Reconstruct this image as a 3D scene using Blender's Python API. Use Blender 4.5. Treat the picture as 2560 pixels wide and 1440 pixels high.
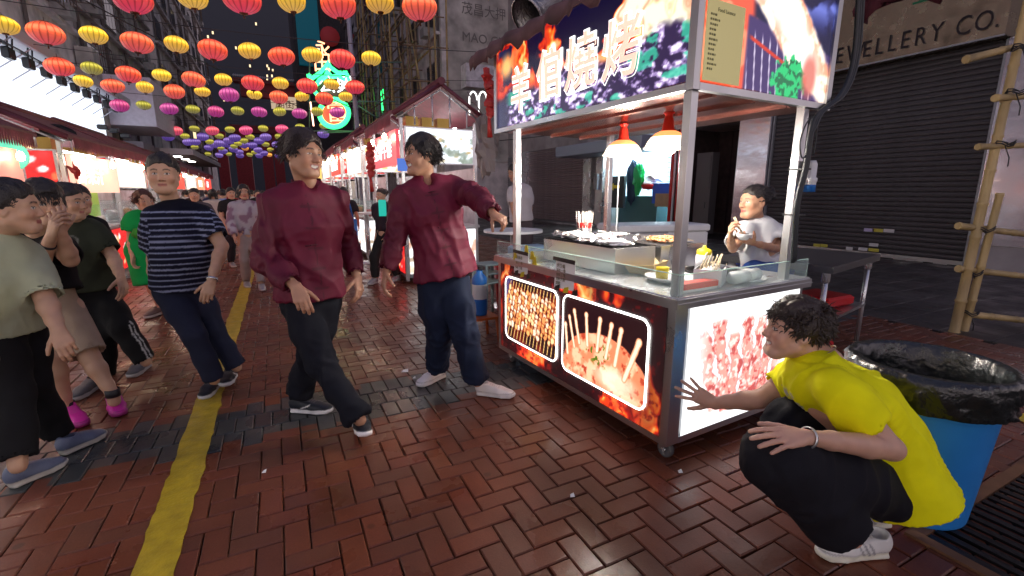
import bpy, math, random
import numpy as np
from mathutils import Vector, Matrix
for o in list(bpy.data.objects): bpy.data.objects.remove(o)
scn = bpy.context.scene
col = scn.collection
R_ = math.radians
# ------------------------------------------------------------------ camera
LENS_F = 1159.0                       # focal length in pixels of a 2560 px wide frame
TH, PSI, EYE = R_(11.7), R_(26.5), 1.4
cam_d = bpy.data.cameras.new('camera'); cam = bpy.data.objects.new('camera', cam_d); col.objects.link(cam)
cam_d.sensor_width = 36.0; cam_d.lens = 36.0 * LENS_F / 2560.0; cam_d.clip_end = 400; cam_d.clip_start = 0.05
cam.location = (0, 0, EYE); cam.rotation_euler = (R_(90) - TH, 0, -PSI)
scn.camera = cam
# ------------------------------------------------------------------ night sky, exposure
w = bpy.data.worlds.new('World'); scn.world = w; w.use_nodes = True
wn = w.node_tree; bgn = wn.nodes['Background']
tc = wn.nodes.new('ShaderNodeTexCoord'); sep = wn.nodes.new('ShaderNodeSeparateXYZ'); rmp = wn.nodes.new('ShaderNodeValToRGB')
wn.links.new(tc.outputs['Generated'], sep.inputs[0]); wn.links.new(sep.outputs['Z'], rmp.inputs[0])
rmp.color_ramp.elements[0].position = 0.0; rmp.color_ramp.elements[0].color = (0.40, 0.33, 0.34, 1)
rmp.color_ramp.elements[1].position = 0.6; rmp.color_ramp.elements[1].color = (0.05, 0.055, 0.10, 1)
wn.links.new(rmp.outputs[0], bgn.inputs[0]); bgn.inputs[1].default_value = 1.25
scn.view_settings.view_transform = 'Standard'; scn.view_settings.look = 'None'
scn.view_settings.exposure = 1.4; scn.view_settings.gamma = 1.0
try: scn.view_settings.use_curve_mapping = False
except Exception: pass
scn.cycles.use_denoising = True
scn.cycles.max_bounces = 6; scn.cycles.diffuse_bounces = 3; scn.cycles.glossy_bounces = 3; scn.cycles.transmission_bounces = 4
scn.cycles.transparent_max_bounces = 8; scn.cycles.sample_clamp_indirect = 4.0
scn.cycles.caustics_reflective = False; scn.cycles.caustics_refractive = False
# ------------------------------------------------------------------ measured rays of the survey point
C0 = np.array([0, 0, EYE]); RX = np.array([math.cos(PSI), -math.sin(PSI), 0.])
FH = np.array([math.sin(PSI), math.cos(PSI), 0.]); FWD = FH * math.cos(TH) + np.array([0, 0, -math.sin(TH)])
UPV = FH * math.sin(TH) + np.array([0, 0, math.cos(TH)])
def ray(px, py): return FWD + RX * (px - 1280) / LENS_F + UPV * (720 - py) / LENS_F
def G(px, py, z=0.0): r = ray(px, py); return C0 + r * ((z - EYE) / r[2])
def Xp(px, py, x): r = ray(px, py); return C0 + r * (x / r[0])
def Yp(px, py, y): r = ray(px, py); return C0 + r * (y / r[1])
def Q(px, py, D): r = ray(px, py); return C0 + r * (D / (r @ FH))
# ------------------------------------------------------------------ object helpers
def tag(o, label=None, cat=None, group=None, kind=None):
    if label: o['label'] = label
    if cat: o['category'] = cat
    if group: o['group'] = group
    if kind: o['kind'] = kind
    return o
def empty(name, loc=(0, 0, 0), rz=0.0, label=None, cat=None, group=None, kind=None):
    o = bpy.data.objects.new(name, None); col.objects.link(o); o.location = tuple(loc); o.rotation_euler = (0, 0, rz)
    o.empty_display_size = 0.1
    return tag(o, label, cat, group, kind)
def kids(o): return [c for c in bpy.data.objects if c.parent is o]
def copy_tree(o, parent=None):
    c = o.copy(); col.objects.link(c)
    if parent is not None: c.parent = parent
    for ch in kids(o): copy_tree(ch, c)
    return c
rng = random.Random(7)
# ------------------------------------------------------------------ materials
MATS = {}
def mat(name, color, rough=0.6, metal=0.0, emit=0.0, ecol=None, bump=0.0, bscale=40.0, var=0.0, vscale=6.0, attr=False,
        trans=0.0, alpha=1.0, spec=0.5, rvar=0.0, coat=0.0, stretch=None, sss=0.0):
    if name in MATS: return MATS[name]
    m = bpy.data.materials.new(name); m.use_nodes = True; nt = m.node_tree; b = nt.nodes['Principled BSDF']
    b.inputs['Roughness'].default_value = rough; b.inputs['Metallic'].default_value = metal
    b.inputs['Base Color'].default_value = (*color, 1); b.inputs['Specular IOR Level'].default_value = spec
    if coat: b.inputs['Coat Weight'].default_value = coat; b.inputs['Coat Roughness'].default_value = 0.1
    if sss: b.inputs['Subsurface Weight'].default_value = sss; b.inputs['Subsurface Radius'].default_value = (0.02, 0.008, 0.004); b.inputs['Subsurface Scale'].default_value = 0.4
    if trans: b.inputs['Transmission Weight'].default_value = trans
    if alpha < 1: b.inputs['Alpha'].default_value = alpha
    co = nt.nodes.new('ShaderNodeTexCoord'); vec = co.outputs['Object']
    if stretch:
        mp = nt.nodes.new('ShaderNodeMapping'); mp.inputs['Scale'].default_value = stretch; nt.links.new(vec, mp.inputs[0]); vec = mp.outputs[0]
    src = None
    if attr:
        a = nt.nodes.new('ShaderNodeAttribute'); a.attribute_name = 'Col'; src = a.outputs['Color']
        nt.links.new(src, b.inputs['Base Color'])
    if var > 0:
        n = nt.nodes.new('ShaderNodeTexNoise'); n.inputs['Scale'].default_value = vscale; n.inputs['Detail'].default_value = 5
        nt.links.new(vec, n.inputs['Vector'])
        mr = nt.nodes.new('ShaderNodeMapRange'); mr.inputs[1].default_value = 0.3; mr.inputs[2].default_value = 0.7
        mr.inputs[3].default_value = 1 - var; mr.inputs[4].default_value = 1 + var
        nt.links.new(n.outputs[0], mr.inputs[0])
        mx = nt.nodes.new('ShaderNodeVectorMath'); mx.operation = 'SCALE'
        if src: nt.links.new(src, mx.inputs[0])
        else: mx.inputs[0].default_value = color
        nt.links.new(mr.outputs[0], mx.inputs['Scale']); nt.links.new(mx.outputs[0], b.inputs['Base Color'])
    if rvar > 0:
        n = nt.nodes.new('ShaderNodeTexNoise'); n.inputs['Scale'].default_value = vscale * 0.7; n.inputs['Detail'].default_value = 4
        nt.links.new(vec, n.inputs['Vector'])
        mr = nt.nodes.new('ShaderNodeMapRange'); mr.inputs[1].default_value = 0.35; mr.inputs[2].default_value = 0.65
        mr.inputs[3].default_value = max(0.03, rough - rvar); mr.inputs[4].default_value = min(1, rough + rvar)
        nt.links.new(n.outputs[0], mr.inputs[0]); nt.links.new(mr.outputs[0], b.inputs['Roughness'])
    if bump > 0:
        n = nt.nodes.new('ShaderNodeTexNoise'); n.inputs['Scale'].default_value = bscale; n.inputs['Detail'].default_value = 6
        nt.links.new(vec, n.inputs['Vector'])
        bp = nt.nodes.new('ShaderNodeBump'); bp.inputs['Strength'].default_value = bump; bp.inputs['Distance'].default_value = 0.01
        nt.links.new(n.outputs[0], bp.inputs['Height']); nt.links.new(bp.outputs[0], b.inputs['Normal'])
    if emit > 0:
        b.inputs['Emission Strength'].default_value = emit
        if attr: nt.links.new(src, b.inputs['Emission Color'])
        else: b.inputs['Emission Color'].default_value = (*(ecol or color), 1)
    MATS[name] = m
    return m
steel = mat('brushed_steel', (0.55, 0.56, 0.57), 0.34, 1.0, bump=0.02, bscale=12, rvar=0.08, vscale=3)
steel_clean = mat('polished_steel', (0.70, 0.72, 0.73), 0.30, .75, bump=0.03, bscale=3, rvar=0.08, vscale=4)
tin = mat('grey_painted_metal', (0.30, 0.31, 0.33), 0.5, 0.6, bump=0.1, bscale=60, var=0.15)
black = mat('black_rubber', (0.02, 0.02, 0.022), 0.55)
blackgloss = mat('black_plastic', (0.018, 0.018, 0.02), 0.3)
white = mat('white_enamel', (0.78, 0.79, 0.8), 0.35, var=0.05)
glassm = mat('clear_glass', (0.70, 0.92, 0.90), 0.04, alpha=.16, spec=1.0)
bamboo = mat('bamboo_cane', (0.42, 0.30, 0.13), 0.5, bump=0.25, bscale=30, var=0.35, vscale=5, stretch=(1, 1, 0.3))
bamboo_dark = mat('weathered_bamboo', (0.22, 0.15, 0.09), 0.6, bump=0.25, bscale=30, var=0.35, vscale=5)
maroon_roof = mat('maroon_roof_felt', (0.13, 0.022, 0.035), 0.5, bump=0.3, bscale=30, var=0.3)
red_metal = mat('red_painted_metal', (0.5, 0.03, 0.025), 0.4, var=0.15)
yellow_pl = mat('yellow_plastic', (0.80, 0.62, 0.02), 0.35)
blue_pl = mat('blue_plastic', (0.02, 0.16, 0.55), 0.4, var=0.1)
paper = mat('white_paper', (0.88, 0.9, 0.88), 0.7, bump=0.1, bscale=8)
cardboard = mat('cardboard', (0.42, 0.30, 0.18), 0.8, var=0.1)
# ------------------------------------------------------------------ mesh builder
SPLIT = {'post', 'frame', 'steel_pillar', 'guide_rail', 'pane', 'glass_guard', 'glass_edge', 'lamp_tube', 'roof_rib', 'ceiling_lamp', 'counter_trim', 'cross_bar', 'red_pipe', 'doorway_interior', 'meter_cabinet', 'corner_strip', 'support_frame', 'tiled_wall', 'rake_board', 'cross_rod', 'sign_frame', 'lintel', 'tub_stack', 'valve', 'tabletop', 'sign_board'}
class MB:
    def __init__(s): s.v = []; s.f = []; s.mi = []; s.m = 0; s.smooth = []; s.sm = False; s.cuts = []
    def add(s, vs, fs, sm=None):
        o = len(s.v); s.cuts.append((o, len(s.f))); s.v += [tuple(map(float, p)) for p in vs]
        for f in fs: s.f.append([i + o for i in f]); s.mi.append(s.m); s.smooth.append(s.sm if sm is None else sm)
        return s
    def box(s, c, d, ax=None, bev=0.0):
        c = np.array(c, float); hx, hy, hz = d[0] / 2, d[1] / 2, d[2] / 2
        A = np.eye(3) if ax is None else np.array(ax, float)
        if bev > 0:
            e = min(bev, hx * .9, hy * .9, hz * .9)
            rings = []
            for z, k in ((-hz, 1), (-hz + e, 0), (hz - e, 0), (hz, 1)):
                a, b = hx - e * k, hy - e * k
                ee = e * 0.6
                rings.append([(-a + ee, -b, z), (a - ee, -b, z), (a, -b + ee, z), (a, b - ee, z), (a - ee, b, z), (-a + ee, b, z), (-a, b - ee, z), (-a, -b + ee, z)])
            vs = [c + np.array(p) @ A for r in rings for p in r]
            fs = [list(range(7, -1, -1)), list(range(24, 32))]
            for r in range(3):
                for i in range(8): fs.append([r * 8 + i, r * 8 + (i + 1) % 8, r * 8 + 8 + (i + 1) % 8, r * 8 + 8 + i])
            return s.add(vs, fs, False)
        vs = [c + np.array((x, y, z)) @ A for z in (-hz, hz) for x, y in ((-hx, -hy), (hx, -hy), (hx, hy), (-hx, hy))]
        return s.add(vs, [(3, 2, 1, 0), (4, 5, 6, 7), (0, 1, 5, 4), (1, 2, 6, 5), (2, 3, 7, 6), (3, 0, 4, 7)], False)
    def bb(s, a, b, bev=0.0):
        a = np.array(a, float); b = np.array(b, float); return s.box((a + b) / 2, np.abs(b - a), bev=bev)
    def tube(s, path, r, n=8, cap=True, sm=True):
        path = [np.array(p, float) for p in path]; rs = r if hasattr(r, '__len__') else [r] * len(path)
        vs = []; up = np.array([0.31, 0.17, 0.93]); prev = None
        for i, p in enumerate(path):
            t = path[min(i + 1, len(path) - 1)] - path[max(i - 1, 0)]; t = t / (np.linalg.norm(t) + 1e-9)
            if prev is None:
                x = np.cross(t, up); 
                if np.linalg.norm(x) < 0.1: x = np.cross(t, (1, 0, 0))
            else: x = prev - t * (prev @ t)
            x /= np.linalg.norm(x) + 1e-9; y = np.cross(t, x); prev = x
            for k in range(n): a = 2 * math.pi * k / n; vs.append(p + (x * math.cos(a) + y * math.sin(a)) * rs[i])
        fs = []
        for i in range(len(path) - 1):
            for k in range(n): fs.append([i * n + k, i * n + (k + 1) % n, (i + 1) * n + (k + 1) % n, (i + 1) * n + k])
        s.add(vs, fs, sm)
        if cap: 
            o = len(s.v) - len(vs); s.f.append([o + k for k in range(n - 1, -1, -1)]); s.mi.append(s.m); s.smooth.append(False)
            s.f.append([o + len(vs) - n + k for k in range(n)]); s.mi.append(s.m); s.smooth.append(False)
        return s
    def lathe(s, prof, c=(0, 0, 0), n=24, ax=None, sm=True, sx=1, sy=1, rip=None):
        A = np.eye(3) if ax is None else np.array(ax, float); c = np.array(c, float); vs = []
        for j, (r, z) in enumerate(prof):
            for k in range(n):
                a = 2 * math.pi * k / n; rr = r * (1 + (rip(a, j) if rip else 0))
                vs.append(c + np.array((rr * math.cos(a) * sx, rr * math.sin(a) * sy, z)) @ A)
        fs = [[j * n + k, j * n + (k + 1) % n, (j + 1) * n + (k + 1) % n, (j + 1) * n + k] for j in range(len(prof) - 1) for k in range(n)]
        return s.add(vs, fs, sm)
    def prism(s, poly, z0, z1, org=(0, 0, 0), ax=None):
        A = np.eye(3) if ax is None else np.array(ax, float); c = np.array(org, float); n = len(poly)
        vs = [c + np.array((x, y, z)) @ A for z in (z0, z1) for x, y in poly]
        fs = [list(range(n - 1, -1, -1)), list(range(n, 2 * n))] + [[i, (i + 1) % n, n + (i + 1) % n, n + i] for i in range(n)]
        return s.add(vs, fs, False)
    def quad(s, a, b, c, d): return s.add([a, b, c, d], [(0, 1, 2, 3)], False)
    def build(s, name, m, parent=None, label=None, cat=None, group=None, kind=None, loc=None):
        if name in SPLIT and len(s.cuts) > 1 and parent is not None:
            o = None; cs = s.cuts + [(len(s.v), len(s.f))]
            for (v0, f0), (v1, f1) in zip(cs[:-1], cs[1:]):
                q = MB(); q.v = s.v[v0:v1]; q.f = [[i - v0 for i in f] for f in s.f[f0:f1]]; q.mi = s.mi[f0:f1]; q.smooth = s.smooth[f0:f1]; o = q.build(name, m, parent, label, cat, group, kind, loc)
            return o
        me = bpy.data.meshes.new(name); me.from_pydata(s.v, [], s.f)
        ms = m if isinstance(m, (list, tuple)) else [m]
        for q in ms: me.materials.append(q)
        me.polygons.foreach_set('material_index', s.mi); me.polygons.foreach_set('use_smooth', s.smooth); me.update()
        o = bpy.data.objects.new(name, me); col.objects.link(o)
        if parent is not None: o.parent = parent
        if loc is not None: o.location = tuple(loc)
        return tag(o, label, cat, group, kind)
def mesh_np(name, V, F, m, parent=None, cols=None, smooth=True):
    me = bpy.data.meshes.new(name); V = np.asarray(V, np.float32); F = np.asarray(F, np.int32); n = len(F); k = F.shape[1]
    me.vertices.add(len(V)); me.vertices.foreach_set('co', V.ravel())
    me.loops.add(n * k); me.loops.foreach_set('vertex_index', F.ravel())
    me.polygons.add(n); me.polygons.foreach_set('loop_start', np.arange(0, n * k, k, dtype=np.int32))
    me.polygons.foreach_set('use_smooth', np.full(n, smooth)); me.update(calc_edges=True)
    if cols is not None:
        a = me.color_attributes.new('Col', 'FLOAT_COLOR', 'POINT')
        a.data.foreach_set('color', np.concatenate([cols, np.ones((len(cols), 1))], 1).astype(np.float32).ravel())
    for q in (m if isinstance(m, (list, tuple)) else [m]): me.materials.append(q)
    o = bpy.data.objects.new(name, me); col.objects.link(o)
    if parent is not None: o.parent = parent
    return o
# ------------------------------------------------------------------ numpy noise
def _h(i, j, k, sd):
    i = i.astype(np.int64); j = j.astype(np.int64); k = k.astype(np.int64)
    x = (i * 374761393 + j * 668265263 + k * 2147483647 + sd * 974634777) & 0xffffffff
    x = ((x ^ (x >> 13)) * 1274126177) & 0xffffffff; x = (x ^ (x >> 16)) & 0xffffffff
    return x / 4294967295.0
def noise3(p, sd=0):
    f = np.floor(p); t = p - f; t = t * t * (3 - 2 * t); i, j, k = f[..., 0], f[..., 1], f[..., 2]; r = 0
    for a in (0, 1):
        for b in (0, 1):
            for c in (0, 1):
                wgt = (t[..., 0] if a else 1 - t[..., 0]) * (t[..., 1] if b else 1 - t[..., 1]) * (t[..., 2] if c else 1 - t[..., 2])
                r = r + wgt * _h(i + a, j + b, k + c, sd)
    return r
def fbm2(x, y, sd=0, o=4):
    r = 0; a = 0.5; p = np.stack([x, y, np.zeros_like(x)], -1)
    for q in range(o): r = r + a * noise3(p, sd + q); p = p * 2.03; a *= 0.5
    return r / (1 - 0.5 ** o)
def S2L(c): c = np.clip(np.asarray(c, float), 0, None); return np.where(c <= 0.04045, c / 12.92, ((c + 0.055) / 1.055) ** 2.4)
def ss(a, b, x): t = np.clip((x - a) / (b - a), 0, 1); return t * t * (3 - 2 * t)
def mixc(A, B, t): t = np.asarray(t)[..., None]; return A * (1 - t) + np.asarray(B, float) * t
def paint(name, org, ex, ey, wd, ht, nx, ny, fn, parent, strength=1.0, rough=0.25):
    """flat printed or LED picture: a grid of coloured cells, fn(U,V in metres) -> sRGB"""
    u_ = np.linspace(0, wd, nx); v_ = np.linspace(0, ht, ny); U, V = np.meshgrid(u_, v_)
    Cc = S2L(fn(U, V)).reshape(-1, 3)
    P_ = np.array(org)[None] + U.reshape(-1, 1) * np.array(ex)[None] + V.reshape(-1, 1) * np.array(ey)[None]
    i = (np.arange(ny - 1)[:, None] * nx + np.arange(nx - 1)[None]).ravel()
    F = np.stack([i, i + 1, i + nx + 1, i + nx], 1)
    m = mat('picture_glow_%g' % strength, (0.5, 0.5, 0.5), rough, emit=strength, attr=True) if strength > 0 else mat('picture_print', (0.5,) * 3, rough, attr=True)
    if strength > 0:
        b = m.node_tree.nodes['Principled BSDF']
        for l in list(m.node_tree.links):
            if l.to_socket == b.inputs['Base Color']: m.node_tree.links.remove(l)
        b.inputs['Base Color'].default_value = (0.03, 0.03, 0.03, 1)
    return mesh_np(name, P_, F, m, parent, Cc, smooth=False)
def text(name, body, size, m, parent, loc, ex, ey, extrude=0.004, align='LEFT', offset=0.0, squeeze=1.0):
    """lettering as solid mesh; ex = reading direction, ey = up"""
    cu = bpy.data.curves.new(name, 'FONT'); cu.body = body; cu.size = size; cu.extrude = extrude; cu.offset = offset
    cu.align_x = align; cu.resolution_u = 3
    t = bpy.data.objects.new(name, cu); col.objects.link(t)
    dg = bpy.context.evaluated_depsgraph_get(); me = bpy.data.meshes.new_from_object(t.evaluated_get(dg))
    bpy.data.objects.remove(t); me.materials.clear(); me.materials.append(m)
    ex = Vector(ex).normalized(); ey = Vector(ey).normalized(); ez = ex.cross(ey)
    M = Matrix((ex * squeeze, ey, ez)).transposed().to_4x4(); M.translation = Vector(loc); me.transform(M)
    o = bpy.data.objects.new(name, me); col.objects.link(o)
    if parent is not None: o.parent = parent
    return o
# ================================================================== SETTING: ground
base = MB(); base.quad((-150, -30, -0.02), (150, -30, -0.02), (150, 200, -0.02), (-150, 200, -0.02))
base.build('ground', mat('dark_bedding', (0.018, 0.015, 0.014), 0.9), kind='structure')
def brick_material(name, rlo, rhi, far=False):
    m = bpy.data.materials.new(name); m.use_nodes = True; nt = m.node_tree; b = nt.nodes['Principled BSDF']; L = nt.links.new
    ge = nt.nodes.new('ShaderNodeNewGeometry')
    def noise(sc, det=4):
        n = nt.nodes.new('ShaderNodeTexNoise'); n.inputs['Scale'].default_value = sc; n.inputs['Detail'].default_value = det; L(ge.outputs['Position'], n.inputs['Vector']); return n.outputs[0]
    def mrange(s, a, b_, c, d):
        r = nt.nodes.new('ShaderNodeMapRange'); r.inputs[1].default_value = a; r.inputs[2].default_value = b_; r.inputs[3].default_value = c; r.inputs[4].default_value = d; L(s, r.inputs[0]); return r.outputs[0]
    at = nt.nodes.new('ShaderNodeAttribute'); at.attribute_name = 'Col'
    fine = mrange(noise(120, 4), .3, .7, .86, 1.12); stain = mrange(noise(1.1, 4), .36, .64, .78, 1.18)
    mu = nt.nodes.new('ShaderNodeMath'); mu.operation = 'MULTIPLY'; L(fine, mu.inputs[0]); L(stain, mu.inputs[1])
    sc = nt.nodes.new('ShaderNodeVectorMath'); sc.operation = 'SCALE'; L(at.outputs['Color'], sc.inputs[0]); L(mu.outputs[0], sc.inputs['Scale']); vo = nt.nodes.new('ShaderNodeTexVoronoi'); vo.inputs['Scale'].default_value = 3.2; L(ge.outputs['Position'], vo.inputs['Vector'])
    gum = mrange(vo.outputs['Distance'], .05, .075, .55, 1.0); sc2 = nt.nodes.new('ShaderNodeVectorMath'); sc2.operation = 'SCALE'; L(sc.outputs[0], sc2.inputs[0]); L(gum, sc2.inputs['Scale']); L(sc2.outputs[0], b.inputs['Base Color'])
    ru = mrange(noise(2.6, 6), .38, .62, rlo, rhi); L(ru, b.inputs['Roughness'])
    bp = nt.nodes.new('ShaderNodeBump'); bp.inputs['Strength'].default_value = 0.2; bp.inputs['Distance'].default_value = 0.003; L(noise(150, 6), bp.inputs['Height'])
    bp2 = nt.nodes.new('ShaderNodeBump'); bp2.inputs['Strength'].default_value = 0.3; bp2.inputs['Distance'].default_value = 0.006; L(noise(9, 3), bp2.inputs['Height']); L(bp.outputs[0], bp2.inputs['Normal']); L(bp2.outputs[0], b.inputs['Normal'])
    b.inputs['Specular IOR Level'].default_value = 0.42
    return m
brick_m = brick_material('wet_clay_brick', 0.22, 0.48)
PAL = [(0.235, 0.082, 0.05), (0.27, 0.10, 0.055), (0.20, 0.075, 0.05), (0.16, 0.085, 0.065), (0.29, 0.10, 0.06), (0.185, 0.10, 0.08), (0.14, 0.06, 0.045), (0.24, 0.075, 0.055)]
_m = np.mean(PAL, 0); PAL = [tuple(((np.array(q) * .45 + _m * .55) * (.72, .55, .42)).tolist()) for q in PAL]
GREY = [(0.045, 0.05, 0.052), (0.06, 0.064, 0.064), (0.038, 0.043, 0.045), (0.07, 0.07, 0.066)]
def brick_vf(lx, ly, g=0.0045, ch=0.005, h=0.06):
    a, b = lx / 2 - g / 2, ly / 2 - g / 2
    v = []
    for z, k in ((-h, 0), (-ch, 0), (0, ch)): v += [(-a + k, -b + k, z), (a - k, -b + k, z), (a - k, b - k, z), (-a + k, b - k, z)]
    f = [(8, 9, 10, 11)] + [(r * 4 + i, r * 4 + (i + 1) % 4, r * 4 + 4 + (i + 1) % 4, r * 4 + 4 + i) for r in (0, 1) for i in range(4)]
    return np.array(v), np.array(f)
BV = {'H': brick_vf(.2, .1), 'V': brick_vf(.1, .2)}
bricks = []   # (x, y, kind, palette)
BAND = (2.80, 3.40)
XL, XR, YB0, YB1 = -5.6, 11.4, -0.6, 15.0
ni, nj = int((XR - XL) / .1), int((YB1 - YB0) / .1)
for ia in range(ni):
    for ib in range(nj):
        c = (ia - ib) % 4
        if c == 0: x, y, k = XL + (ia + 1) * .1, YB0 + (ib + .5) * .1, 'H'; lo, hi = y - .05, y + .05
        elif c == 3: x, y, k = XL + (ia + .5) * .1, YB0 + (ib + 1) * .1, 'V'; lo, hi = y - .1, y + .1
        else: continue
        if hi > BAND[0] + .11 and lo < BAND[1] - .11: continue
        if x > 6.0 and y > 1: continue
        bricks.append((x, y, k, 0))
for r in range(3):
    for ia in range(ni):
        x = XL + (ia + .5 * (r % 2)) * .1 + .05
        if x < 6: bricks.append((x, BAND[0] + .1 + r * .2, 'V', 1))
C2 = np.array([0, 0])
def in_view(x, y):
    v = np.array([x, y, 0]) - C0; z = v @ FWD
    if z < .5: return False
    return abs(v @ RX / z * LENS_F) < 1330 and abs(v @ UPV / z * LENS_F) < 760
order = sorted(range(len(bricks)), key=lambda i: (bricks[i][0] ** 2 + bricks[i][1] ** 2) if in_view(bricks[i][0], bricks[i][1]) else 1e9)
near = set(order[:294])
pave = empty('brick_pavement', kind='structure')
bm_shared = {}
for i in order[:294]:
    x, y, k, g = bricks[i]; ci = rng.randrange(len(GREY if g else PAL))
    if (k, g, ci) not in bm_shared:
        V, F = BV[k]; c = (GREY if g else PAL)[ci]
        o = mesh_np('brick', V, F, brick_m, pave, np.tile(c, (len(V), 1)), smooth=False); bm_shared[(k, g, ci)] = o.data
    else:
        o = bpy.data.objects.new('brick', bm_shared[(k, g, ci)]); col.objects.link(o); o.parent = pave
    o.location = (x + rng.uniform(-.0015, .0015), y + rng.uniform(-.0015, .0015), rng.uniform(-.002, .0015))
    o.rotation_euler = (rng.uniform(-.008, .008), rng.uniform(-.008, .008), rng.uniform(-.012, .012))
VV, FF, CC = [], [], []; off = 0
for i, (x, y, k, g) in enumerate(bricks):
    if i in near: continue
    V, F = BV[k]; VV.append(V + np.array([x, y, rng.uniform(-.002, .0015)]) + np.outer(V[:, 0], [0, 0, rng.uniform(-.012, .012)])); FF.append(F + off); off += len(V)
    CC.append(np.tile((GREY if g else PAL)[rng.randrange(4 if g else 8)], (len(V), 1)))
tag(mesh_np('brick', np.concatenate(VV), np.concatenate(FF), brick_m, pave, np.concatenate(CC), smooth=False), kind='stuff')
# far paving: same bond carried by larger courses of real geometry strips
fm = brick_material('far_clay_brick', 0.34, 0.6)
VV, FF, CC = [], [], []; off = 0
for j in range(150):
    y = 15.02 + j * .3
    for i in range(40):
        x = -5.6 + (i + .5 * (j % 2)) * .3
        V, F = brick_vf(.3, .3, .012); VV.append(V + np.array([x, y + .15, 0])); FF.append(F + off); off += len(V); CC.append(np.tile(PAL[rng.randrange(8)], (len(V), 1)))
tag(mesh_np('paving', np.concatenate(VV), np.concatenate(FF), fm, pave, np.concatenate(CC), smooth=False), kind='stuff')
# square grey pavers before the shop fronts
slab = empty('shop_forecourt', kind='structure'); pm = brick_material('dark_paver', 0.35, 0.65)
VV, FF, CC = [], [], []; off = 0; cnt = 0
pv, pf = brick_vf(.3, .3, .006)
sh = []
for j in range(60):
    for i in range(19):
        x, y = 6.15 + i * .3, 1.15 + j * .4
        c = np.array([0.05, 0.042, 0.038]) * rng.uniform(.75, 1.3)
        V, F = brick_vf(.3, .4, .007)
        if in_view(x, y) and y < 6.5 and cnt < 120 and x > 6:
            cnt += 1
            if len(sh) < 6: o = mesh_np('paver', V, F, pm, slab, np.tile(c, (len(V), 1)), smooth=False); sh.append(o.data)
            else: o = bpy.data.objects.new('paver', sh[rng.randrange(6)]); col.objects.link(o); o.parent = slab
            o.location = (x, y, rng.uniform(-.001, .002))
        else: VV.append(V + np.array([x, y, 0])); FF.append(F + off); off += len(V); CC.append(np.tile(c, (len(V), 1)))
tag(mesh_np('paver', np.concatenate(VV), np.concatenate(FF), pm, slab, np.concatenate(CC), smooth=False), kind='stuff')
# yellow line with broken edges
def yline(name, x0, y0, y1, wd, ang=0.0, seed=1):
    n = max(20, int((y1 - y0) / .02)); n = min(n, 900); ys = np.linspace(y0, y1, n)
    e1 = (fbm2(ys * 9, ys * 0 + seed, seed) - .5) * .022 + (fbm2(ys * 60, ys * 0, seed + 5, 2) - .5) * .012
    e2 = (fbm2(ys * 9, ys * 0 + 9, seed + 9) - .5) * .022 + (fbm2(ys * 60, ys * 0, seed + 7, 2) - .5) * .012
    V = np.concatenate([np.stack([x0 - wd / 2 + e1, ys, ys * 0 + .0045], 1), np.stack([x0 + wd / 2 + e2, ys, ys * 0 + .0045], 1), np.stack([x0 - wd / 2 + e1, ys, ys * 0 - .01], 1), np.stack([x0 + wd / 2 + e2, ys, ys * 0 - .01], 1)])
    i = np.arange(n - 1); F = np.concatenate([np.stack([i, i + n, i + n + 1, i + 1], 1), np.stack([i, i + 1, i + 1 + 2 * n, i + 2 * n], 1), np.stack([i + n + 1, i + n, i + 3 * n, i + 3 * n + 1], 1)])
    if ang: c, s_ = math.cos(ang), math.sin(ang); V = V @ np.array([[c, s_, 0], [-s_, c, 0], [0, 0, 1]])
    m = mat('worn_yellow_paint', (0.46, 0.33, 0.015), 0.42, bump=0.5, bscale=70, var=0.22, vscale=14, rvar=.1)
    return tag(mesh_np(name, V, F, m, None, smooth=False), kind='structure')
yline('yellow_line', -.54, .1, 45, .15)
yl2 = yline('yellow_line', 0, 0, 1.6, .1, 0, 5); yl2.location = (4.02, .97, 0); yl2.rotation_euler = (0, 0, R_(-97))
# drain grate at the bottom right
dg = empty('drain_grate', (2.22, -.6, 0.004), 0, 'dark slotted iron drain grate beside the blue bin', 'drain grate')
iron = mat('dark_iron', (0.02, 0.02, 0.022), 0.45, 0.7, bump=.3, bscale=50, var=.3)
m = MB(); m.bb((0, -.2, -.03), (.05, 1.38, .008)); m.bb((.05, 1.33, -.03), (2.2, 1.38, .008)); m.build('frame', mat('rusty_edge_bar', (0.20, 0.10, 0.05), .6, .4, var=.3), dg)
for i in range(34):
    mm = MB(); mm.bb((0.055 + i * .062, -.2, -.025), (0.087 + i * .062, 1.325, .006)); mm.build('bar', iron, dg)
m = MB(); m.bb((.055, .35, -.03), (2.2, .38, -.001)); m.bb((.055, .9, -.03), (2.2, .93, -.001)); m.build('cross_bar', iron, dg)

# ================================================================== RIGHT SIDE: jewellery shop at x = 11.6
WX = 11.6
conc = mat('stained_concrete', (0.44, 0.41, 0.38), 0.85, bump=.4, bscale=6, var=.45, vscale=1.2)
conc_d = mat('dark_concrete', (0.34, 0.31, 0.31), 0.85, bump=.4, bscale=6, var=.4, vscale=1.0)
conc_l = mat('pale_render', (0.66, 0.61, 0.60), 0.8, bump=.3, bscale=8, var=.35, vscale=1.5)
ws = bpy.data.materials
mirror_steel = mat('mirror_steel_cladding', (0.62, 0.61, 0.66), 0.20, .8, bump=0.5, bscale=1.3, rvar=.06, stretch=(1, 1, 2.2))
shop = empty('jewellery_shop', (WX, 4, 0), 0, 'shuttered jewellery shop with steel fascia sign reading JEWELLERY CO.', 'shop')
def rel(p): return (p[0] - WX, p[1] - 4, p[2])
m = MB(); m.bb((.15, -7, 0), (4, 5.15, 14)); m.build('wall', conc_d, shop)
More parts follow.
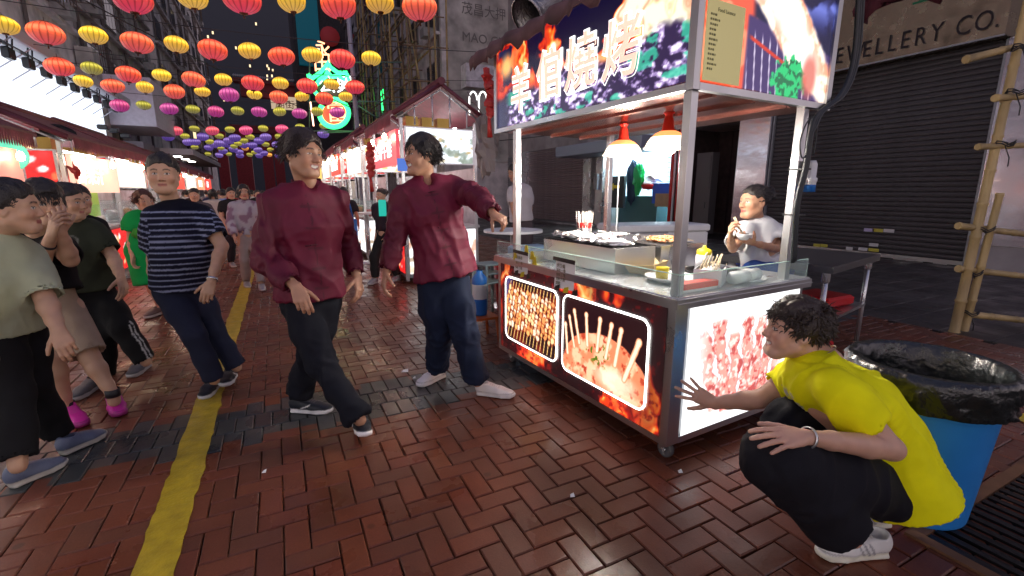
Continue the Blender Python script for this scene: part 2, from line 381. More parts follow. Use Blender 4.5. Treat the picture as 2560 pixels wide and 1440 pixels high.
slat_m = mat('dark_shutter_slat', (0.062, 0.058, 0.062), 0.5, 0.4, bump=.25, bscale=20, var=.25, vscale=2.5, stretch=(1, .3, 1), rvar=.12)
sm_ = None
for i in range(39):
    if sm_ is None:
        s = MB(); prof = [(0, 0), (-.018, .012), (-.022, .05), (-.014, .085), (0, .094)]
        for j in range(4):
            (xa, za), (xb, zb) = prof[j], prof[j + 1]; s.quad((xa, 0, za), (xa, 4.16, za), (xb, 4.16, zb), (xb, 0, zb))
        s.quad((0, 0, .094), (0, 4.16, .094), (0, 4.16, .1), (0, 0, .1)); o = s.build('slat', slat_m, shop, loc=(0.06, 0, .1)); sm_ = o.data
    else: o = bpy.data.objects.new('slat', sm_); col.objects.link(o); o.parent = shop; o.location = (.06 + rng.uniform(-.002, .002), 0, .1 + i * .1)
m = MB(); m.bb((-.02, -.04, 0), (.12, 0, 4)); m.bb((-.02, 4.16, 0), (.12, 4.2, 4)); m.build('guide_rail', tin, shop)
m = MB(); m.bb((.0, 0, .02), (.08, 4.16, .1)); m.build('bottom_bar', steel, shop)
m = MB(); m.bb((-.3, -.06, 4.02), (.15, 5.1, 5.9)); m.build('sign_fascia', mat('gold_steel_fascia', (0.50, 0.42, 0.30), .22, .9, bump=.5, bscale=1.2, rvar=.08), shop)
m = MB(); m.bb((-.32, -.06, 4.0), (-.28, 5.1, 4.03)); m.build('sign_trim', tin, shop)
lm = mat('dark_bronze_letter', (0.05, 0.045, 0.05), .3, .9)
lm2 = mat('copper_letter', (0.55, 0.14, 0.06), .25, 1.0)
x_off = -.31
word = 'JEWELLERY CO.'
# letters laid from left (far, larger y) to right (near): reading direction is -y
widths = {'J': .3, 'E': .37, 'W': .52, 'L': .36, 'R': .40, 'Y': .41, ' ': .18, 'C': .42, 'O': .46, '.': .15}
y = 4.05 + 4.8 - 4
pos = 2.88
for chh in word:
    if chh != ' ':
        text('letter', chh, .46, lm, shop, (x_off, pos, 4.16), (0, -1, 0), (0, 0, 1), .014, squeeze=.72)
    pos -= (widths[chh] * .78 + .02) * .74
for k, (yy, zz) in enumerate([(1.2, 4.95), (.75, 4.95), (.3, 4.98)]):
    text('letter', '金珠寶'[k], .5, mat('green_letter', (0.02, .2, .09), .3, .4), shop, (x_off, yy + .2, zz), (0, -1, 0), (0, 0, 1), .012)
m = MB(); m.bb((-.08, -7, 0.45), (.15, -.06, 4)); m.build('steel_cladding', mirror_steel, shop)
m = MB(); m.bb((-.06, -7, 0), (.15, -.06, .45)); m.build('plinth', conc_d, shop)
m = MB(); m.bb((-.1, 4.22, 0), (.15, 5.12, 4)); m.build('steel_pillar', mirror_steel, shop)
st = [mat('sticker_white', (.55, .55, .55), .6), mat('sticker_yellow', (.5, .45, .06), .6), mat('sticker_lilac', (.45, .4, .6), .6)]
for (px, py, kk, ln) in [(2172, 575, 2, .2), (2194, 576, 1, .2), (2222, 577, 0, .2), (2042, 613, 1, .16), (2060, 614, 1, .16), (2123, 621, 0, .14), (2157, 623, 0, .18), (2184, 612, 0, .18), (2184, 625, 1, .2), (2248, 650, 0, .22), (2275, 653, 0, .26), (2296, 655, 0, .14), (2350, 658, 0, .22)]:
    p = rel(Xp(px, py, WX + .03)); s = MB(); s.bb((.03, p[1] - ln / 2, p[2] - .035), (.034, p[1] + ln / 2, p[2] + .035)); s.build('sticker', st[kk], shop)
# dark maroon cloth banner hanging above the fascia
m = MB(); n = 14
vs = []; 
for j in range(7):
    for i in range(n): vs.append((rng.uniform(-.04, .04) + .12 * math.sin(i * 1.3), -.95 * i / (n - 1), -j * .05 - (.12 * math.sin(i / (n - 1) * 9) if j == 6 else 0)))
m.add(vs, [[j * n + i, j * n + i + 1, (j + 1) * n + i + 1, (j + 1) * n + i] for j in range(6) for i in range(n - 1)], True)
ob = m.build('banner', mat('maroon_cloth', (0.07, 0.006, 0.015), .8, bump=.3, bscale=10), None, 'dark red cloth banner drooping in front of the jewellery sign', 'banner', loc=Q(2140, -30, 6.0))
so = ob.modifiers.new('thick', 'SOLIDIFY'); so.thickness = .01

# ================================================================== RIGHT SIDE: open unit, doorway and shutters y 9.1..24
def shutter(parent, y0, y1, z1, m_, x=0.0, step=.1, name='slat'):
    s = MB()
    for (xa, za, xb, zb) in ((0, 0, -.03, .02), (-.03, .02, -.03, .06), (-.03, .06, 0, .09), (0, .09, 0, step)): s.quad((xa, y0, za), (xa, y1, za), (xb, y1, zb), (xb, y0, zb))
    o = s.build(name, m_, parent, loc=(x, 0, .08)); me = o.data
    for i in range(1, int((z1 - .08) / step)):
        o = bpy.data.objects.new(name, me); col.objects.link(o); o.parent = parent; o.location = (x, 0, .08 + i * step)
unit = empty('tenement_shops', (WX, 9.15, 0), 0, 'old tenement with dark doorway, bright open shop unit and steel roller shutters', 'building')
m = MB()
m.bb((.1, 0, 3.4), (4, 15, 14)); m.bb((.1, -.02, 0), (.3, 0.02, 4)); m.bb((.12, 6.05, 0), (.5, 6.9, 3.4)); m.bb((.12, 12.4, 0), (.5, 15, 3.4)); m.build('wall', conc_d, unit)
m = MB(); m.bb((2.2, .1, 0), (2.4, 2.0, 3.4)); m.bb((.3, .02, 0), (2.2, .06, 3.4)); m.bb((.3, 2.5, 0), (3.4, 2.58, 3.4)); m.bb((2.15, 2.0, 0), (2.2, 2.5, 3.4)); m.build('doorway_interior', mat('dark_brown_wall', (0.05, 0.03, 0.03), .8, var=.3), unit)
m = MB(); m.bb((.5, 1.3, .1), (.8, 1.9, 2.6)); m.bb((.48, 1.34, 1.5), (.5, 1.86, 2.5)); m.bb((.46, 1.45, .9), (.5, 1.75, 1.1)); m.build('meter_cabinet', mat('dim_cabinet', (.10, .09, .09), .6), unit)
m = MB(); m.tube([(.15, 2.25, 0), (.15, 2.25, 3.4)], .09, 10); m.tube([(.05, 2.5, 0), (.05, 2.5, 3.4)], .05, 8); m.build('red_pipe', red_metal, unit)
# bright unit interior
paleblue = mat('pale_blue_tiles', (0.62, 0.74, 0.78), .4, var=.08, vscale=2)
m = MB(); m.bb((3.4, 2.6, 0), (3.5, 6.1, 3.4)); m.bb((.3, 2.6, 0), (3.4, 2.7, 3.4)); m.bb((.3, 6.0, 0), (3.4, 6.04, 3.4)); m.bb((.3, 2.6, 3.3), (3.4, 6.05, 3.4)); m.build('tiled_wall', paleblue, unit)
m = MB(); m.bb((.8, 3.2, 3.22), (1.0, 5.6, 3.27)); m.bb((2.0, 3.2, 3.22), (2.2, 5.6, 3.27)); m.build('ceiling_lamp', mat('shop_tube', (.8, .95, 1), emit=40, ecol=(.75, .92, 1)), unit)
m = MB(); m.bb((-.15, 5.9, 0), (.3, 6.35, 3.2)); m.bb((-.1, 6.75, 0), (.3, 7.3, 3.2)); m.bb((-.1, 12.35, 0), (.3, 13.0, 3.4)); m.build('steel_pillar', steel_clean, unit)
m = MB(); m.bb((-.3, 6.05, 1.5), (-.15, 6.3, 2.1), .02); m.build('switch_box', tin, unit)
shm = mat('mauve_shutter_slat', (0.30, 0.24, 0.25), .4, .6, var=.15)
shutter(unit, 7.3, 12.35, 3.4, shm, .1)
shutter(unit, 13.0, 14.8, 3.4, mat('grey_shutter_slat', (0.34, 0.34, 0.36), .4, .6, var=.1), .1, .12)
m = MB(); m.bb((-1.4, 2.4, 2.75), (.1, 7.4, 3.15), .03); m.build('canopy_box', mat('grey_blue_canopy', (.30, .33, .42), .45, .3), unit)
for (yy, w_, zz) in [(.9, 1.0, 6), (4.5, 1.2, 6), (8, 1.2, 6), (12, 1.2, 6), (4.5, 1.2, 9.2), (8, 1.2, 9.2), (12, 1.2, 9.2)]:
    f = MB(); f.bb((.04, yy, zz), (.1, yy + w_, zz + 1.3)); fo = f.build('window', mat('window_frame', (.2, .19, .19), .6), unit)
    g_ = MB(); g_.bb((.02, yy + .08, zz + .08), (.035, yy + w_ / 2 - .04, zz + 1.22)); g_.bb((.02, yy + w_ / 2 + .04, zz + .08), (.035, yy + w_ - .08, zz + 1.22)); g_.build('pane', mat('dark_pane', (.02, .022, .03), .1), fo)

# ------------------------------------------------------------------ tenement blocks
pane_m = MATS['dark_pane']; frame_m = MATS['window_frame']
lit_m = mat('lit_window', (.9, .7, .4), emit=.6, ecol=(1, .75, .4))
ac_m = mat('air_conditioner', (.35, .34, .33), .5, var=.2)
def block(name, label, org, x0, x1, y0, y1, zt, wm, face, cols_, floors, z0=3.6, fh_=3.0, pipes=True, cages=False, lit=()):
    """a block standing at org; face = 'x-','x+' or 'y-' is the dressed side"""
    b = empty(name, org, 0, label, 'building')
    m = MB(); m.bb((x0, y0, 0), (x1, y1, zt)); m.build('wall', wm, b)
    r2 = random.Random(hash(label) % 1000 if False else len(label) * 7)
    L_ = (y1 - y0) if face[0] == 'x' else (x1 - x0)
    def place(s, t, z, depth):
        if face == 'x-': return (x0 - depth, y0 + t, z)
        if face == 'x+': return (x1 + depth, y0 + t, z)
        return (x0 + t, y0 - depth, z)
    def bx(mb, t0, t1, za, zb, d0, d1):
        p = place(0, t0, za, d0); q = place(0, t1, zb, d1); mb.bb(np.minimum(p, q), np.maximum(p, q))
    stp = L_ / cols_
    for fl in range(floors):
        z = z0 + fl * fh_
        lg = MB(); bx(lg, 0, L_, z - .55, z - .42, -.02, .22); lg.build('ledge', wm, b)
        for c in range(cols_):
            t = c * stp + stp * .22; wd = stp * .5
            f = MB(); bx(f, t, t + wd, z, z + 1.4, -.02, .06); fo = f.build('window', frame_m, b)
            gl = MB()
            for q in range(3): bx(gl, t + .06 + q * (wd - .06) / 3, t + (q + 1) * (wd - .06) / 3, z + .07, z + 1.33, .06, .075)
            gl.build('pane', lit_m if (fl, c) in lit else pane_m, fo)
            if r2.random() < .6:
                a = MB(); tt = t + wd * r2.uniform(.1, .5); bx(a, tt, tt + .65, z - .4, z + .02, .0, .55); a.build('air_conditioner', ac_m, b)
            if cages and r2.random() < .75:
                a = MB()
                for q in range(7): p = t - .1 + q * (wd + .2) / 6; bx(a, p, p + .025, z - .2, z + 1.5, .45, .475)
                for zq in (-.2, .35, .9, 1.48): bx(a, t - .1, t + wd + .12, z + zq, z + zq + .025, .44, .48)
                for tq in (t - .1, t + wd + .1): bx(a, tq, tq + .025, z - .2, z - .17, 0, .45); bx(a, tq, tq + .025, z + 1.47, z + 1.5, 0, .45)
                a.build('window_cage', mat('rusty_cage', (.16, .12, .10), .7, .3, var=.3), b)
    if pipes:
        for q in range(4):
            p0 = place(0, stp * (q + .05) * cols_ / 4, 3, .08); a = MB(); a.tube([p0, (p0[0], p0[1], zt)], .06, 6); a.build('drain_pipe', mat('old_pipe', (.14, .12, .12), .7), b)
    return b
blkB = block('scaffolded_building', 'pale tenement behind bamboo scaffolding at the right of the street', (8, 24, 0), 0, 7, 0, 16, 24, conc_l, 'x-', 5, 5)
# blank flank wall of that block facing the viewer, with ghost lettering
m = MB(); m.bb((0.02, -.06, 3), (6.8, -.005, 23)); m.build('flank_wall', conc, blkB)
gm = mat('faded_lettering', (.20, .185, .18), .9)
for r, (t_, z_) in enumerate([('HANG FAI', 11.2), ('茂昌大押', 10.2), ('MAO CHEONG', 8.9)]):
    text('faded_letters', t_, .62, gm, blkB, (1.1, -.075, z_), (1, 0, 0), (0, 0, 1), .004)
m = MB(); m.bb((0, -.12, 2.5), (.25, -.06, 23)); m.bb((3.8, -.12, 2.5), (4.05, -.06, 23)); m.build('corner_strip', conc_l, blkB)
block('tenement_block', 'grey tenement block beyond the scaffolded building', (8, 41, 0), 0, 8, 0, 26, 26, conc_d, 'x-', 7, 6, lit=((1, 2),))
blkL = block('grey_corner_building', 'dark grey corner building beyond the floodlit billboard on the left', (-6.6, 26, 0), -8, 0, 0, 14, 22, conc, 'x+', 4, 5, z0=6.2, cages=True)
block('caged_tenement', 'old tenement with rusty window cages along the left of the street', (-6.4, 41, 0), -8, 0, 0, 30, 26, conc_l, 'x+', 8, 7, z0=5.8, cages=True, lit=((0, 3),))
blkN = block('left_tenement', 'old tenement rising above the floodlit white billboard on the left', (-6.6, 6, 0), -8, 0, 0, 19.8, 24, conc_l, 'x+', 5, 5, z0=8.0, cages=True)
m = MB(); m.bb((-1, 0, 4.2), (2.2, 4.5, 6.2)); m.build('canopy', mat('pale_canopy_soffit', (.72, .68, .78), .6, var=.1), blkL)
for k in range(4):
    a = MB(); a.bb((.0, .6 + k * 3.2, 2.6), (1.5, 2.8 + k * 3.2, 3.6)); a.build('shop_sign', mat('grey_sign_box', (.25, .23, .27), .5), blkL)
# far closing wall of the street: tower, teal-lit building, red gate
tw = empty('dark_tower', (0, 95, 0), 0, 'dark tower closing the far end of the street with a few lit windows', 'building')
m = MB(); m.bb((-22, 0, 0), (6, 12, 60)); m.build('wall', mat('night_wall', (.04, .045, .06), .8), tw)
for (px, py) in [(532, 82), (520, 92), (625, 165), (668, 165), (672, 172), (668, 190), (680, 190), (672, 210), (680, 222), (640, 60), (590, 120), (668, 200), (682, 176), (520, 230), (560, 250)]:
    p = Yp(px, py, 94.9); a = MB(); a.bb((p[0] - .17, -.15, p[2] - .27), (p[0] + .17, -.05, p[2] + .27)); f = a.build('window', frame_m, tw)
    a = MB(); a.bb((p[0] - .11, -.2, p[2] - .2), (p[0] + .11, -.15, p[2] + .2)); a.build('pane', lit_m, f)
teal = empty('teal_lit_building', (4.5, 55, 0), 0, 'tall teal lit facade with red emblems behind the neon sign', 'building')
m = MB(); m.bb((-1.5, 0, 0), (10, 8, 45)); m.build('wall', mat('night_wall2', (.05, .045, .05), .8, var=.3), teal)
m = MB(); m.bb((-1.2, -.4, 14), (.9, 0, 44)); m.build('signboard', mat('teal_signboard', (.0, .10, .14), .6, emit=.035, ecol=(0, .35, .5)), teal)
for k in range(7):
    a = MB(); c = (1.9 + .5 * math.sin(k * 2), -.3, 17 + k * 3.4); a.lathe([(.0, 0), (.95, 0), (.95, .12), (.0, .12)], c, 14, ax=[(1, 0, 0), (0, 0, 1), (0, -1, 0)]); a.build('emblem', mat('faded_red_emblem', (.40, .04, .05), .7, emit=.03, ecol=(.6, .05, .05)), teal)
gate = empty('red_gateway', (-1.5, 62, 0), 0, 'tall red pillared gateway with white eaves at the far end', 'gateway')
for (px, w_) in [(612, 1.6), (672, 1.1), (700, 1.0), (560, 1.0)]:
    p = Yp(px, 420, 62); a = MB(); a.bb((p[0] + 1.5 - w_ / 2, 0, 0), (p[0] + 1.5 + w_ / 2, 1.0, 7.9)); a.build('pillar', mat('dark_red_pillar', (.45, .035, .05), .6, var=.2), gate)
a = MB(); a.bb((-2.5, -.2, 7.9), (7.5, 1.2, 8.7)); a.bb((-1.6, -.4, 13.2), (6.6, 1, 13.6)); a.bb((-1.0, 0, 11.8), (6, 1, 13.2)); a.build('lintel', mat('dark_red_beam', (.3, .03, .04), .6), gate)
a = MB(); 
for k in range(40): a.tube([(-1.5 + k * .2, -.5, 13.8), (-1.5 + k * .2, .8, 14.1)], .1, 6)
a.build('eave_tiles', mat('white_eave', (.6, .56, .6), .6), gate)
a = MB(); a.bb((1.9, -.5, 10.6), (5.0, -.3, 12.0)); a.build('name_board', mat('pale_board', (.6, .5, .4), .6, emit=.25, ecol=(.8, .6, .4)), gate)
text('board_letters', '廟街', 1.0, mat('dark_red_text', (.25, .02, .02), .7), gate, (2.3, -.52, 10.8), (1, 0, 0), (0, 0, 1), .01)
# footbridge-like canopy roof left of the gate
a = MB(); a.bb((-6.2, 30, 3.3), (-3.7, 44, 3.6)); a.build('street_canopy', mat('grey_canopy_sheet', (.6, .56, .6), .5), None, 'pale flat canopy with downlights on the left before the gate', 'canopy')
for k in range(3):
    p = [(-4.6, 31.5 + k * 2.4, 3.27)][0]; a = MB(); a.lathe([(0, 0), (.18, 0), (.2, .03)], p, 12); a.build('downlight', mat('downlight_glow', (1, .95, .85), emit=9), None, ['nearest small round downlight under the left flat canopy', 'middle small round downlight under the left flat canopy', 'farthest small round downlight under the left flat canopy'][k], 'downlight', 'downlights under the flat canopy')

# ================================================================== LEFT: floodlit billboard
bb_ = empty('billboard', (-6.0, 11, 0), 0, 'floodlit blank white billboard box on the left building', 'billboard')
flood_glow = mat('floodlit_panel', (.8, .85, .95), .5, emit=.5, ecol=(.80, .88, 1.0))  # floodlight on the panel put in as its own emission
p0, p1 = Xp(0, 100, -6), Xp(255, 265, -6)
m = MB(); m.bb((-.4, 0, 2.95), (0.0, 14.2, 5.0)); m.build('panel', flood_glow, bb_)
m = MB(); m.bb((-.3, 0, 5.0), (.9, 14.4, 5.12)); m.bb((.86, 0, 4.9), (.92, 14.4, 5.16)); m.build('top_gantry', mat('white_gantry', (.5, .5, .56), .5), bb_)
m = MB(); m.bb((-.5, 0, 2.5), (.7, 15.2, 2.95)); m.build('lower_canopy', mat('white_soffit', (.55, .56, .62), .6), bb_)
for k in range(14):
    a = MB(); y = .6 + k * 1.02; a.tube([(.0, y, 4.3), (.85, y, 4.95)], .015, 5); a.build('stay', MATS['white_gantry'], bb_)
for k in range(13):
    a = MB(); y = .8 + k * 1.04; a.box((.62, y, 4.62), (.16, .34, .26), bev=.03); a.tube([(.66, y - .12, 4.7), (.7, y - .12, 4.98)], .02, 5); a.tube([(.66, y + .12, 4.7), (.7, y + .12, 4.98)], .02, 5); a.build('floodlight', blackgloss, bb_)
m = MB(); m.bb((.6, 0, 4.78), (.7, 14, 4.82)); m.build('light_rail', blackgloss, bb_)
m = MB(); m.bb((-.55, 14.2, 2.3), (.0, 15.0, 7)); m.build('return_wall', conc, bb_)
for (px, py) in [(258, 318), (285, 326), (315, 340)]:
    p = Xp(px, py, -5.3) - np.array([-6.0, 11, 0]); a = MB(); a.box(p, (.3, .3, .16), bev=.03); a.build('small_floodlight', blackgloss, bb_)
# ================================================================== MAIN BARBECUE STALL (stall frame: x along its right end, y up the street)
SA = R_(3.4); SO = np.array([1.69, 1.60, 0.]); SU = np.array([-math.sin(SA), math.cos(SA), 0]); SV = np.array([math.cos(SA), math.sin(SA), 0])
def Sa(px, py, a): r = ray(px, py); p = C0 + r * (((SO - C0) @ SV + a) / (r @ SV)) - SO; return np.array([p @ SV, p @ SU, p[2]])
def Sb(px, py, b): r = ray(px, py); p = C0 + r * (((SO - C0) @ SU + b) / (r @ SU)) - SO; return np.array([p @ SV, p @ SU, p[2]])
def sw(a, b, z): return SO + SV * a + SU * b + np.array([0, 0, z])
def sempty(name, a, b, z, label, cat, group=None, rz=0): return empty(name, sw(a, b, z), SA + rz, label, cat, group)
st_ = sempty('barbecue_stall', 0, 0, 0, 'steel barbecue stall with glowing flame picture panels and the sign reading 羊倌燒烤', 'food stall')
W_, L_ = 1.10, 1.83
m = MB(); m.bb((.012, .012, .12), (W_ - .01, L_ - .01, .86)); m.build('cabinet', tin, st_)
m = MB()
for (a, b) in [(0, 0), (0, L_ - .05), (W_ - .05, 0), (W_ - .05, L_ - .05)]: m.bb((a, b, .1), (a + .05 if a else .09, b + .05, .858), .004)
m.bb((0.001, .05, .1), (.03, L_ - .05, .135)); m.bb((.09, 0.001, .1), (W_ - .05, .03, .135)); m.build('frame', steel, st_)
m = MB(); m.bb((-.02, -.02, .86), (W_ + .03, L_ + .02, .90), .004); m.build('countertop', steel_clean, st_)
m = MB(); m.bb((-.028, -.028, .845), (-.018, L_ + .02, .893)); m.bb((-.028, -.03, .845), (W_ + .03, -.02, .893)); m.bb((-.034, -.036, .868), (W_ + .03, -.03, .874)); m.build('counter_trim', steel, st_)
# --- pictures
def flames(U, V, sd=3, hot=1.0, dens=.5):
    wx = fbm2(U * 3.1 + 5, V * 2.2, sd) * 1.6; wy = fbm2(U * 2.7, V * 3.3 + 9, sd + 4) * 1.6
    f = fbm2(U * 3.0 + wx * 1.7, V * 1.9 + wy, sd + 8, 5)
    rdg = 1 - np.abs(fbm2(U * 5 + wx * 2.2, V * 3 + wy * 2, sd + 20, 4) - .5) * 7
    t = np.clip((f - dens) * 5.5, 0, 1.3) * hot; r = np.clip(rdg, 0, 1) * ss(.44, .58, f)
    return np.clip(t, 0, 1.2), r
def fire_rgb(t, base):
    A = mixc(np.array(base, float) + np.zeros(t.shape + (3,)), (.75, .10, .06), ss(0, .3, t))
    A = mixc(A, (1, .42, .12), ss(.25, .55, t)); A = mixc(A, (1, .78, .45), ss(.5, .8, t)); return mixc(A, (1, .97, .85), ss(.8, 1.05, t))
def pic_front(U, V):
    t, r = flames(U, V, 3, 1.0, .47); A = fire_rgb(t, (.17, .012, .03)); A = mixc(A, (.95, .45, .25), r * .6)
    n = fbm2(U * 30, V * 30, 9); A = mixc(A, (.55, .05, .05), ss(.62, .7, n) * .7)
    dk = fbm2(U * 2.2, V * 2.2, 77); return A * (0.6 + .5 * ss(.35, .6, dk))[..., None]
def rr(U, V, cx, cy, hx, hy, r): qx = np.abs(U - cx) - hx + r; qy = np.abs(V - cy) - hy + r; return np.hypot(np.maximum(qx, 0), np.maximum(qy, 0)) + np.minimum(np.maximum(qx, qy), 0) - r
def seg(U, V, a, b): pa = np.stack([U - a[0], V - a[1]], -1); ba = np.array(b) - np.array(a); h = np.clip((pa @ ba) / (ba @ ba), 0, 1); return np.hypot(pa[..., 0] - h * ba[0], pa[..., 1] - h * ba[1]), h
def pic_skewers(U, V):   # U .7 V .49
    A = np.zeros(U.shape + (3,)) + np.array([.13, .03, .05]); A = mixc(A, (.45, .10, .06), ss(.4, .7, fbm2(U * 12, V * 12, 3)))
    A = mixc(A, (.25, .2, .4), ss(.0, .03, .10 - U + (V - .4) * .2))
    r2 = random.Random(5)
    for k in range(17):
        x0 = .03 + k * .042; x1 = .06 + (k - 4) * .047 + .03
        d, h = seg(U, V, (x0 + .05, .47), (x1 + .03, .02)); A = mixc(A, (.95, .75, .45), ss(.005, .003, d))
        for q in range(9):
            hh = .12 + q * .078 + (k % 3) * .025 + r2.uniform(-.02, .02)
            if hh > .82: continue
            c = np.array((x0 + .05, .47)) * (1 - hh) + np.array((x1 + .03, .02)) * hh
            c = c + np.array([r2.uniform(-.006, .006), 0]); sc_q = r2.uniform(.75, 1.25); rr_ = np.hypot((U - c[0]) / sc_q, (V - c[1]) / (1.25 * sc_q)) + (fbm2(U * 45, V * 45, k) - .5) * .028
            tone = r2.choice([(1, .86, .62), (.98, .72, .42), (1, .93, .8), (.93, .6, .35)])
            A = mixc(A, (.62, .26, .12), ss(.027, .021, rr_) * .8); A = mixc(A, tone, ss(.022, .012, rr_))
    return A
def pic_ribs(U, V):      # U .74 V .49
    A = np.zeros(U.shape + (3,)) + np.array([.13, .015, .03]); n = fbm2(U * 45, V * 45, 4); n2 = fbm2(U * 14, V * 14, 6)
    mound = ((U - .40) / .40) ** 2 + ((V - .02) / .31) ** 2 + (n2 - .5) * .12
    M = ss(1.03, .98, mound)
    A = mixc(A, (.93, .52, .36), M); A = mixc(A, (1, .76, .60), M * ss(.42, .62, n2)); A = mixc(A, (.72, .25, .15), M * ss(.6, .72, fbm2(U * 25, V * 25, 12)))
    A = mixc(A, (1, .95, .85), ss(.75, .2, np.hypot((U - .5) / .33, (V - .08) / .14)) * .75)
    A = mixc(A, (.30, .42, .05), M * ss(.60, .66, n) * ss(.62, .25, np.hypot((U - .36) / .28, (V - .2) / .16)))
    for k, (x0, y0, x1, y1, wd) in enumerate([(.05, .12, .02, .31, .012), (.12, .18, .06, .37, .010), (.17, .22, .11, .42, .012), (.25, .23, .23, .42, .013), (.34, .22, .36, .42, .014), (.42, .20, .46, .41, .014), (.50, .18, .54, .40, .015), (.58, .12, .68, .37, .018)]):
        d, h = seg(U, V, (x0, y0), (x1, y1)); d = d + (fbm2(U * 40, V * 40, k) - .5) * .006 - (h > .93) * .003
        A = mixc(A, (.85, .55, .38), ss(wd + .004, wd, d)); A = mixc(A, (1, .9, .78), ss(wd, wd * .4, d))
    return A
def pic_kebab_white(U, V):   # .97 x .70 white panel with meat kebabs
    A = np.ones(U.shape + (3,)); n = fbm2(U * 14, V * 14, 3)
    for k in range(7):
        x0 = .20 + k * .10; lean = .10 * (k - 3)
        cx = x0 + lean * (V - .3) + (fbm2(V * 9, V * 0 + k, 5) - .5) * .06; top = .56 + .05 * math.sin(k * 2.3); bot = .08 + .03 * math.sin(k * 4)
        d = np.abs(U - cx) - .044 - (fbm2(V * 22, V * 0 + k, 8) - .5) * .05 - (n - .5) * .015
        M = ss(.010, -.010, d) * ss(top + .02, top - .02, V) * ss(bot - .02, bot + .02, V)
        tone = mixc(np.zeros(U.shape + (3,)) + np.array([.92, .55, .50]), (.60, .20, .20), ss(.50, .62, fbm2(U * 22, V * 22, k + 5)) * .8); tone = mixc(tone, (1, .88, .85), ss(.55, .65, fbm2(U * 40, V * 40, k + 15)) * .7); tone = mixc(tone, (.45, .10, .10), ss(-.012, .0, d) * .6)
        A = mixc(A, (0, 0, 0), 0 * M); A = A * (1 - M[..., None] * .95) + tone * M[..., None] * .95
    fade = ss(.0, .22, U) * ss(.97, .70, U); A = 1 - (1 - A) * fade[..., None]
    return A
def pic_sign(U, V):      # 1.86 x .55 ; U from left(far) to right(near)
    A = np.zeros(U.shape + (3,)) + np.array([.055, .045, .17]); A = mixc(A, (.14, .15, .30), ss(.30, .0, U))
    t, r = flames(U * 1.1, V * 1.3, 31, 1.1, .47); wgt = ss(.15, .35, V + (U / 1.86) * .06); t = t * wgt
    A = mixc(A, fire_rgb(t, (.10, .05, .16)), ss(.02, .2, t)); A = mixc(A, (1, .5, .35), r * wgt * .7)
    A = mixc(A, (1, .75, .45), ss(.12, .02, np.hypot((U - .14) / 1.2, V - .42)))
    rock = ss(.24, .19, V - .03 * np.sin(U * 9) - (U / 1.86) * .05 + (fbm2(U * 8, V * 8, 5) - .5) * .1) * ss(.10, .22, U)
    n = fbm2(U * 26, V * 40, 8); rc = mixc(np.zeros(U.shape + (3,)) + np.array([.16, .10, .26]), (.62, .52, .74), ss(.45, .6, n)); rc = mixc(rc, (.95, .9, .98), ss(.6, .7, n)); rc = mixc(rc, (.2, .75, .6), ss(.62, .68, fbm2(U * 9, V * 16, 19)) * .8)
    return mixc(A, (0, 0, 0), 0 * U) * (1 - rock[..., None]) + rc * rock[..., None]
def pic_sign_side(U, V): # 1.08 x .6
    A = np.zeros(U.shape + (3,)) + np.array([.03, .04, .20]); n = fbm2(U * 7, V * 7, 2)
    A = mixc(A, (.45, .50, .85), ss(.5, .62, fbm2(U * 4 + n, V * 3, 7)) * ss(.3, .5, V) * ss(.5, .6, U))
    A = mixc(A, (.93, .33, .22), ss(.42, .36, U + V * .1)); A = mixc(A, (1, .55, .4), ss(.42, .36, U) * ss(.5, .6, n))
    A = mixc(A, (.22, .16, .36), ss(.30, .33, U) * ss(.26, .24, V - (1 - U) * .12)); 
    for k in range(10): A = mixc(A, (.8, .75, .85), ss(.006, .003, np.abs(U - .34 - k * .06 + V * .1)) * ss(.22, .18, V - (1 - U) * .1) * ss(.32, .34, U) * .9)
    A = mixc(A, (.75, .2, .12), ss(.012, .006, np.abs(V - .25 + (U - .3) * .28)) * ss(.32, .36, U))
    body = np.hypot((U - .62 - (V - .38) * -.9) / .26, (V - .38 + (U - .62) * .35) / .27) + (n - .5) * .35
    M = ss(1.02, .85, body); tone = mixc(np.zeros(U.shape + (3,)) + np.array([1, .93, .84]), (.95, .62, .48), ss(.52, .7, fbm2(U * 11, V * 11, 5))); A = A * (1 - M[..., None]) + tone * M[..., None]
    A = mixc(A, (1, 1, 1), ss(.9, .3, body) * .8)
    lf = np.hypot((U - .68) / .14, (V - .07) / .13) + (fbm2(U * 30, V * 30, 6) - .5) * .9
    A = mixc(A, (.1, .72, .42), ss(1, .85, lf)); A = mixc(A, (.03, .4, .25), ss(1, .85, lf) * ss(.55, .6, fbm2(U * 40, V * 40, 8)))
    return mixc(A, (.75, .35, .3), ss(.09, .04, np.hypot((U - .86) / 1.0, (V - .12) / 1.6)) * .8)
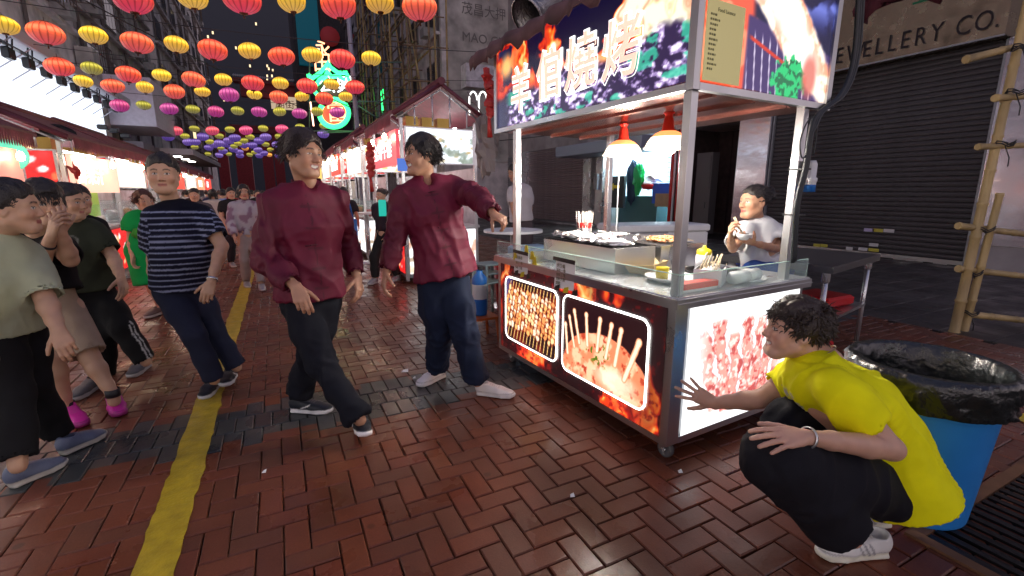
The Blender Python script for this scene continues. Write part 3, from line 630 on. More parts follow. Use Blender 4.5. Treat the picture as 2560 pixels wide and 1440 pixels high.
# front (street side) pictures: seen face is -x ; U runs from far (y=L) to near
paint('picture_panel', (-.003, L_ - .05, .14), (0, -1, 0), (0, 0, 1), L_ - .1, .70, 330, 130, pic_front, st_, .5)
def frame_ring(name, y0, y1, z0, z1, parent, x=-.012, wd=.011):
    """rounded lit border, y0>y1"""
    def rr_pts(o):
        pts = []; r = .05 + o
        for (cy, cz, a0) in [(y0 - .05, z1 - .05, 0), (y1 + .05, z1 - .05, 90), (y1 + .05, z0 + .05, 180), (y0 - .05, z0 + .05, 270)]:
            for q in range(5): a = R_(a0 + q * 22.5); pts.append((cy + r * math.cos(a), cz + r * math.sin(a)))
        return pts
    A_, B_ = rr_pts(0), rr_pts(wd); n = len(A_); vs = [(x, *p) for p in A_] + [(x, *p) for p in B_] + [(x + .006, *p) for p in B_]
    fs = [[i, (i + 1) % n, n + (i + 1) % n, n + i] for i in range(n)] + [[n + i, n + (i + 1) % n, 2 * n + (i + 1) % n, 2 * n + i] for i in range(n)]
    m = MB(); m.add(vs, fs, False); return m.build(name, mat('white_lit_border', (1, .97, .93), emit=2.2), parent)
paint('skewer_picture', (-.008, 1.68, .25), (0, -1, 0), (0, 0, 1), .70, .49, 150, 110, pic_skewers, st_, .55)
frame_ring('picture_border', 1.68, .98, .25, .74, st_)
paint('rib_picture', (-.008, .90, .24), (0, -1, 0), (0, 0, 1), .74, .50, 160, 110, pic_ribs, st_, .55)
frame_ring('picture_border', .90, .16, .24, .74, st_)
paint('kebab_picture', (.10, -.003, .14), (1, 0, 0), (0, 0, 1), .965, .70, 200, 150, pic_kebab_white, st_, .66)
# --- castors
for (a, b) in [(.07, .08), (.07, L_ - .1), (W_ - .08, .08), (W_ - .08, L_ - .1)]:
    c = MB(); c.m = 0; c.bb((a - .035, b - .035, .095), (a + .035, b + .035, .103)); c.bb((a - .022, b - .03, .04), (a - .017, b + .012, .097)); c.bb((a + .017, b - .03, .04), (a + .022, b + .012, .097)); co_ = c.build('castor', steel, st_)
    wv = MB(); wv.lathe([(.0, -.014), (.03, -.014), (.034, -.016), (.045, -.015), (.047, 0), (.045, .015), (.034, .016), (.03, .014), (.0, .014)], (a, b - .02, .047), 20, ax=[(0, 1, 0), (0, 0, 1), (1, 0, 0)]); wv.build('wheel', mat('grey_castor_wheel', (.10, .10, .105), .5), co_)
    wv = MB(); wv.tube([(a - .024, b - .02, .047), (a + .024, b - .02, .047)], .012, 8); wv.build('axle', steel_clean, co_)
# --- posts
for (a, b) in [(.03, .03), (.03, L_ - .25), (W_ - .17, .03), (W_ - .17, L_ - .25)]:
    m = MB(); m.bb((a - .02, b - .02, .9), (a + .025, b + .025, 1.86), .003); m.build('post', steel, st_)
# --- glass guards
for nm, a, b in [('glass_guard', (-.005, -.01, .895), (.003, L_, 1.01)), ('glass_guard', (.004, -.012, .895), (W_, -.004, 1.01))]:
    m = MB(); m.bb(a, b); m.build(nm, glassm, st_)
m = MB(); m.bb((-.006, -.01, 1.0101), (.004, L_, 1.0135)); m.bb((.004, -.013, 1.0101), (W_, -.003, 1.0135)); m.build('glass_edge', mat('green_glass_edge', (.55, .8, .72), .2, spec=.8), st_)
# --- roof box and sign
m = MB(); m.bb((0.0, 0, 1.855), (W_, L_ + .02, 1.885)); m.build('roof_pan', MATS.get('reddish_roof_steel') or mat('reddish_roof_steel', (.40, .20, .17), .22, .9), st_)
m = MB(); m.bb((.02, .02, 1.886), (W_ - .02, L_, 2.50)); m.build('sign_box', tin, st_)
m = MB()
for (a0, b0, a1, b1) in [(-.012, -.012, .03, .03), (-.012, L_ - .01, .03, L_ + .03), (W_ - .03, -.012, W_ + .012, .03)]: m.bb((a0, b0, 1.845), (a1, b1, 2.52))
m.bb((-.014, .03, 1.845), (.02, L_ - .01, 1.875)); m.bb((.03, -.014, 1.845), (W_ - .03, .02, 1.875)); m.bb((-.012, .03, 2.44), (.02, L_ - .01, 2.47)); m.bb((.03, -.012, 2.47), (W_ - .03, .02, 2.5)); m.build('sign_frame', steel, st_)
m = MB()
for k in range(3): m.bb((.2 + k * .3, .05, 1.84), (.23 + k * .3, L_, 1.855))
m.build('roof_rib', mat('reddish_roof_steel', (.35, .16, .13), .25, .9), st_)
paint('sign_picture', (.0, L_ - .01, 1.875), (0, -1, 0), (0, 0, 1), L_ - .04, .565, 330, 110, pic_sign, st_, .5)
paint('sign_picture', (.03, .0, 1.875), (1, 0, 0), (0, 0, 1), W_ - .06, .6, 190, 110, pic_sign_side, st_, .55)
peach = mat('peach_lit_letter', (1, .62, .50), emit=.42, ecol=(1, .55, .42)); whl = mat('white_lit_outline', (1, 1, 1), emit=.7)
for chh, (pxl, pyl, pxr, pyr) in zip('羊倌燒烤', [(1283, 278, 1333, 168), (1347, 248, 1415, 136), (1418, 225, 1505, 92), (1512, 200, 1620, 45)]):
    a = Sa(pxl, pyl, 0); b = Sa(pxr, pyr, 0); h_ = min(b[2], 2.42) - a[2]; w_ = abs(a[1] - b[1])
    size = .31
    text('letter_outline', chh, size, whl, st_, (-.004, a[1] + .02, a[2] + .015), (0, -1, 0), (0, 0, 1), .003, offset=.014, squeeze=w_ / size * .98)
    text('letter', chh, size, peach, st_, (-.011, a[1] + .02, a[2] + .015), (0, -1, 0), (0, 0, 1), .004, offset=.002, squeeze=w_ / size * .98)
# licence sheet
m = MB(); m.bb((.035, -.02, 1.885), (.29, -.016, 2.215)); pl = m.build('licence_sheet', mat('backlit_sheet', (.72, .66, .33), .7, emit=.10, ecol=(.8, .7, .3)), st_)  # sign light through the paper put in as yellow tint and slight emission
for k in range(13):
    text('sheet_writing', rng.choice(['Food Licence', 'conditions of use', 'stall permit no.', 'hawker licence', 'valid for this stall only']) if k < 1 else 'llll lll lllll ll llll'[: rng.randint(12, 22)], .013 if k else .022, mat('grey_ink', (.22, .22, .14), .8), st_, (.055 if k else .1, -.0215, 2.17 - k * .02), (1, 0, 0), (0, 0, 1), .0006)
# --- awning with scalloped hem
aw = sempty('scalloped_awning', -.12, 0, 2.38, 'frayed brown awning with scalloped hem above the barbecue stall sign', 'awning')
m = MB(); n = 60; y0, y1 = -.5, 2.06; vs = []
for j in range(4):
    for i in range(n):
        y = y0 + (y1 - y0) * i / (n - 1); sag = .015 * math.sin(i * 1.1) + .01 * math.sin(i * .37)
        if j == 0: vs.append((.9, y, .42))
        elif j == 1: vs.append((.0 + sag, y, .06))
        elif j == 2: vs.append((-.02 + sag, y, .02 + .006 * math.sin(i)))
        else: vs.append((-.02 + sag * 1.5, y, -.075 + .05 * abs(math.sin(i * .9)) + rng.uniform(-.01, .01)))
m.add(vs, [[j * n + i, j * n + i + 1, (j + 1) * n + i + 1, (j + 1) * n + i] for j in range(3) for i in range(n - 1)], True)
o = m.build('awning_cloth', mat('brown_awning_cloth', (0.11, .055, .06), .8, bump=.4, bscale=20, var=.4), aw); so = o.modifiers.new('t', 'SOLIDIFY'); so.thickness = .006
# --- flexible duct
dc = MB(); prof = []
pA, pB = Q(1318, 42, 3.6), Q(1440, -60, 3.9); d = (pB - pA); ln = np.linalg.norm(d); d /= ln; s_ = np.cross(d, (0, 0, 1)); s_ /= np.linalg.norm(s_)
for i in range(46): prof.append((.125 + (.008 if i % 2 else -.004), i * ln / 30))
dc.lathe(prof, pA, 28, ax=[s_, np.cross(d, s_), d], rip=lambda a, j: .02 * math.sin(a * 9 + j * 2.3))
dc.lathe([(.13, -.01), (.137, -.01), (.137, .02), (.122, .02), (.122, .2)], pA, 28, ax=[s_, np.cross(d, s_), d])
dc.build('exhaust_duct', mat('crinkled_foil', (.45, .43, .42), .3, 1.0, bump=1.0, bscale=60), None, 'crinkled silver flexible exhaust duct above the awning', 'duct')
# --- heat lamps
lampm = mat('red_lamp_enamel', (.75, .03, .015), .3); lampg = mat('orange_glowing_shade', (1, .35, .12), .4, emit=.8, ecol=(1, .26, .08)); cream = mat('cream_glowing_shade', (1, .85, .7), .4, emit=1.1, ecol=(1, .80, .60)); inner = mat('lamp_inner', (1, .9, .75), .4, emit=6, ecol=(1, .93, .85))
def heat_lamp(a, b, z, label, cord=.2):
    t = sempty('heat_lamp', a, b, z, label, 'heat lamp', 'red enamel heat lamps under the stall roof')
    m = MB(); m.lathe([(.018, .2), (.03, .195), (.032, .185), (.022, .18), (.022, .165), (.028, .15), (.034, .10), (.048, .085)], (0, 0, 0), 24); m.build('neck', lampm, t)
    m = MB(); m.lathe([(.036, .21), (.036, .225), (.0, .226)], (0, 0, 0), 18); m.tube([(0, 0, .2), (0, 0, .2 + cord)], .005, 6); m.build('ceiling_rose', white, t)
    m = MB(); m.lathe([(.048, .085), (.075, .072), (.096, .052)], (0, 0, 0), 32); m.build('shade', lampg, t)
    m = MB(); m.lathe([(.096, .052), (.113, .03), (.125, .004), (.137, -.012), (.131, -.012), (.119, .006), (.095, .042), (.07, .066), (.04, .078)], (0, 0, 0), 32); m.build('glowing_rim', cream, t)
    m = MB(); m.lathe([(0, .06), (.03, .055), (.05, .02), (.055, -.01), (.045, -.035), (.02, -.05), (0, -.053)], (0, 0, 0), 20); m.build('bulb', inner, t)
    ld = bpy.data.lights.new('heat_lamp_light', 'POINT'); ld.energy = 17; ld.color = (1, .93, .84); ld.shadow_soft_size = .05
    lo = bpy.data.objects.new('heat_lamp_light', ld); col.objects.link(lo); lo.parent = t; lo.location = (0, 0, -.10)
    return t
pl1 = Sa(1557, 384, .50); pl2 = Sa(1686, 362, .50)
heat_lamp(.50, pl1[1], pl1[2], 'smaller red heat lamp left of the front stall post')
heat_lamp(.44, pl2[1] + .0, Sa(1686, 364, .44)[2], 'larger red heat lamp partly behind the front stall post')
m = MB(); q0 = Sa(1549, 440, .45); q1 = Sa(1540, 590, .45); m.tube([(.45, q0[1], 1.6), (.45, q0[1] + .01, 1.45), (.45, q1[1], 1.2), (.45, q1[1] + .01, 1.05)], .004, 6)
o = m.build('hanging_cable', white, None, 'thin white cable hanging below the smaller heat lamp', 'cable'); o.location = tuple(SO); o.rotation_euler = (0, 0, SA)
# --- grills on the counter
def sbuild(mb, name, m_, label, cat, group=None):
    o = mb.build(name, m_, None, label, cat, group); o.location = tuple(SO); o.rotation_euler = (0, 0, SA); return o
foilm = mat('crumpled_foil', (.80, .80, .82), .22, 1.0, bump=1.0, bscale=35); char = mat('charcoal_bed', (.015, .012, .012), .95, bump=1, bscale=80)
gx0, gx1, gy0, gy1, gz = .16, .50, .62, 1.40, 1.06
gr = sempty('charcoal_grill', 0, 0, 0, 'long steel charcoal grill piled with foil parcels on the stall counter', 'grill')
m = MB(); m.bb((gx0, gy0, .905), (gx1, gy0 + .01, gz)); m.bb((gx0, gy1 - .01, .905), (gx1, gy1, gz)); m.bb((gx0, gy0 + .01, .905), (gx0 + .01, gy1 - .01, gz)); m.bb((gx1 - .01, gy0 + .01, .905), (gx1, gy1 - .01, gz)); m.bb((gx0 + .01, gy0 + .01, .905), (gx1 - .01, gy1 - .01, .92)); m.build('trough', steel, gr)
m = MB(); m.bb((gx0 + .012, gy0 + .012, .921), (gx1 - .012, gy1 - .012, 1.03)); m.build('charcoal', char, gr)
for k in range(26): m = MB(); y = gy0 + .03 + k * .029; m.tube([(gx0 - .02, y, gz + .004), (gx1 + .02, y, gz + .004)], .0028, 5); m.build('grate_bar', iron, gr)
m = MB(); m.tube([(gx0 + .03, gy0 - .03, gz + .009), (gx0 + .03, gy1 + .03, gz + .009)], .003, 5); m.tube([(gx1 - .03, gy0 - .03, gz + .009), (gx1 - .03, gy1 + .03, gz + .009)], .003, 5); m.build('cross_rod', iron, gr)
def blob(mb, c, r, ax, sd, amp=.3, n=9, k=12):
    A = np.array(ax, float); vs = []
    for j in range(n + 1):
        ph = math.pi * j / n
        for i in range(k):
            th = 2 * math.pi * i / k; d_ = np.array([math.sin(ph) * math.cos(th), math.sin(ph) * math.sin(th), math.cos(ph)])
            f = 1 + amp * (float(noise3(d_ * 2.2 + sd * 3.7, 5)) - .5) * 2 + amp * .6 * (float(noise3(d_ * 5 + sd, 9)) - .5); vs.append(np.array(c) + (d_ * np.array(r) * f) @ A)
    return mb.add(vs, [[j * k + i, j * k + (i + 1) % k, (j + 1) * k + (i + 1) % k, (j + 1) * k + i] for j in range(n) for i in range(k)], False)
ORD = 'first second third fourth fifth sixth seventh eighth ninth tenth eleventh twelfth thirteenth fourteenth fifteenth sixteenth seventeenth eighteenth nineteenth twentieth'.split()
for i in range(20):
    m = MB(); a = .20 + rng.random() * .27; b = .68 + (i / 19) * .68 + rng.uniform(-.02, .02); an = rng.uniform(-.9, .9)
    m_ax = [(math.cos(an), math.sin(an), rng.uniform(-.1, .15)), (-math.sin(an), math.cos(an), 0), (0, 0, 1)]
    blob(m, (a, b, gz + .03 + (i % 3) * .008), (.075 + rng.random() * .02, .026, .02), m_ax, i, .45)
    sbuild(m, 'foil_parcel', foilm, '%s crumpled foil parcel from the near end of the long charcoal grill' % ORD[i], 'foil parcel', 'foil parcels on the charcoal grill')
# second, wider grill box behind
g2 = sempty('gas_grill', 0, 0, 0, 'shorter steel grill box with dark mesh and browned skewers', 'grill')
m = MB(); m.bb((.53, .60, .905), (.92, .98, 1.05)); m.bb((.52, .59, 1.05), (.93, .60, 1.06)); m.build('grill_box', steel, g2)
m = MB(); m.bb((.55, .62, 1.05), (.90, .96, 1.056)); m.build('grill_mesh', char, g2)
meatm = mat('grilled_meat', (.52, .22, .09), .45, bump=.8, bscale=60, var=.4, vscale=40)
stickm = mat('pale_skewer_stick', (.62, .50, .33), .6)
for k in range(7):
    t = sempty('meat_skewer', .66 + k * .035, .68, 1.075 + (k % 2) * .012, '%s browned meat skewer from the left on the shorter grill' % ORD[k], 'skewer', 'skewers on the shorter grill', rz=rng.uniform(-.15, .15))
    m = MB(); m.tube([(0, -.05, 0), (0, .24, 0)], .002, 5); m.build('stick', stickm, t)
    m = MB(); [blob(m, (0, .02 + q * .03, 0), (.014, .018, .012), np.eye(3), k * 9 + q, .3, 6, 8) for q in range(6)]; m.build('meat', meatm, t)
# container of skewers (steel cup) behind the grill
pc = Sa(1405, 600, .62); t = sempty('skewer_cup', .62, 1.50, .9, 'tall steel cup packed with upright white skewers behind the foil parcels', 'cup')
m = MB(); m.lathe([(0, 0), (.05, 0), (.055, .20), (.052, .20), (.048, .01), (0, .01)], (0, 0, 0.06), 24); m.bb((-.07, -.07, 0), (.07, .07, .06)); m.build('cup', steel_clean, t)
m = MB(); m.sm = False
for k in range(46):
    a = rng.uniform(0, 6.28); r = .048 * math.sqrt(rng.random()); m.tube([(r * math.cos(a), r * math.sin(a), .1), (r * 1.5 * math.cos(a), r * 1.5 * math.sin(a), .34 + rng.uniform(-.02, .012))], .003, 5)
o = m.build('skewers', mat('white_skewer', (.8, .74, .66), .6), t); o['kind'] = 'stuff'
m = MB(); m.lathe([(.054, .215), (.062, .26), (.06, .26), (.052, .215)], (0, 0, 0), 20); m.build('red_band', red_metal, t)
# bowl, tray and box of sticks near the front post
plate = mat('white_ceramic', (.75, .76, .76), .2)
pp = G(1690, 668, .92); lp = pp - SO; pa, pb = lp @ SV, lp @ SU
m = MB(); m.lathe([(0, .905), (.10, .905), (.15, .93), (.148, .936), (.10, .915), (0, .915)], (.30, .30, 0), 32); sbuild(m, 'serving_plate', plate, 'white round plate holding a yellow cup beside the front post', 'plate')
m = MB(); m.lathe([(0, .92), (.032, .92), (.036, .99), (.033, .99), (.03, .925), (0, .925)], (.22, .30, 0), 20); sbuild(m, 'yellow_cup', yellow_pl, 'small yellow plastic cup on the white plate', 'cup')
m = MB(); m.add([(.34, .46, .907), (.52, .56, .907), (.44, .70, .907), (.27, .60, .907), (.30, .44, .975), (.57, .57, .97), (.47, .75, .985), (.22, .60, .96)], [(0, 1, 2, 3), (0, 4, 5, 1), (1, 5, 6, 2), (2, 6, 7, 3), (3, 7, 4, 0)], False)
o = sbuild(m, 'paper_tray', mat('kraft_paper', (.52, .40, .22), .8, bump=.3, bscale=20), 'open brown paper tray lying between the grills and the white plate', 'tray'); so = o.modifiers.new('t', 'SOLIDIFY'); so.thickness = .002
bxm = mat('milky_plastic', (.72, .73, .78), .3)
t = sempty('skewer_box', .42, .14, .905, 'white plastic box heaped with wrapped skewer sticks behind the front post', 'box', rz=.5)
m = MB(); m.bb((-.11, -.07, 0), (.11, .07, .004)); m.bb((-.11, -.07, .004), (-.106, .07, .09)); m.bb((.106, -.07, .004), (.11, .07, .09)); m.bb((-.106, -.07, .004), (.106, -.066, .09)); m.bb((-.106, .066, .004), (.106, .07, .09)); m.build('box', bxm, t)
m = MB(); m.sm = False
for k in range(26): y = rng.uniform(-.055, .055); z = .04 + rng.random() * .06; m.tube([(-.10, y, z - .03), (.15 + rng.uniform(-.02, .03), y + rng.uniform(-.01, .03), z + .05)], .003, 5)
o = m.build('sticks', stickm, t); o['kind'] = 'stuff'
m = MB(); [blob(m, (rng.uniform(-.09, .07), rng.uniform(-.05, .05), .07), (.035, .03, .02), np.eye(3), 30 + k, .4) for k in range(7)]; m.build('wrapping', paper, t)
# sauce bottle with yellow lid further back
t = sempty('sauce_pot', .72, .42, .905, 'clear pot with a yellow screw lid behind the box of sticks', 'pot')
m = MB(); m.lathe([(0, 0), (.05, 0), (.05, .10), (.04, .115)], (0, 0, 0), 20); m.build('pot', bxm, t)
m = MB(); m.lathe([(.045, .11), (.045, .135), (.03, .145), (.012, .15), (.01, .165), (0, .165)], (0, 0, 0), 20); m.build('lid', yellow_pl, t)
# round wok ring in the counter
m = MB(); m.lathe([(.0, .902), (.17, .902), (.19, .915), (.26, .915), (.275, .905), (.28, .903)], (.72, .32, 0), 40); sbuild(m, 'hotplate_ring', plate, 'large white round ring around the dark hotplate at the stall end', 'hotplate')
m = MB(); m.lathe([(0, .908), (.12, .907), (.15, .913), (.165, .93), (.175, .93), (.17, .918)], (.70, .33, 0), 36); sbuild(m, 'hotplate', iron, 'black round hotplate sunk in the white ring', 'hotplate')
# red and white wrap box and paper rolls behind the right glass
t = sempty('wrap_box', .24, .07, .903, 'red and white foil wrap carton lying behind the right glass guard', 'carton')
m = MB(); m.m = 0; m.bb((-.17, -.03, 0), (.13, .035, .045)); m.build('carton', paper, t); m = MB(); m.bb((-.165, -.034, .015), (.12, -.0302, .044)); m.bb((-.165, -.03, .0452), (.12, .03, .047)); m.build('red_label', mat('red_print', (.75, .06, .03), .5), t)
for k, (a, b) in enumerate([(.50, .06), (.62, .075)]):
    m = MB(); c = (a, b, .94); m.lathe([(0, 0), (.036, 0), (.036, .12), (.0, .12)], c, 18, ax=[(0, 1, 0), (0, 0, 1), (1, 0, 0)]); sbuild(m, 'paper_roll', plate, ['white paper roll lying right of the red carton on the counter', 'white paper roll nearest the glass corner bolt on the right'][k], 'paper roll')
# price sheets taped on the street side
hz = [mat('tape_yellow', (.75, .62, .03), .5), mat('tape_black', (.02, .02, .02), .5)]
def price(y, z0, wd, ht, lines, label):
    t = sempty('price_sheet', -.032, y, z0, label, 'price sheet'); m = MB(); m.add([(0, wd / 2, 0), (0, -wd / 2, .01), (.012, -wd / 2, ht), (.012, wd / 2, ht)], [(0, 1, 2, 3)], False); o = m.build('sheet', paper, t); so = o.modifiers.new('t', 'SOLIDIFY'); so.thickness = .002
    for k, s in enumerate(lines): text('sheet_writing', s, .026 if k else .03, MATS['grey_ink'], t, (-.004 + .011 * (1 - k / len(lines)), wd / 2 - .02, ht - .05 - k * (ht - .05) / len(lines)), (0, -1, 0), (0, 0, 1), .0006)
    for k in range(3):
        m = MB(); yy = wd / 2 - .02 - k * wd * .45; m.add([(-.004, yy, .015), (-.004, yy - .05, .03), (-.004, yy - .045, -.01), (-.004, yy + .01, -.02)], [(0, 1, 2, 3)], False); m.build('tape', hz[(k + 1) % 2] if k != 1 else hz[0], t)
    m = MB(); m.add([(-.002, wd / 2 + .015, ht - .008), (-.002, -wd / 2 - .01, ht - .012), (0, -wd / 2 - .01, ht + .014), (0, wd / 2 + .015, ht + .016)], [(0, 1, 2, 3)], False); m.build('tape', hz[1], t)
price(1.42, .80, .19, .16, ['羊肉串', '$15 一串', '$40 三串'], 'smaller price sheet taped to the far half of the counter edge')
price(.88, .78, .21, .19, ['烤生蠔', '$20 一隻', '$50 三隻', '$98 六隻', '燒烤'], 'larger price sheet taped to the middle of the counter edge')
for k, (y, z) in enumerate([(1.36, .99), (1.28, .955), (1.52, .92), (1.25, .92)]):
    m = MB(); m.add([(-.02, y + .03, z - .03), (-.022, y - .035, z - .025), (-.03, y - .03, z + .035), (-.015, y + .025, z + .03)], [(0, 1, 2, 3)], False); o = sbuild(m, 'tape_scrap', hz[0], ['uppermost yellow tape scrap by the far price sheet', 'second yellow tape scrap by the far price sheet', 'yellow tape scrap left of the far price sheet', 'lowest yellow tape scrap right of the far price sheet'][k], 'tape'); so = o.modifiers.new('t', 'SOLIDIFY'); so.thickness = .002
# cables and industrial plug on the right post
a_, b_ = W_ - .17, .03
cb = MB(); q = [Sb(2130, -10, .0), Sb(2118, 150, .0), Sb(2085, 240, .0), Sb(2020, 300, .0), Sb(1998, 420, .0), Sb(1975, 520, .0), Sb(1968, 655, .0)]
def smooth_path(P_, n=6):
    P_ = [np.array(p, float) for p in P_]; out = []
    for i in range(len(P_) - 1):
        p0, p1, p2, p3 = P_[max(i - 1, 0)], P_[i], P_[i + 1], P_[min(i + 2, len(P_) - 1)]
        for k in range(n): t = k / n; out.append(.5 * ((2 * p1) + (-p0 + p2) * t + (2 * p0 - 5 * p1 + 4 * p2 - p3) * t * t + (-p0 + 3 * p1 - 3 * p2 + p3) * t ** 3))
    return out + [P_[-1]]
for k, dx in enumerate((0, .018, .036)): cb.tube([p + np.array([dx * (1 if i < 20 else .3), -.03 - .004 * k, dx * .3]) for i, p in enumerate(smooth_path(q))], .009 if k else .011, 8)
sbuild(cb, 'power_cables', mat('dark_cable', (.025, .03, .035), .45), 'bundle of thick dark cables running down the right stall post', 'cable')
cb = MB(); cb.tube(smooth_path([(a_ + .04, -.03, 1.80), (a_ - .05, -.03, 1.77), (a_ - .10, -.03, 1.66), (a_ - .06, -.03, 1.58), (a_ + .0, -.03, 1.62)]), .004, 6); cb.tube(smooth_path([(a_ + .03, -.03, 1.82), (a_ + .05, -.03, 1.7), (a_ + .045, -.03, 1.60)]), .004, 6); cb.tube([(a_ - .06, -.03, 1.78), (a_ + .16, -.05, 1.86)], .002, 5); sbuild(cb, 'thin_cable', MATS['dark_cable'], 'thin grey cable looped around the right stall post', 'cable')
t = sempty('industrial_plug', a_ + .055, -.02, 1.42, 'white industrial plug with a blue collar on the right stall post', 'plug')
m = MB(); m.lathe([(0, .15), (.022, .15), (.03, .13), (.03, .06), (.038, .055), (.038, .04), (.034, .03), (.034, .02)], (0, 0, 0), 16); m.build('plug_body', white, t)
m = MB(); m.lathe([(.034, .02), (.035, -.02), (.0, -.02)], (0, 0, 0), 16); m.build('blue_collar', blue_pl, t)
for z in (1.27, 1.52): m = MB(); m.bb((a_ - .026, -.005 - .03, z), (a_ + .03, .06, z + .008)); m.build('cable_tie', black, st_)

# ================================================================== WORK TABLE with blue tub
def leg_tube(mb, x, y, z0, z1, r=.02): mb.tube([(x, y, z0), (x, y, z1)], r, 12)
wtab = empty('work_table', (3.66, 1.98, 0), R_(12), 'stainless steel two tier work table behind the crouching man', 'table')
m = MB(); m.bb((0, 0, .845), (1.15, .85, .855)); m.bb((-.004, -.004, .80), (1.154, .02, .846)); m.bb((-.004, .83, .80), (1.154, .854, .846)); m.bb((-.004, .02, .80), (.02, .83, .846)); m.bb((1.13, .02, .80), (1.154, .83, .846)); m.build('tabletop', mat('dull_steel_top', (.20, .20, .21), .35, .9), wtab)
for (x, y) in [(.06, .06), (1.09, .06), (.06, .79), (1.09, .79)]:
    m = MB(); leg_tube(m, x, y, .03, .8); m.lathe([(.024, .72), (.03, .73), (.03, .80)], (x, y, 0), 12); m.lathe([(.012, 0), (.022, .0), (.024, .04)], (x, y, 0), 12); m.build('leg', steel_clean, wtab)
m = MB(); m.bb((.04, .04, .38), (1.11, .81, .405)); m.build('shelf', steel, wtab)
m = MB(); m.lathe([(0, 0), (.19, 0), (.24, .30), (.235, .30), (.185, .01), (0, .01)], (4.0, 2.75, .43), 28); m.lathe([(.24, .3), (.255, .3), (.255, .325), (.235, .325)], (4.0, 2.75, .43), 28); m.build('blue_tub', mat('deep_blue_plastic', (.01, .05, .35), .4), None, 'deep blue plastic tub on the lower shelf of the work table', 'tub')
m = MB(); m.bb((4.15, 2.25, .408), (4.55, 2.6, .50), .02); m.build('red_basket', mat('red_plastic', (.6, .015, .02), .4), None, 'red plastic basket on the shelf of the work table', 'basket')
m = MB(); m.bb((3.62, 2.05, .0), (3.95, 2.5, .34), .02); m.build('red_crate', MATS['red_plastic'], None, 'red plastic crate standing under the work table', 'crate')
# stool + freezer + round table etc
fz = empty('chest_freezer', tuple(G(1645, 840, 0)) if False else (4.62, 4.75, 0), R_(-12), 'white chest freezer standing behind the barbecue stall', 'freezer')
m = MB(); m.bb((-.62, 0, .06), (.75, .62, .86), .015); m.build('cabinet', white, fz)
m = MB(); m.bb((-.64, -.02, .865), (.77, .64, .965), .02); m.build('lid', white, fz)
m = MB(); m.bb((-.5, -.03, .855), (.1, -.021, .875)); m.build('handle', tin, fz)
def roundtable(x, y, h, r, label, group=None):
    t = empty('round_table', (x, y, 0), 0, label, 'table', group)
    m = MB(); m.lathe([(0, h - .03), (r, h - .03), (r, h), (0, h)], (0, 0, 0), 36, sm=False); m.build('table_top', white, t)
    m = MB(); m.tube([(0, 0, .03), (0, 0, h - .03)], .035, 12); m.build('stem', steel_clean, t)
    m = MB(); m.lathe([(0, .04), (.05, .035), (.28, .008), (.285, 0)], (0, 0, 0), 28); m.build('base', steel_clean, t)
    return t
rt = G(1283, 574, .95); roundtable(rt[0], rt[1], .95, .36, 'white round table beside the far post of the barbecue stall')
tb = G(925, 655); roundtable(tb[0], tb[1], 1.0, .34, 'white round standing table in front of the lit white counter')
# stacked stools + extinguisher under / by the round table
for k in range(3):
    s = empty('plastic_stool', (rt[0] - .48 + .0, rt[1] - .35, .1 * k), .2, ['lowest', 'middle', 'topmost'][k] + ' grey green plastic stool in the stack by the round table', 'stool', 'stacked plastic stools'); sg = mat('grey_green_plastic', (.22, .28, .28), .45)
    m = MB(); m.bb((-.13, -.13, .40), (.13, .13, .42), .01); m.build('seat', sg, s)
    for (a, b) in [(-1, -1), (1, -1), (1, 1), (-1, 1)]: m = MB(); m.tube([(a * .11, b * .11, .41), (a * .16, b * .16, .0)], .018, 6); m.build('leg', sg, s)
fe = Q(1198, 665, 4.3); t = empty('fire_extinguisher', (fe[0], fe[1], .25), 0, 'blue and white fire extinguisher standing on an orange stool', 'extinguisher')
m = MB(); m.lathe([(0, 0), (.065, 0), (.07, .02), (.07, .16)], (0, 0, 0), 18); m.lathe([(.07, .30), (.07, .36), (.03, .41), (.03, .44), (0, .44)], (0, 0, 0), 18); m.build('cylinder', blue_pl, t); m = MB(); m.lathe([(.071, .16), (.071, .30)], (0, 0, 0), 18); m.build('label_band', white, t); m = MB(); m.bb((-.02, -.05, .44), (.02, .07, .47)); m.build('valve', black, t)
os_ = empty('orange_stool', (fe[0], fe[1], 0), 0, 'small orange stool under the fire extinguisher', 'stool'); om = mat('orange_plastic', (.55, .12, .02), .4)
m = MB(); m.bb((-.14, -.14, .225), (.14, .14, .248)); m.build('seat', om, os_)
for (a, b) in [(-1, -1), (1, -1), (1, 1), (-1, 1)]: m = MB(); m.tube([(a * .12, b * .12, .23), (a * .14, b * .14, 0)], .015, 6); m.build('leg', om, os_)
m = MB(); m.lathe([(0, 0), (.15, 0), (.19, .62), (.185, .62), (.145, .01), (0, .01)], (rt[0] - .15, rt[1] - .2, 0.0), 20); m.build('red_bin', MATS['red_plastic'], None, 'red plastic bin under the white round table', 'bin')
m = MB(); m.bb((rt[0] - .3, rt[1] - .75, .5), (rt[0] + .1, rt[1] - .45, .82), .02); m.bb((rt[0] - .3, rt[1] - .75, 0), (rt[0] + .1, rt[1] - .45, .5), .02); m.build('tub_stack', mat('clear_blue_tub', (.25, .4, .55), .3), None, 'stacked pale blue storage tubs behind the far end of the stall', 'storage tub')
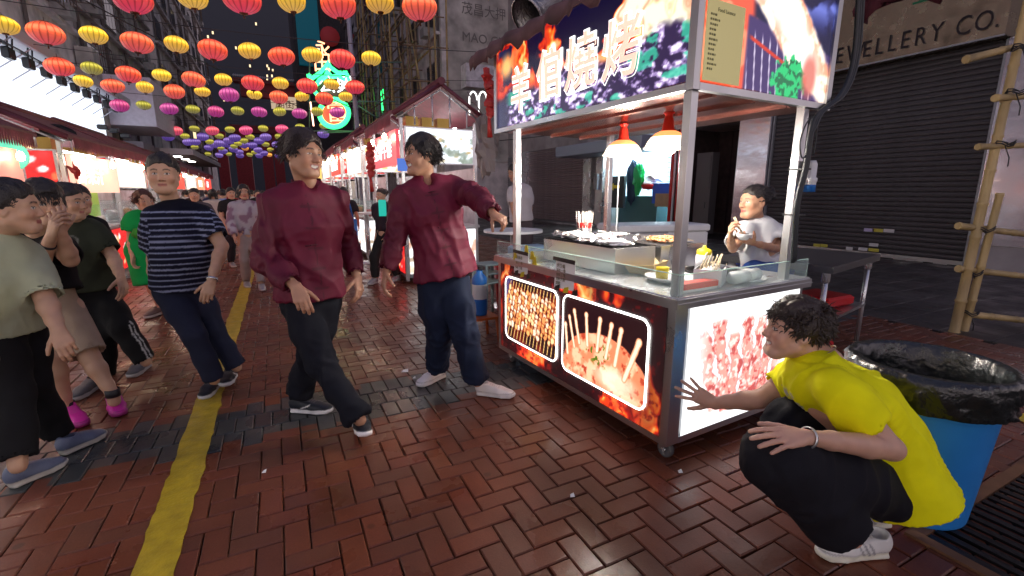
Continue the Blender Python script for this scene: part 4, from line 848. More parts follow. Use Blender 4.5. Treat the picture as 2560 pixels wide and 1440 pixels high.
# shop-unit contents
def at_unit(px, py, x): return Xp(px, py, x)
p = Xp(1610, 520, 12.6)
m = MB(); m.bb((p[0] - .3, p[1] - 1.0, 0), (p[0] + .5, p[1] + 1.1, 1.25)); m.build('counter_cupboard', mat('teal_counter', (.06, .16, .17), .5), None, 'dark teal cupboard inside the bright shop unit', 'cupboard')
p = Xp(1580, 455, 12.2); m = MB(); blob(m, p, (.12, .28, .75), np.eye(3), 3, .25, 10, 14); m.build('hanging_coat', mat('navy_cloth', (.03, .05, .10), .8), None, 'dark blue coat hanging inside the bright shop unit', 'coat')
p = Xp(1597, 445, 12.0); m = MB(); blob(m, p, (.1, .26, .5), np.eye(3), 5, .5, 10, 14); m.build('green_bag', mat('green_plastic_bag', (.02, .5, .12), .3), None, 'bright green plastic bag hanging beside the dark coat', 'bag')
p = Xp(1537, 520, 11.9); m = MB(); m.bb((p[0] - .05, p[1] - .55, .8), (p[0] + .05, p[1] + .6, 2.0)); o = m.build('dark_board', mat('black_board', (.02, .025, .03), .5), None, 'black board with a yellow arrow inside the bright shop unit', 'board')
m = MB(); m.prism([(-.3, 0), (-.05, .14), (-.05, .06), (.3, .06), (.3, -.06), (-.05, -.06), (-.05, -.14)], 0, .01, (p[0] - .065, p[1], 1.6), ax=[(0, -1, 0), (0, 0, 1), (-1, 0, 0)]); m.build('arrow', yellow_pl, o)
p = Xp(1655, 500, 12.1); m = MB(); m.bb((p[0], p[1] - .5, 1.0), (p[0] + .4, p[1] + .5, 1.7)); m.build('blue_carton', mat('blue_carton', (.03, .10, .6), .5), None, 'bright blue carton on the cupboard in the shop unit', 'carton')
p = Xp(1660, 515, 11.95); m = MB(); m.bb((p[0], p[1] - .45, .9), (p[0] + .1, p[1] + .45, 1.35)); m.build('brown_carton', cardboard, None, 'brown cardboard box in front of the blue carton', 'carton')
p = Xp(1628, 473, 12.3); m = MB(); m.lathe([(0, 0), (.3, 0), (.4, .16), (.38, .16), (.28, .02), (0, .02)], p, 20); m.build('red_basin', MATS['red_plastic'], None, 'red basin with wrapped goods on the cupboard in the shop unit', 'basin')
m = MB(); blob(m, p + np.array([0, 0, .25]), (.3, .4, .25), np.eye(3), 9, .4); m.build('wrapped_goods', plate, None, 'clear wrapped bundle lying in the red basin', 'bundle')
m = MB(); p = Xp(1655, 425, 14.9)
for k in range(6): m.tube([(p[0], p[1] - .7, p[2] - .5 + k * .2), (p[0], p[1] + .7, p[2] - .5 + k * .2)], .015, 5)
m.tube([(p[0], p[1] - .7, p[2] - .6), (p[0], p[1] - .7, p[2] + .6)], .02, 5); m.tube([(p[0], p[1] + .7, p[2] - .6), (p[0], p[1] + .7, p[2] + .6)], .02, 5); m.build('wire_rack', tin, None, 'grey wire rack on the pale blue wall of the shop unit', 'rack')
# bag hanging from the gable roof, right of the second stall
p = Q(1215, 360, 6.3); m = MB(); blob(m, p, (.16, .16, .36), np.eye(3), 8, .5, 12, 16); m.tube([p + (0, 0, .3), p + (-.25, 0, .62)], .01, 5); m.build('hanging_sack', mat('dusty_plastic_sheet', (.20, .16, .15), .35, bump=.6, bscale=15), None, 'bunched dusty plastic sheet hanging from the gable roof', 'plastic sheet')

# ================================================================== WASTE BIN with liner
bc = (2.48, .90)
t = empty('waste_bin', (bc[0], bc[1], 0), 0, 'big blue plastic waste bin with a black liner behind the crouching man', 'waste bin')
def rr_(z): return .215 + (.262 - .215) * z / .64
m = MB(); m.lathe([(0, .0), (.205, .0), (.215, .01)] + [(rr_(z), z) for z in np.linspace(.02, .62, 9)] + [(.275, .62), (.277, .645), (.262, .645), (.252, .62), (.205, .03), (0, .03)], (0, 0, 0), 48); m.build('bin_body', mat('bin_blue', (.03, .27, .75), .38, var=.1, vscale=3), t)
m = MB(); prof = [(.17, .06), (.205, .3), (.225, .50), (.240, .60), (.252, .672), (.268, .69), (.288, .682), (.300, .655), (.294, .63), (.302, .60), (.288, .585), (.296, .565), (.284, .55), (.290, .535), (.280, .53)]
m.lathe(prof, (0, 0, 0), 180, rip=lambda a, j: ((float(noise3(np.array([math.cos(a) * 7, math.sin(a) * 7, j * .55]), 3)) - .5) * .075 + (float(noise3(np.array([math.cos(a) * 19, math.sin(a) * 19, j * .8]), 5)) - .5) * .045) * (1 if j > 4 else (0.2 if j < 3 else .4))); m.build('bin_liner', mat('black_bin_liner', (.012, .014, .014), .22, bump=.8, bscale=28, spec=.8), t)

# ================================================================== BAMBOO TRESTLE at the right edge
bt = empty('bamboo_ladder', (6.1, 2.05, 0), 0, 'bamboo pole frame with lashed rungs in front of the jewellery shop', 'bamboo frame')
def cane(mb, p, q, r):
    p, q = np.array(p, float), np.array(q, float); L = np.linalg.norm(q - p); n = max(2, int(L / .32)); path, rs = [], []
    for i in range(n + 1):
        t = i / n; c = p + (q - p) * t
        for dt, k in ((-.02, 1), (-.006, 1.16), (.006, 1.16), (.02, 1)):
            if 0 <= t + dt / L <= 1 or True: path.append(c + (q - p) / L * dt); rs.append(r * k * (1 - .18 * t))
    mb.tube(path, rs, 9)
o_ = np.array([6.1, 2.05, 0])
A0, A1 = Q(2385, 830, 4.55), Q(2575, -20, 4.75); B0, B1 = Q(2408, 832, 4.6), Q(2480, 560, 4.6); 
for a, b, r in [(A0, A1, .043), (B0, B1 + (B1 - B0) * .25, .037)]: m = MB(); cane(m, a - o_, b - o_, r); m.build('pole', bamboo, bt)
for (pa_, pb_, r) in [((2418, 148), (2585, 105), .035), ((2490, 245), (2600, 238), .033), ((2448, 367), (2600, 362), .03), ((2398, 565), (2600, 590), .034), ((2398, 672), (2600, 695), .034), ((2415, 785), (2600, 805), .036)]:
    m = MB(); cane(m, Q(*pa_, 4.6) - o_, Q(*pb_, 4.75) - o_, r); m.build('rung', bamboo, bt)
for (px, py) in [(2556, 120), (2540, 232), (2512, 362), (2462, 575), (2432, 684), (2424, 783)]:
    p = Q(px, py, 4.6) - o_; m = MB(); [m.tube([p + np.array([.07 * math.cos(a_ * .7), .07 * math.sin(a_ * .7), .02 * math.sin(a_ * 2) + dz]) for a_ in np.arange(0, 9.5, .9)], .006, 5) for dz in (0, .02)]; m.tube([p, p + (.06, -.03, -.12), p + (.07, -.03, -.2)], .005, 5); m.build('lashing', black, bt)
# ================================================================== MARKET STALLS along both sides
def pic_food(seed, bg, tones, dark=False):
    def f(U, V):
        A = np.zeros(U.shape + (3,)) + np.array(bg); n = fbm2(U * 9, V * 9, seed)
        r2 = random.Random(seed)
        n3 = fbm2(U * 30, V * 30, seed + 2)
        for k in range(34):
            cx, cy = r2.random() * U.max(), r2.random() * V.max() * .8; s_ = r2.uniform(.03, .10); d = np.hypot((U - cx) * r2.uniform(.6, 1.6), (V - cy) * 1.3) + (n - .5) * .12 + (n3 - .5) * .05
            A = mixc(A, r2.choice(tones), ss(s_, s_ * .5, d) * .8)
        A = A * (0.86 + .25 * n3)[..., None]
        return A
    return f
foods = [pic_food(11, (.98, .97, .98), [(.8, .6, .5), (.6, .5, .4), (.9, .8, .7)]), pic_food(12, (.95, .93, .9), [(.8, .3, .2), (.95, .7, .4)]), pic_food(13, (.80, .12, .12), [(1, .85, .6), (.95, .5, .3), (1, 1, 1)]), pic_food(14, (.93, .96, 1), [(.5, .55, .5), (.7, .6, .4)])]
bulbm = mat('warm_bulb', (1, .9, .7), emit=22, ecol=(1, .80, .52)); panel_w = mat('white_led_panel', (1, 1, 1), emit=1.3, ecol=(.97, .97, 1)); tubem = mat('white_tube', (1, 1, 1), emit=6)
redpr = mat('red_print_board', (.55, .03, .03), .4, emit=.25, ecol=(.8, .03, .03)); goods_m = [mat('goods_%s' % n, c, .5) for n, c in [('amber', (.6, .3, .08)), ('cream', (.75, .7, .6)), ('red', (.6, .05, .04)), ('green', (.1, .4, .1))]]
def market_stall(label, side, y0, x0, ln=2.05, wd=1.15, ez=2.5, az=2.95, front=0, end=1, sign='宝哥牛雜', signbg=(.78, .30, .34), group='food stalls lining the night market', detail=True, sink=0.0):
    """side=+1: street face is -x (right row); side=-1: street face is +x (left row)"""
    t = empty('market_stall', (x0, y0, 0), 0, label, 'food stall', group)
    X = lambda a: a * side
    def bx(mb, a, b): mb.bb((min(X(a[0]), X(b[0])), a[1], a[2]), (max(X(a[0]), X(b[0])), b[1], b[2])); return mb
    m = MB(); bx(m, (.01, .01, .1), (wd, ln, .84)); m.build('cabinet', tin, t)
    m = MB(); bx(m, (-.02, -.02, .84), (wd + .02, ln + .02, .88)); m.build('countertop', steel_clean, t)
    m = MB()
    for (a, b) in [(.0, 0), (.0, ln - .05), (wd - .05, 0), (wd - .05, ln - .05)]: bx(m, (a, b, .88), (a + .045, b + .045, ez - .02)); bx(m, (a - .002, b - .002, .05), (a + .047, b + .047, .84))
    m.build('post', steel_clean, t)
    if side > 0: paint('picture_panel', (-.004, ln - .05, .16), (0, -1, 0), (0, 0, 1), ln - .1, .66, 90, 34, foods[front], t, .62)
    else: paint('picture_panel', (.004, .05, .16), (0, 1, 0), (0, 0, 1), ln - .1, .66, 90, 34, foods[front], t, .62)
    xa = .06 if side > 0 else -wd + .05
    paint('end_panel', (xa, -.004, .16), (1, 0, 0), (0, 0, 1), wd - .11, .66, 50, 34, foods[end], t, .62)
    # glass hutch, goods
    m = MB(); bx(m, (.03, .06, .88), (.04, ln - .1, 1.22)); bx(m, (.04, .05, .88), (wd - .3, .058, 1.22)); m.build('glass_guard', glassm, t)
    r2 = random.Random(int(y0 * 10) + (5 if side > 0 else 9))
    for k in range(9):
        m = MB(); a = r2.uniform(.15, wd - .2); b = .12 + k * (ln - .25) / 9; s = r2.uniform(.06, .1)
        m.lathe([(0, 0), (s, 0), (s * 1.05, s * 1.4), (s * .8, s * 1.6), (0, s * 1.65)], (X(a), b, .882), 12); m.build('food_pot', r2.choice(goods_m + [steel_clean, plate]), t)
    # gable roof : two thick slopes, ridge, fascia rakes
    oh = .12; mid = wd / 2
    for (a0, z0_, a1, z1_) in [(-oh, ez, mid, az), (mid, az, wd + oh, ez)]:
        m = MB(); V = []
        for y in (-.1, ln + .12):
            V += [(X(a0), y, z0_), (X(a1), y, z1_), (X(a1), y, z1_ + .05), (X(a0), y, z0_ + .05)]
        m.add(V, [(0, 1, 2, 3), (7, 6, 5, 4), (0, 4, 5, 1), (1, 5, 6, 2), (2, 6, 7, 3), (3, 7, 4, 0)], False); m.build('roof_slope', maroon_roof, t)
    m = MB(); m.tube([(X(mid), -.16, az + .04), (X(mid), ln + .14, az + .04)], .055, 10); m.build('ridge', maroon_roof, t)
    m = MB(); m.tube([(X(-oh), -.12, ez), (X(mid), -.12, az)], .03, 6); m.tube([(X(mid), -.12, az), (X(wd + oh), -.12, ez)], .03, 6); m.build('rake_board', maroon_roof, t)
    m = MB(); m.tube([(X(-oh + .06), -.09, ez - .05), (X(mid), -.09, az - .07), (X(wd + oh - .06), -.09, ez - .05)], .012, 6)
    for q in range(4): a = .2 + q * (wd - .4) / 3; m.tube([(X(a), -.09, ez - .12), (X(a), -.09, ez + (az - ez) * (1 - abs(a - mid) / (mid + oh)) - .05)], .012, 6)
    m.build('gable_frame', steel_clean, t)
    m = MB(); n = int(ln / .055); 
    for q in range(n): y = q * .055; m.add([(X(-oh - .01), y, ez + .02), (X(-oh - .01), y + .05, ez + .02), (X(-oh - .01), y + .042, ez - .11), (X(-oh - .01), y + .025, ez - .14), (X(-oh - .01), y + .008, ez - .11)], [(0, 1, 2, 3, 4)], False)
    o = m.build('fringe', mat('maroon_fringe', (.20, .03, .05), .7, var=.3), t); so = o.modifiers.new('t', 'SOLIDIFY'); so.thickness = .004
    m = MB(); [bx(m, (.12 + q * .24, .1, ez - .12), (.30 + q * .24, .3, ez + .02)) for q in range(3)]; m.build('gilt_carton', mat('gilt_carton', (.55, .36, .08), .35, .5), t)
    # signs: street side, end lightbox
    ys = (.15, ln - .15); zs = (ez - .66, ez - .16)
    m = MB(); bx(m, (-.03, ys[0], zs[0]), (.02, ys[1], zs[1])); b_ = m.build('street_sign', mat('sign_%02d%02d' % (signbg[0] * 99, signbg[1] * 99), tuple(S2L(signbg)), .4, emit=.5, ecol=tuple(S2L(signbg))), t)
    if side > 0: text('sign_letters', sign, .30, whl, t, (-.034, ys[1] - .12, zs[0] + .14), (0, -1, 0), (0, 0, 1), .003, squeeze=min(1.2, (ln - .55) / (.30 * len(sign))))
    else: text('sign_letters', sign, .30, whl, t, (.034, ys[0] + .12, zs[0] + .14), (0, 1, 0), (0, 0, 1), .003, squeeze=min(1.2, (ln - .55) / (.30 * len(sign))))
    m = MB(); bx(m, (.06, .0, ez - .66), (wd - .05, .06, ez - .13)); m.build('lightbox_frame', steel_clean, t)
    paint('lightbox_picture', (.09 if side > 0 else -wd + .08, -.004, ez - .64), (1, 0, 0), (0, 0, 1), wd - .17, .49, 60, 34, foods[(front + end + 1) % 4], t, .62)
    # lamps inside
    m = MB(); bx(m, (.2, .2, ez - .12), (.24, ln - .2, ez - .09)); bx(m, (wd - .3, .2, ez - .12), (wd - .26, ln - .2, ez - .09)); m.build('lamp_tube', tubem, t)
    if detail:
        for k in range(2):
            m = MB(); m.lathe([(.0, .07), (.02, .06), (.035, .02), (.03, -.02), (0, -.035)], (X(-.12), .5 + k * 1.0, ez - .26), 12); m.build('bulb', bulbm, t)
    m = MB(); bx(m, (wd - .02, .05, .88), (wd, ln - .05, ez - .7)); m.build('back_panel', mat('pale_back_panel', (.55, .55, .58), .5, var=.2), t)
    return t
market_stall('gable roofed stall with pink sign behind the man pointing', 1, 7.0, 1.68, ln=2.15, wd=1.2, ez=2.47, az=2.93, front=2, end=0, sign='宝哥牛雜', group=None)
market_stall('gable stall with white lit counter behind the standing table', 1, 9.95, 1.58, ln=2.0, wd=1.2, ez=2.45, az=2.9, front=0, end=0, sign='小食', signbg=(.95, .93, .9), group=None)
ordn = ['third', 'fourth', 'fifth', 'sixth', 'seventh', 'eighth', 'ninth']
for k in range(6):
    market_stall('%s gable stall from the camera in the right hand row' % ordn[k], 1, 12.6 + k * 2.7, 1.5, front=k % 4, end=(k + 1) % 4, sign=['燒賣魚蛋', '煲仔飯', '甜品', '牛腩麵', '奶茶', '炒麵'][k], signbg=[(.9, .3, .25), (.95, .9, .85), (.9, .75, .4)][k % 3], detail=k < 2)
market_stall('nearest left stall at the picture edge with a round green sign', -1, 5.5, -2.55, ln=1.9, wd=1.2, ez=2.02, az=2.38, front=2, end=1, sign='咖啡', signbg=(.85, .5, .45), group=None)
market_stall('left stall with the red picture counter behind the green dress', -1, 7.9, -2.35, ln=2.2, wd=1.3, ez=2.05, az=2.42, front=2, end=3, sign='鮮果汁', signbg=(.95, .75, .65), group=None)
lab = ['third', 'fourth', 'fifth', 'sixth', 'seventh', 'eighth']
for k in range(6):
    market_stall('%s maroon roofed stall from the camera in the left hand row' % lab[k], -1, 11.0 + k * 2.9, -2.6 - .05 * k, ln=2.2, wd=1.3, ez=2.15, az=2.55, front=(k + 2) % 4, end=(k + 3) % 4, sign=['糖水', '臭豆腐', '魷魚', '腸粉', '雞蛋仔', '涼茶'][k], signbg=[(1, .93, .85), (.95, .6, .45), (.9, .3, .25)][k % 3], detail=k < 3)
for k, (yy, lb_) in enumerate([(2.6, 'left row stall level with the yellow line start, outside the picture'), (-.1, 'left row stall beside the viewer, outside the picture'), (-2.9, 'left row stall behind the viewer, outside the picture')]):  # unseen stalls continuing the left row, added for the light they cast
    market_stall(lb_, -1, yy, -2.55, ln=2.2, wd=1.2, ez=2.15, az=2.55, front=[0, 3, 1][k], end=3, sign=['咖喱魚蛋', '牛丸', '粥粉麵'][k], signbg=(.95, .9, .85), group=None)
market_stall('right row stall behind the viewer, outside the picture', 1, -3.4, 2.0, ln=2.2, wd=1.2, ez=2.4, az=2.85, front=0, end=3, sign='冰室', signbg=(.95, .9, .85), group=None)  # unseen right row stall, likewise added to light the foreground
# green round logo sign, hanging ornaments, red paper lanterns of the left stalls
p = Q(22, 388, 5.3); m = MB(); m.lathe([(0, 0), (.17, 0), (.17, .02), (0, .02)], p, 28, ax=[(1, 0, 0), (0, 0, 1), (0, -1, 0)]); m.build('round_sign', mat('green_round_sign', (.1, .6, .4), .4, emit=.25, ecol=(.15, .75, .5)), None, 'round mint green sign at the left picture edge', 'sign')
for (px, py, nm) in [(181, 428, 'left'), (1030, 0, '')][:1]:
    p = Q(px, py, 6.2); t = empty('hanging_ornament', p, 0, 'red and gold knotted new year ornament hanging from the left stall eave', 'ornament')
    m = MB(); blob(m, (0, 0, 0), (.07, .05, .11), np.eye(3), 4, .4); m.build('knot', red_metal, t); m = MB(); m.tube([(0, 0, .1), (0, 0, .25)], .006, 5); m.tube([(0, 0, -.1), (.01, 0, -.28)], [.02, .028], 8); m.build('tassel', goods_m[0], t)
for (px, py, D, lb) in [(924, 405, 6.9, 'red knot ornament with tassel hanging left of the pink stall sign'), (1222, 240, 5.2, 'long red paper chain ornament hanging left of the barbecue sign')]:
    p = Q(px, py, D); t = empty('hanging_ornament', p, 0, lb, 'ornament')
    m = MB(); [blob(m, (rng.uniform(-.03, .03), 0, .2 - q * .09), (.06, .04, .06), np.eye(3), 4 + q, .5, 6, 8) for q in range(5)]; m.build('knot', red_metal, t); m = MB(); m.tube([(0, 0, -.2), (.01, 0, -.42)], [.015, .03], 8); m.build('tassel', red_metal, t)
def paper_lantern(px, py, D, r, lb):
    p = Q(px, py, D); t = empty('paper_lantern', p, 0, lb, 'paper lantern', 'small red lanterns under the left stall eaves')
    m = MB(); m.lathe([(.3 * r, .62 * r), (.75 * r, .45 * r), (r, 0), (.75 * r, -.45 * r), (.3 * r, -.62 * r)], (0, 0, 0), 18); m.build('shade', mat('small_red_lantern', (.7, .08, .02), .5, emit=.5, ecol=(1, .12, .03)), t)
    m = MB(); m.tube([(0, 0, .6 * r), (0, 0, 1.4 * r)], .008, 5); m.tube([(0, 0, -.6 * r), (0, 0, -1.1 * r)], .02, 6); m.build('cord', red_metal, t)
paper_lantern(230, 420, 7.2, .10, 'left one of the small red lanterns under the left eave'); paper_lantern(270, 424, 8.4, .10, 'right one of the small red lanterns under the left eave'); paper_lantern(355, 418, 10.5, .12, 'small orange red lantern just left of the striped shirt man')
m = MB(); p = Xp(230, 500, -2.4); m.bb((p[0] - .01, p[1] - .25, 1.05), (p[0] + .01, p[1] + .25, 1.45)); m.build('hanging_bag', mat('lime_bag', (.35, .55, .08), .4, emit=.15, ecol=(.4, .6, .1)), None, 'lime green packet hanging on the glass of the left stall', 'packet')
# QR stand and menu board at second stall, blue tote etc
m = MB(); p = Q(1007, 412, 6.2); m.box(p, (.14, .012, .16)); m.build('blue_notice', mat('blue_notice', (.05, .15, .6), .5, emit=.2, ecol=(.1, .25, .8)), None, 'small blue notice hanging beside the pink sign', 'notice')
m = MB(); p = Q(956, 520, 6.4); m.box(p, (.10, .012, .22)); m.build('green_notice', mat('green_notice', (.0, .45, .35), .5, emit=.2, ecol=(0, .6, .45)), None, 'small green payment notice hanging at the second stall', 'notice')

# ================================================================== LANTERNS over the street
lan_col = {'r': [(1.0, .10, .04), (.92, .07, .05), (.95, .13, .05)], 'y': [(1.0, .60, .03), (.95, .52, .03)], 'k': [(.85, .10, .14), (.75, .08, .20)], 'o': [(.42, .36, .03), (.36, .32, .03)], 'm': [(.55, .05, .20), (.5, .06, .26)], 'p': [(.20, .11, .42), (.15, .08, .36)], 'g': [(1.0, .40, .05)]}
def lantern_mesh(kind, v):
    c = lan_col[kind][v % len(lan_col[kind])]; n = 80; prof = []
    for j in range(13):
        ph = math.pi * (.09 + .82 * j / 12); prof.append((math.sin(ph) * .5 if True else 0, math.cos(ph) * .36))
    V, F, C_ = [], [], []
    for j, (r, z) in enumerate(prof):
        for k in range(n):
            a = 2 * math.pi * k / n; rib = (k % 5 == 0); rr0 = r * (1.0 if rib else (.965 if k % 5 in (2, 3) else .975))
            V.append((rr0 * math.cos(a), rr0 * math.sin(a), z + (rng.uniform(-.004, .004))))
            glow = .50 + .85 * math.exp(-((z - .12) / .11) ** 2)          # inner glow painted as a bright band in the upper half
            cc = (np.array(c) * (1 - .25 * max(0, -z / .36)) + np.array([0, 0, .10]) * max(0, -z / .36)) * glow * (.38 if rib else 1.0);  # underside painted darker and bluer in the vertex colour
            if glow > 1.05 and not rib: cc = cc + np.array([.10, .10, .05]) * (glow - 1.05) * 4  # painted sheen streak along the brightest band
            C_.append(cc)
    for j in range(12):
        for k in range(n): F.append([j * n + k, (j + 1) * n + k, (j + 1) * n + (k + 1) % n, j * n + (k + 1) % n])
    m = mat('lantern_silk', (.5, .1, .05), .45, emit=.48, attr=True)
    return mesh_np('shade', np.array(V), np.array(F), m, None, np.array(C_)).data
capm = mat('dark_lantern_cap', (.10, .03, .01), .5)
cap = MB(); cap.lathe([(0, .37), (.12, .37), (.13, .34), (.11, .33)], (0, 0, 0), 14); cap.lathe([(.11, -.33), (.12, -.345), (.10, -.38), (0, -.38)], (0, 0, 0), 14); cap.tube([(0, 0, .37), (0, 0, .5)], .01, 5); capo = cap.build('cap', capm, None); capme = capo.data; bpy.data.objects.remove(capo)
tas = MB(); tas.tube([(0, 0, -.38), (0, 0, -.45), (0, 0, -.48)], [.01, .03, .02], 6); tao = tas.build('tassel', capm, None); tasme = tao.data; bpy.data.objects.remove(tao)
shades = {}
for k_ in lan_col:
    for v_ in range(len(lan_col[k_])):
        me = lantern_mesh(k_, v_); shades[(k_, v_)] = me
for o in [o for o in bpy.data.objects if o.name.startswith('shade') and o.parent is None and o.data in list(shades.values())]: bpy.data.objects.remove(o)
LAN = """A r331,-3 y481,-6 r605,0 y729,3 r846,12 y950,8 r1049,18
B y9,63 r115,83 y234,88 r343,107 y441,111 r532,125 y624,127 r704,141 y780,137 r856,148 y928,146
C r148,167 o229,171 r321,186 y404,188 r484,199 y558,199 r632,208 y701,208 r768,215 y829,211 r887,218
D y208,203 r282,215 y362,218 r436,229 y506,229 m573,237 y636,236 r697,243 y755,241 r811,247 y864,242
E m299,264 o359,263 m423,272 o482,273 m540,279 o594,277 m648,280 o699,279 m749,284 o793,279 m843,281
F o393,324 k440,327 o486,322 k531,327 o575,324 k615,326 o658,321 k705,323 o750,318 o811,314
G p420,342 o462,340 p507,342 o548,340 p587,345 o625,342 p664,343 o698,342 p808,335
H p470,355 p488,355 o524,354 p548,358 p563,360 o595,359 p631,363 o664,361 p692,362
I o487,368 p522,369 o552,370 p583,373 g613,371 p645,375 o676,374 p700,376
J o520,385 p548,388 o572,385 p600,389 o624,387 p648,389 g673,387 p696,389
K p558,378 p598,380 o636,381 p660,383 o585,366 p535,362 p610,362 p648,352 o610,352 p572,352"""
side_w = ['in the row']
cname = {'r': 'red', 'y': 'yellow', 'k': 'pink', 'o': 'olive', 'm': 'magenta', 'p': 'purple', 'g': 'orange yellow'}
rown = {'A': 'cut by the top edge of the picture', 'B': 'in the first full row from the top', 'C': 'in the second full row from the top', 'D': 'in the third full row from the top', 'E': 'in the magenta and olive row', 'F': 'in the pink and olive row above the purple ones', 'G': 'in the first purple row', 'H': 'in the second purple row', 'I': 'in the third purple row', 'J': 'in the lowest purple row', 'K': 'scattered in the far purple cluster'}
ordw = ['first', 'second', 'third', 'fourth', 'fifth', 'sixth', 'seventh', 'eighth', 'ninth']
rowpts = {}
for line in LAN.splitlines():
    row, *its = line.split(); cnts = {}; tot = {}
    for it in its: tot[it[0]] = tot.get(it[0], 0) + 1
    its = sorted(its, key=lambda s: float(s[1:].split(',')[0]))
    for it in its:
        kd = it[0]; px, py = map(float, it[1:].split(',')); p = G(px, py, 4.52)
        cnts[kd] = cnts.get(kd, 0) + 1; big = kd in 'rkmp'
        if row in 'GHIJK': s = .62 if big else .47
        elif row == 'F': s = .62 if big else .48
        else: s = .585 if big else .45
        if row in 'EF' and kd == 'o': s = .46
        lb = ('%s lantern %s' % (cname[kd], rown[row])) if tot[kd] == 1 else ('%s %s lantern from the left %s' % (ordw[cnts[kd] - 1], cname[kd], rown[row]))
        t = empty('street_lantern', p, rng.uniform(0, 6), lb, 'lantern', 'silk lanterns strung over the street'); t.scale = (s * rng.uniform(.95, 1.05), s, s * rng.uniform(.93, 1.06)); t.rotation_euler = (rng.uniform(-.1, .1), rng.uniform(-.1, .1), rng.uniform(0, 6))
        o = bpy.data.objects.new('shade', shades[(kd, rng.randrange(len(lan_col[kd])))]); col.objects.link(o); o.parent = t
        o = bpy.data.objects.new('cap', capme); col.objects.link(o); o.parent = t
        if row in 'ABCD': o = bpy.data.objects.new('tassel', tasme); col.objects.link(o); o.parent = t
        rowpts.setdefault(row, []).append(p)
wirem = mat('dark_wire', (.03, .03, .035), .6)
for i, row in enumerate('ABCDEFG'):
    P_ = rowpts[row]; ym = sum(p[1] for p in P_) / len(P_); a, b = P_[0], P_[-1]; d = (b - a) / (b[0] - a[0])
    l = a + d * (-6.3 - a[0]); r = a + d * (7.9 - a[0]); pts = []
    for q in range(25):
        u = q / 24; p = l + (r - l) * u; pts.append((p[0], p[1], 4.52 + .28 + .5 * (2 * u - 1) ** 2 * .6))
    m = MB(); m.tube(pts, .009, 5); m.build('lantern_wire', wirem, None, 'thin dark wire carrying the lanterns ' + rown[row], 'wire', 'wires carrying the lanterns')
# stray cables from facades
for k, (a, b) in enumerate([((-6, 9, 5.4), (-6, 30, 5.9)), ((-6.1, 12, 6.6), (3, 30, 5.6)), ((8, 26, 5.0), (1.9, 18, 4.6)), ((8, 24.5, 4.0), (11.5, 12, 3.9))]):
    pts = [np.array(a) + (np.array(b) - np.array(a)) * u - np.array([0, 0, 1.2 * u * (1 - u)]) for u in np.linspace(0, 1, 14)]; m = MB(); m.tube(pts, .018, 5); m.build('overhead_cable', wirem, None, ['slack cable running along the left facades', 'slack cable crossing the street behind the lanterns', 'cable from the scaffolding towards the light pole', 'cable along the right facade above the second stall'][k], 'cable')
# ================================================================== light pole, neon pawn sign
p = G(893, 372, 2.6); p = Q(895, 345, 15.5)
lp_ = empty('light_pole', (p[0], p[1], 0), 0, 'slender pale metal pole rising beside the neon pawn sign', 'pole')
m = MB(); q1 = Q(868, 0, 15.5); off_ = (q1 - p) / (q1[2] - p[2]); m.tube([(0 - off_[0] * p[2], 0 - off_[1] * p[2], 0), (off_[0] * (12 - p[2]), off_[1] * (12 - p[2]), 12)], [.085, .06], 10); m.build('shaft', mat('pale_pole', (.32, .33, .42), .5, .2), lp_)
nD = 21.0
def N(px, py): return Q(px, py, nD)
c = N(835, 282); ns = empty('neon_sign', c, 0, 'green and red neon pawn shop sign with bat outline and round bottom', 'neon sign')
fx = RX; fz_ = np.array([0, 0, 1.0]); fy = -FH
gn = mat('green_neon', (.2, 1, .6), emit=1.1, ecol=(.03, 1, .22)); rn = mat('red_neon', (1, .1, .05), emit=1.3, ecol=(1, .10, .05)); on = mat('orange_neon', (1, .4, .2), emit=1.1, ecol=(1, .42, .22)); wn_ = mat('white_neon', (1, 1, .95), emit=1.3, ecol=(.9, 1, .95))
def ntube(name, pts, r, m_, close=False):
    P_ = [N(x, y) - c for x, y in pts]
    if close: P_.append(P_[0])
    m = MB(); m.tube(P_, r, 8); return m.build(name, m_, ns)
circ = [(835 + 36 * math.cos(a), 283 + 34 * math.sin(a)) for a in np.linspace(0, 2 * math.pi, 29)[:-1]]
ntube('green_ring', circ, .11, gn, True)
m = MB(); V = [N(x, y) - c - fy * .12 for x, y in [(835 + 33 * math.cos(a), 283 + 31 * math.sin(a)) for a in np.linspace(0, 2 * math.pi, 29)[:-1]]]; V2 = [v - fy * .1 for v in V]; m.add(V + V2, [list(range(28)), list(range(55, 27, -1))] + [[i, (i + 1) % 28, 28 + (i + 1) % 28, 28 + i] for i in range(28)], False); m.build('red_disc', mat('red_lit_disc', (.8, .03, .02), emit=.6, ecol=(1, .06, .04)), ns)
ntube('bat_outline', [(772, 186), (776, 205), (790, 213), (800, 200), (815, 190), (818, 178), (828, 192), (845, 190), (862, 200), (868, 188), (876, 208)], .10, gn)
ntube('bat_outline', [(771, 186), (780, 196), (800, 182), (815, 165), (820, 155), (826, 168), (845, 182), (868, 182)], .085, gn)
ntube('side_outline', [(784, 225), (796, 240), (812, 248)], .09, gn)
m = MB(); V = [N(x, y) - c - fy * .15 for x, y in [(784, 200), (866, 200), (860, 250), (800, 250)]]; V2 = [v - fy * .1 for v in V]; m.add(V + V2, [(0, 1, 2, 3), (7, 6, 5, 4), (0, 4, 5, 1), (1, 5, 6, 2), (2, 6, 7, 3), (3, 7, 4, 0)], False); m.build('backing', mat('sign_backing', (.10, .03, .03), .6), ns)
fz2 = np.array([0, 0, 1.]); 
text('neon_letters', '當', .95, on, ns, N(817, 300) - c + fy * .02, tuple(fx), tuple(fz2), .02)
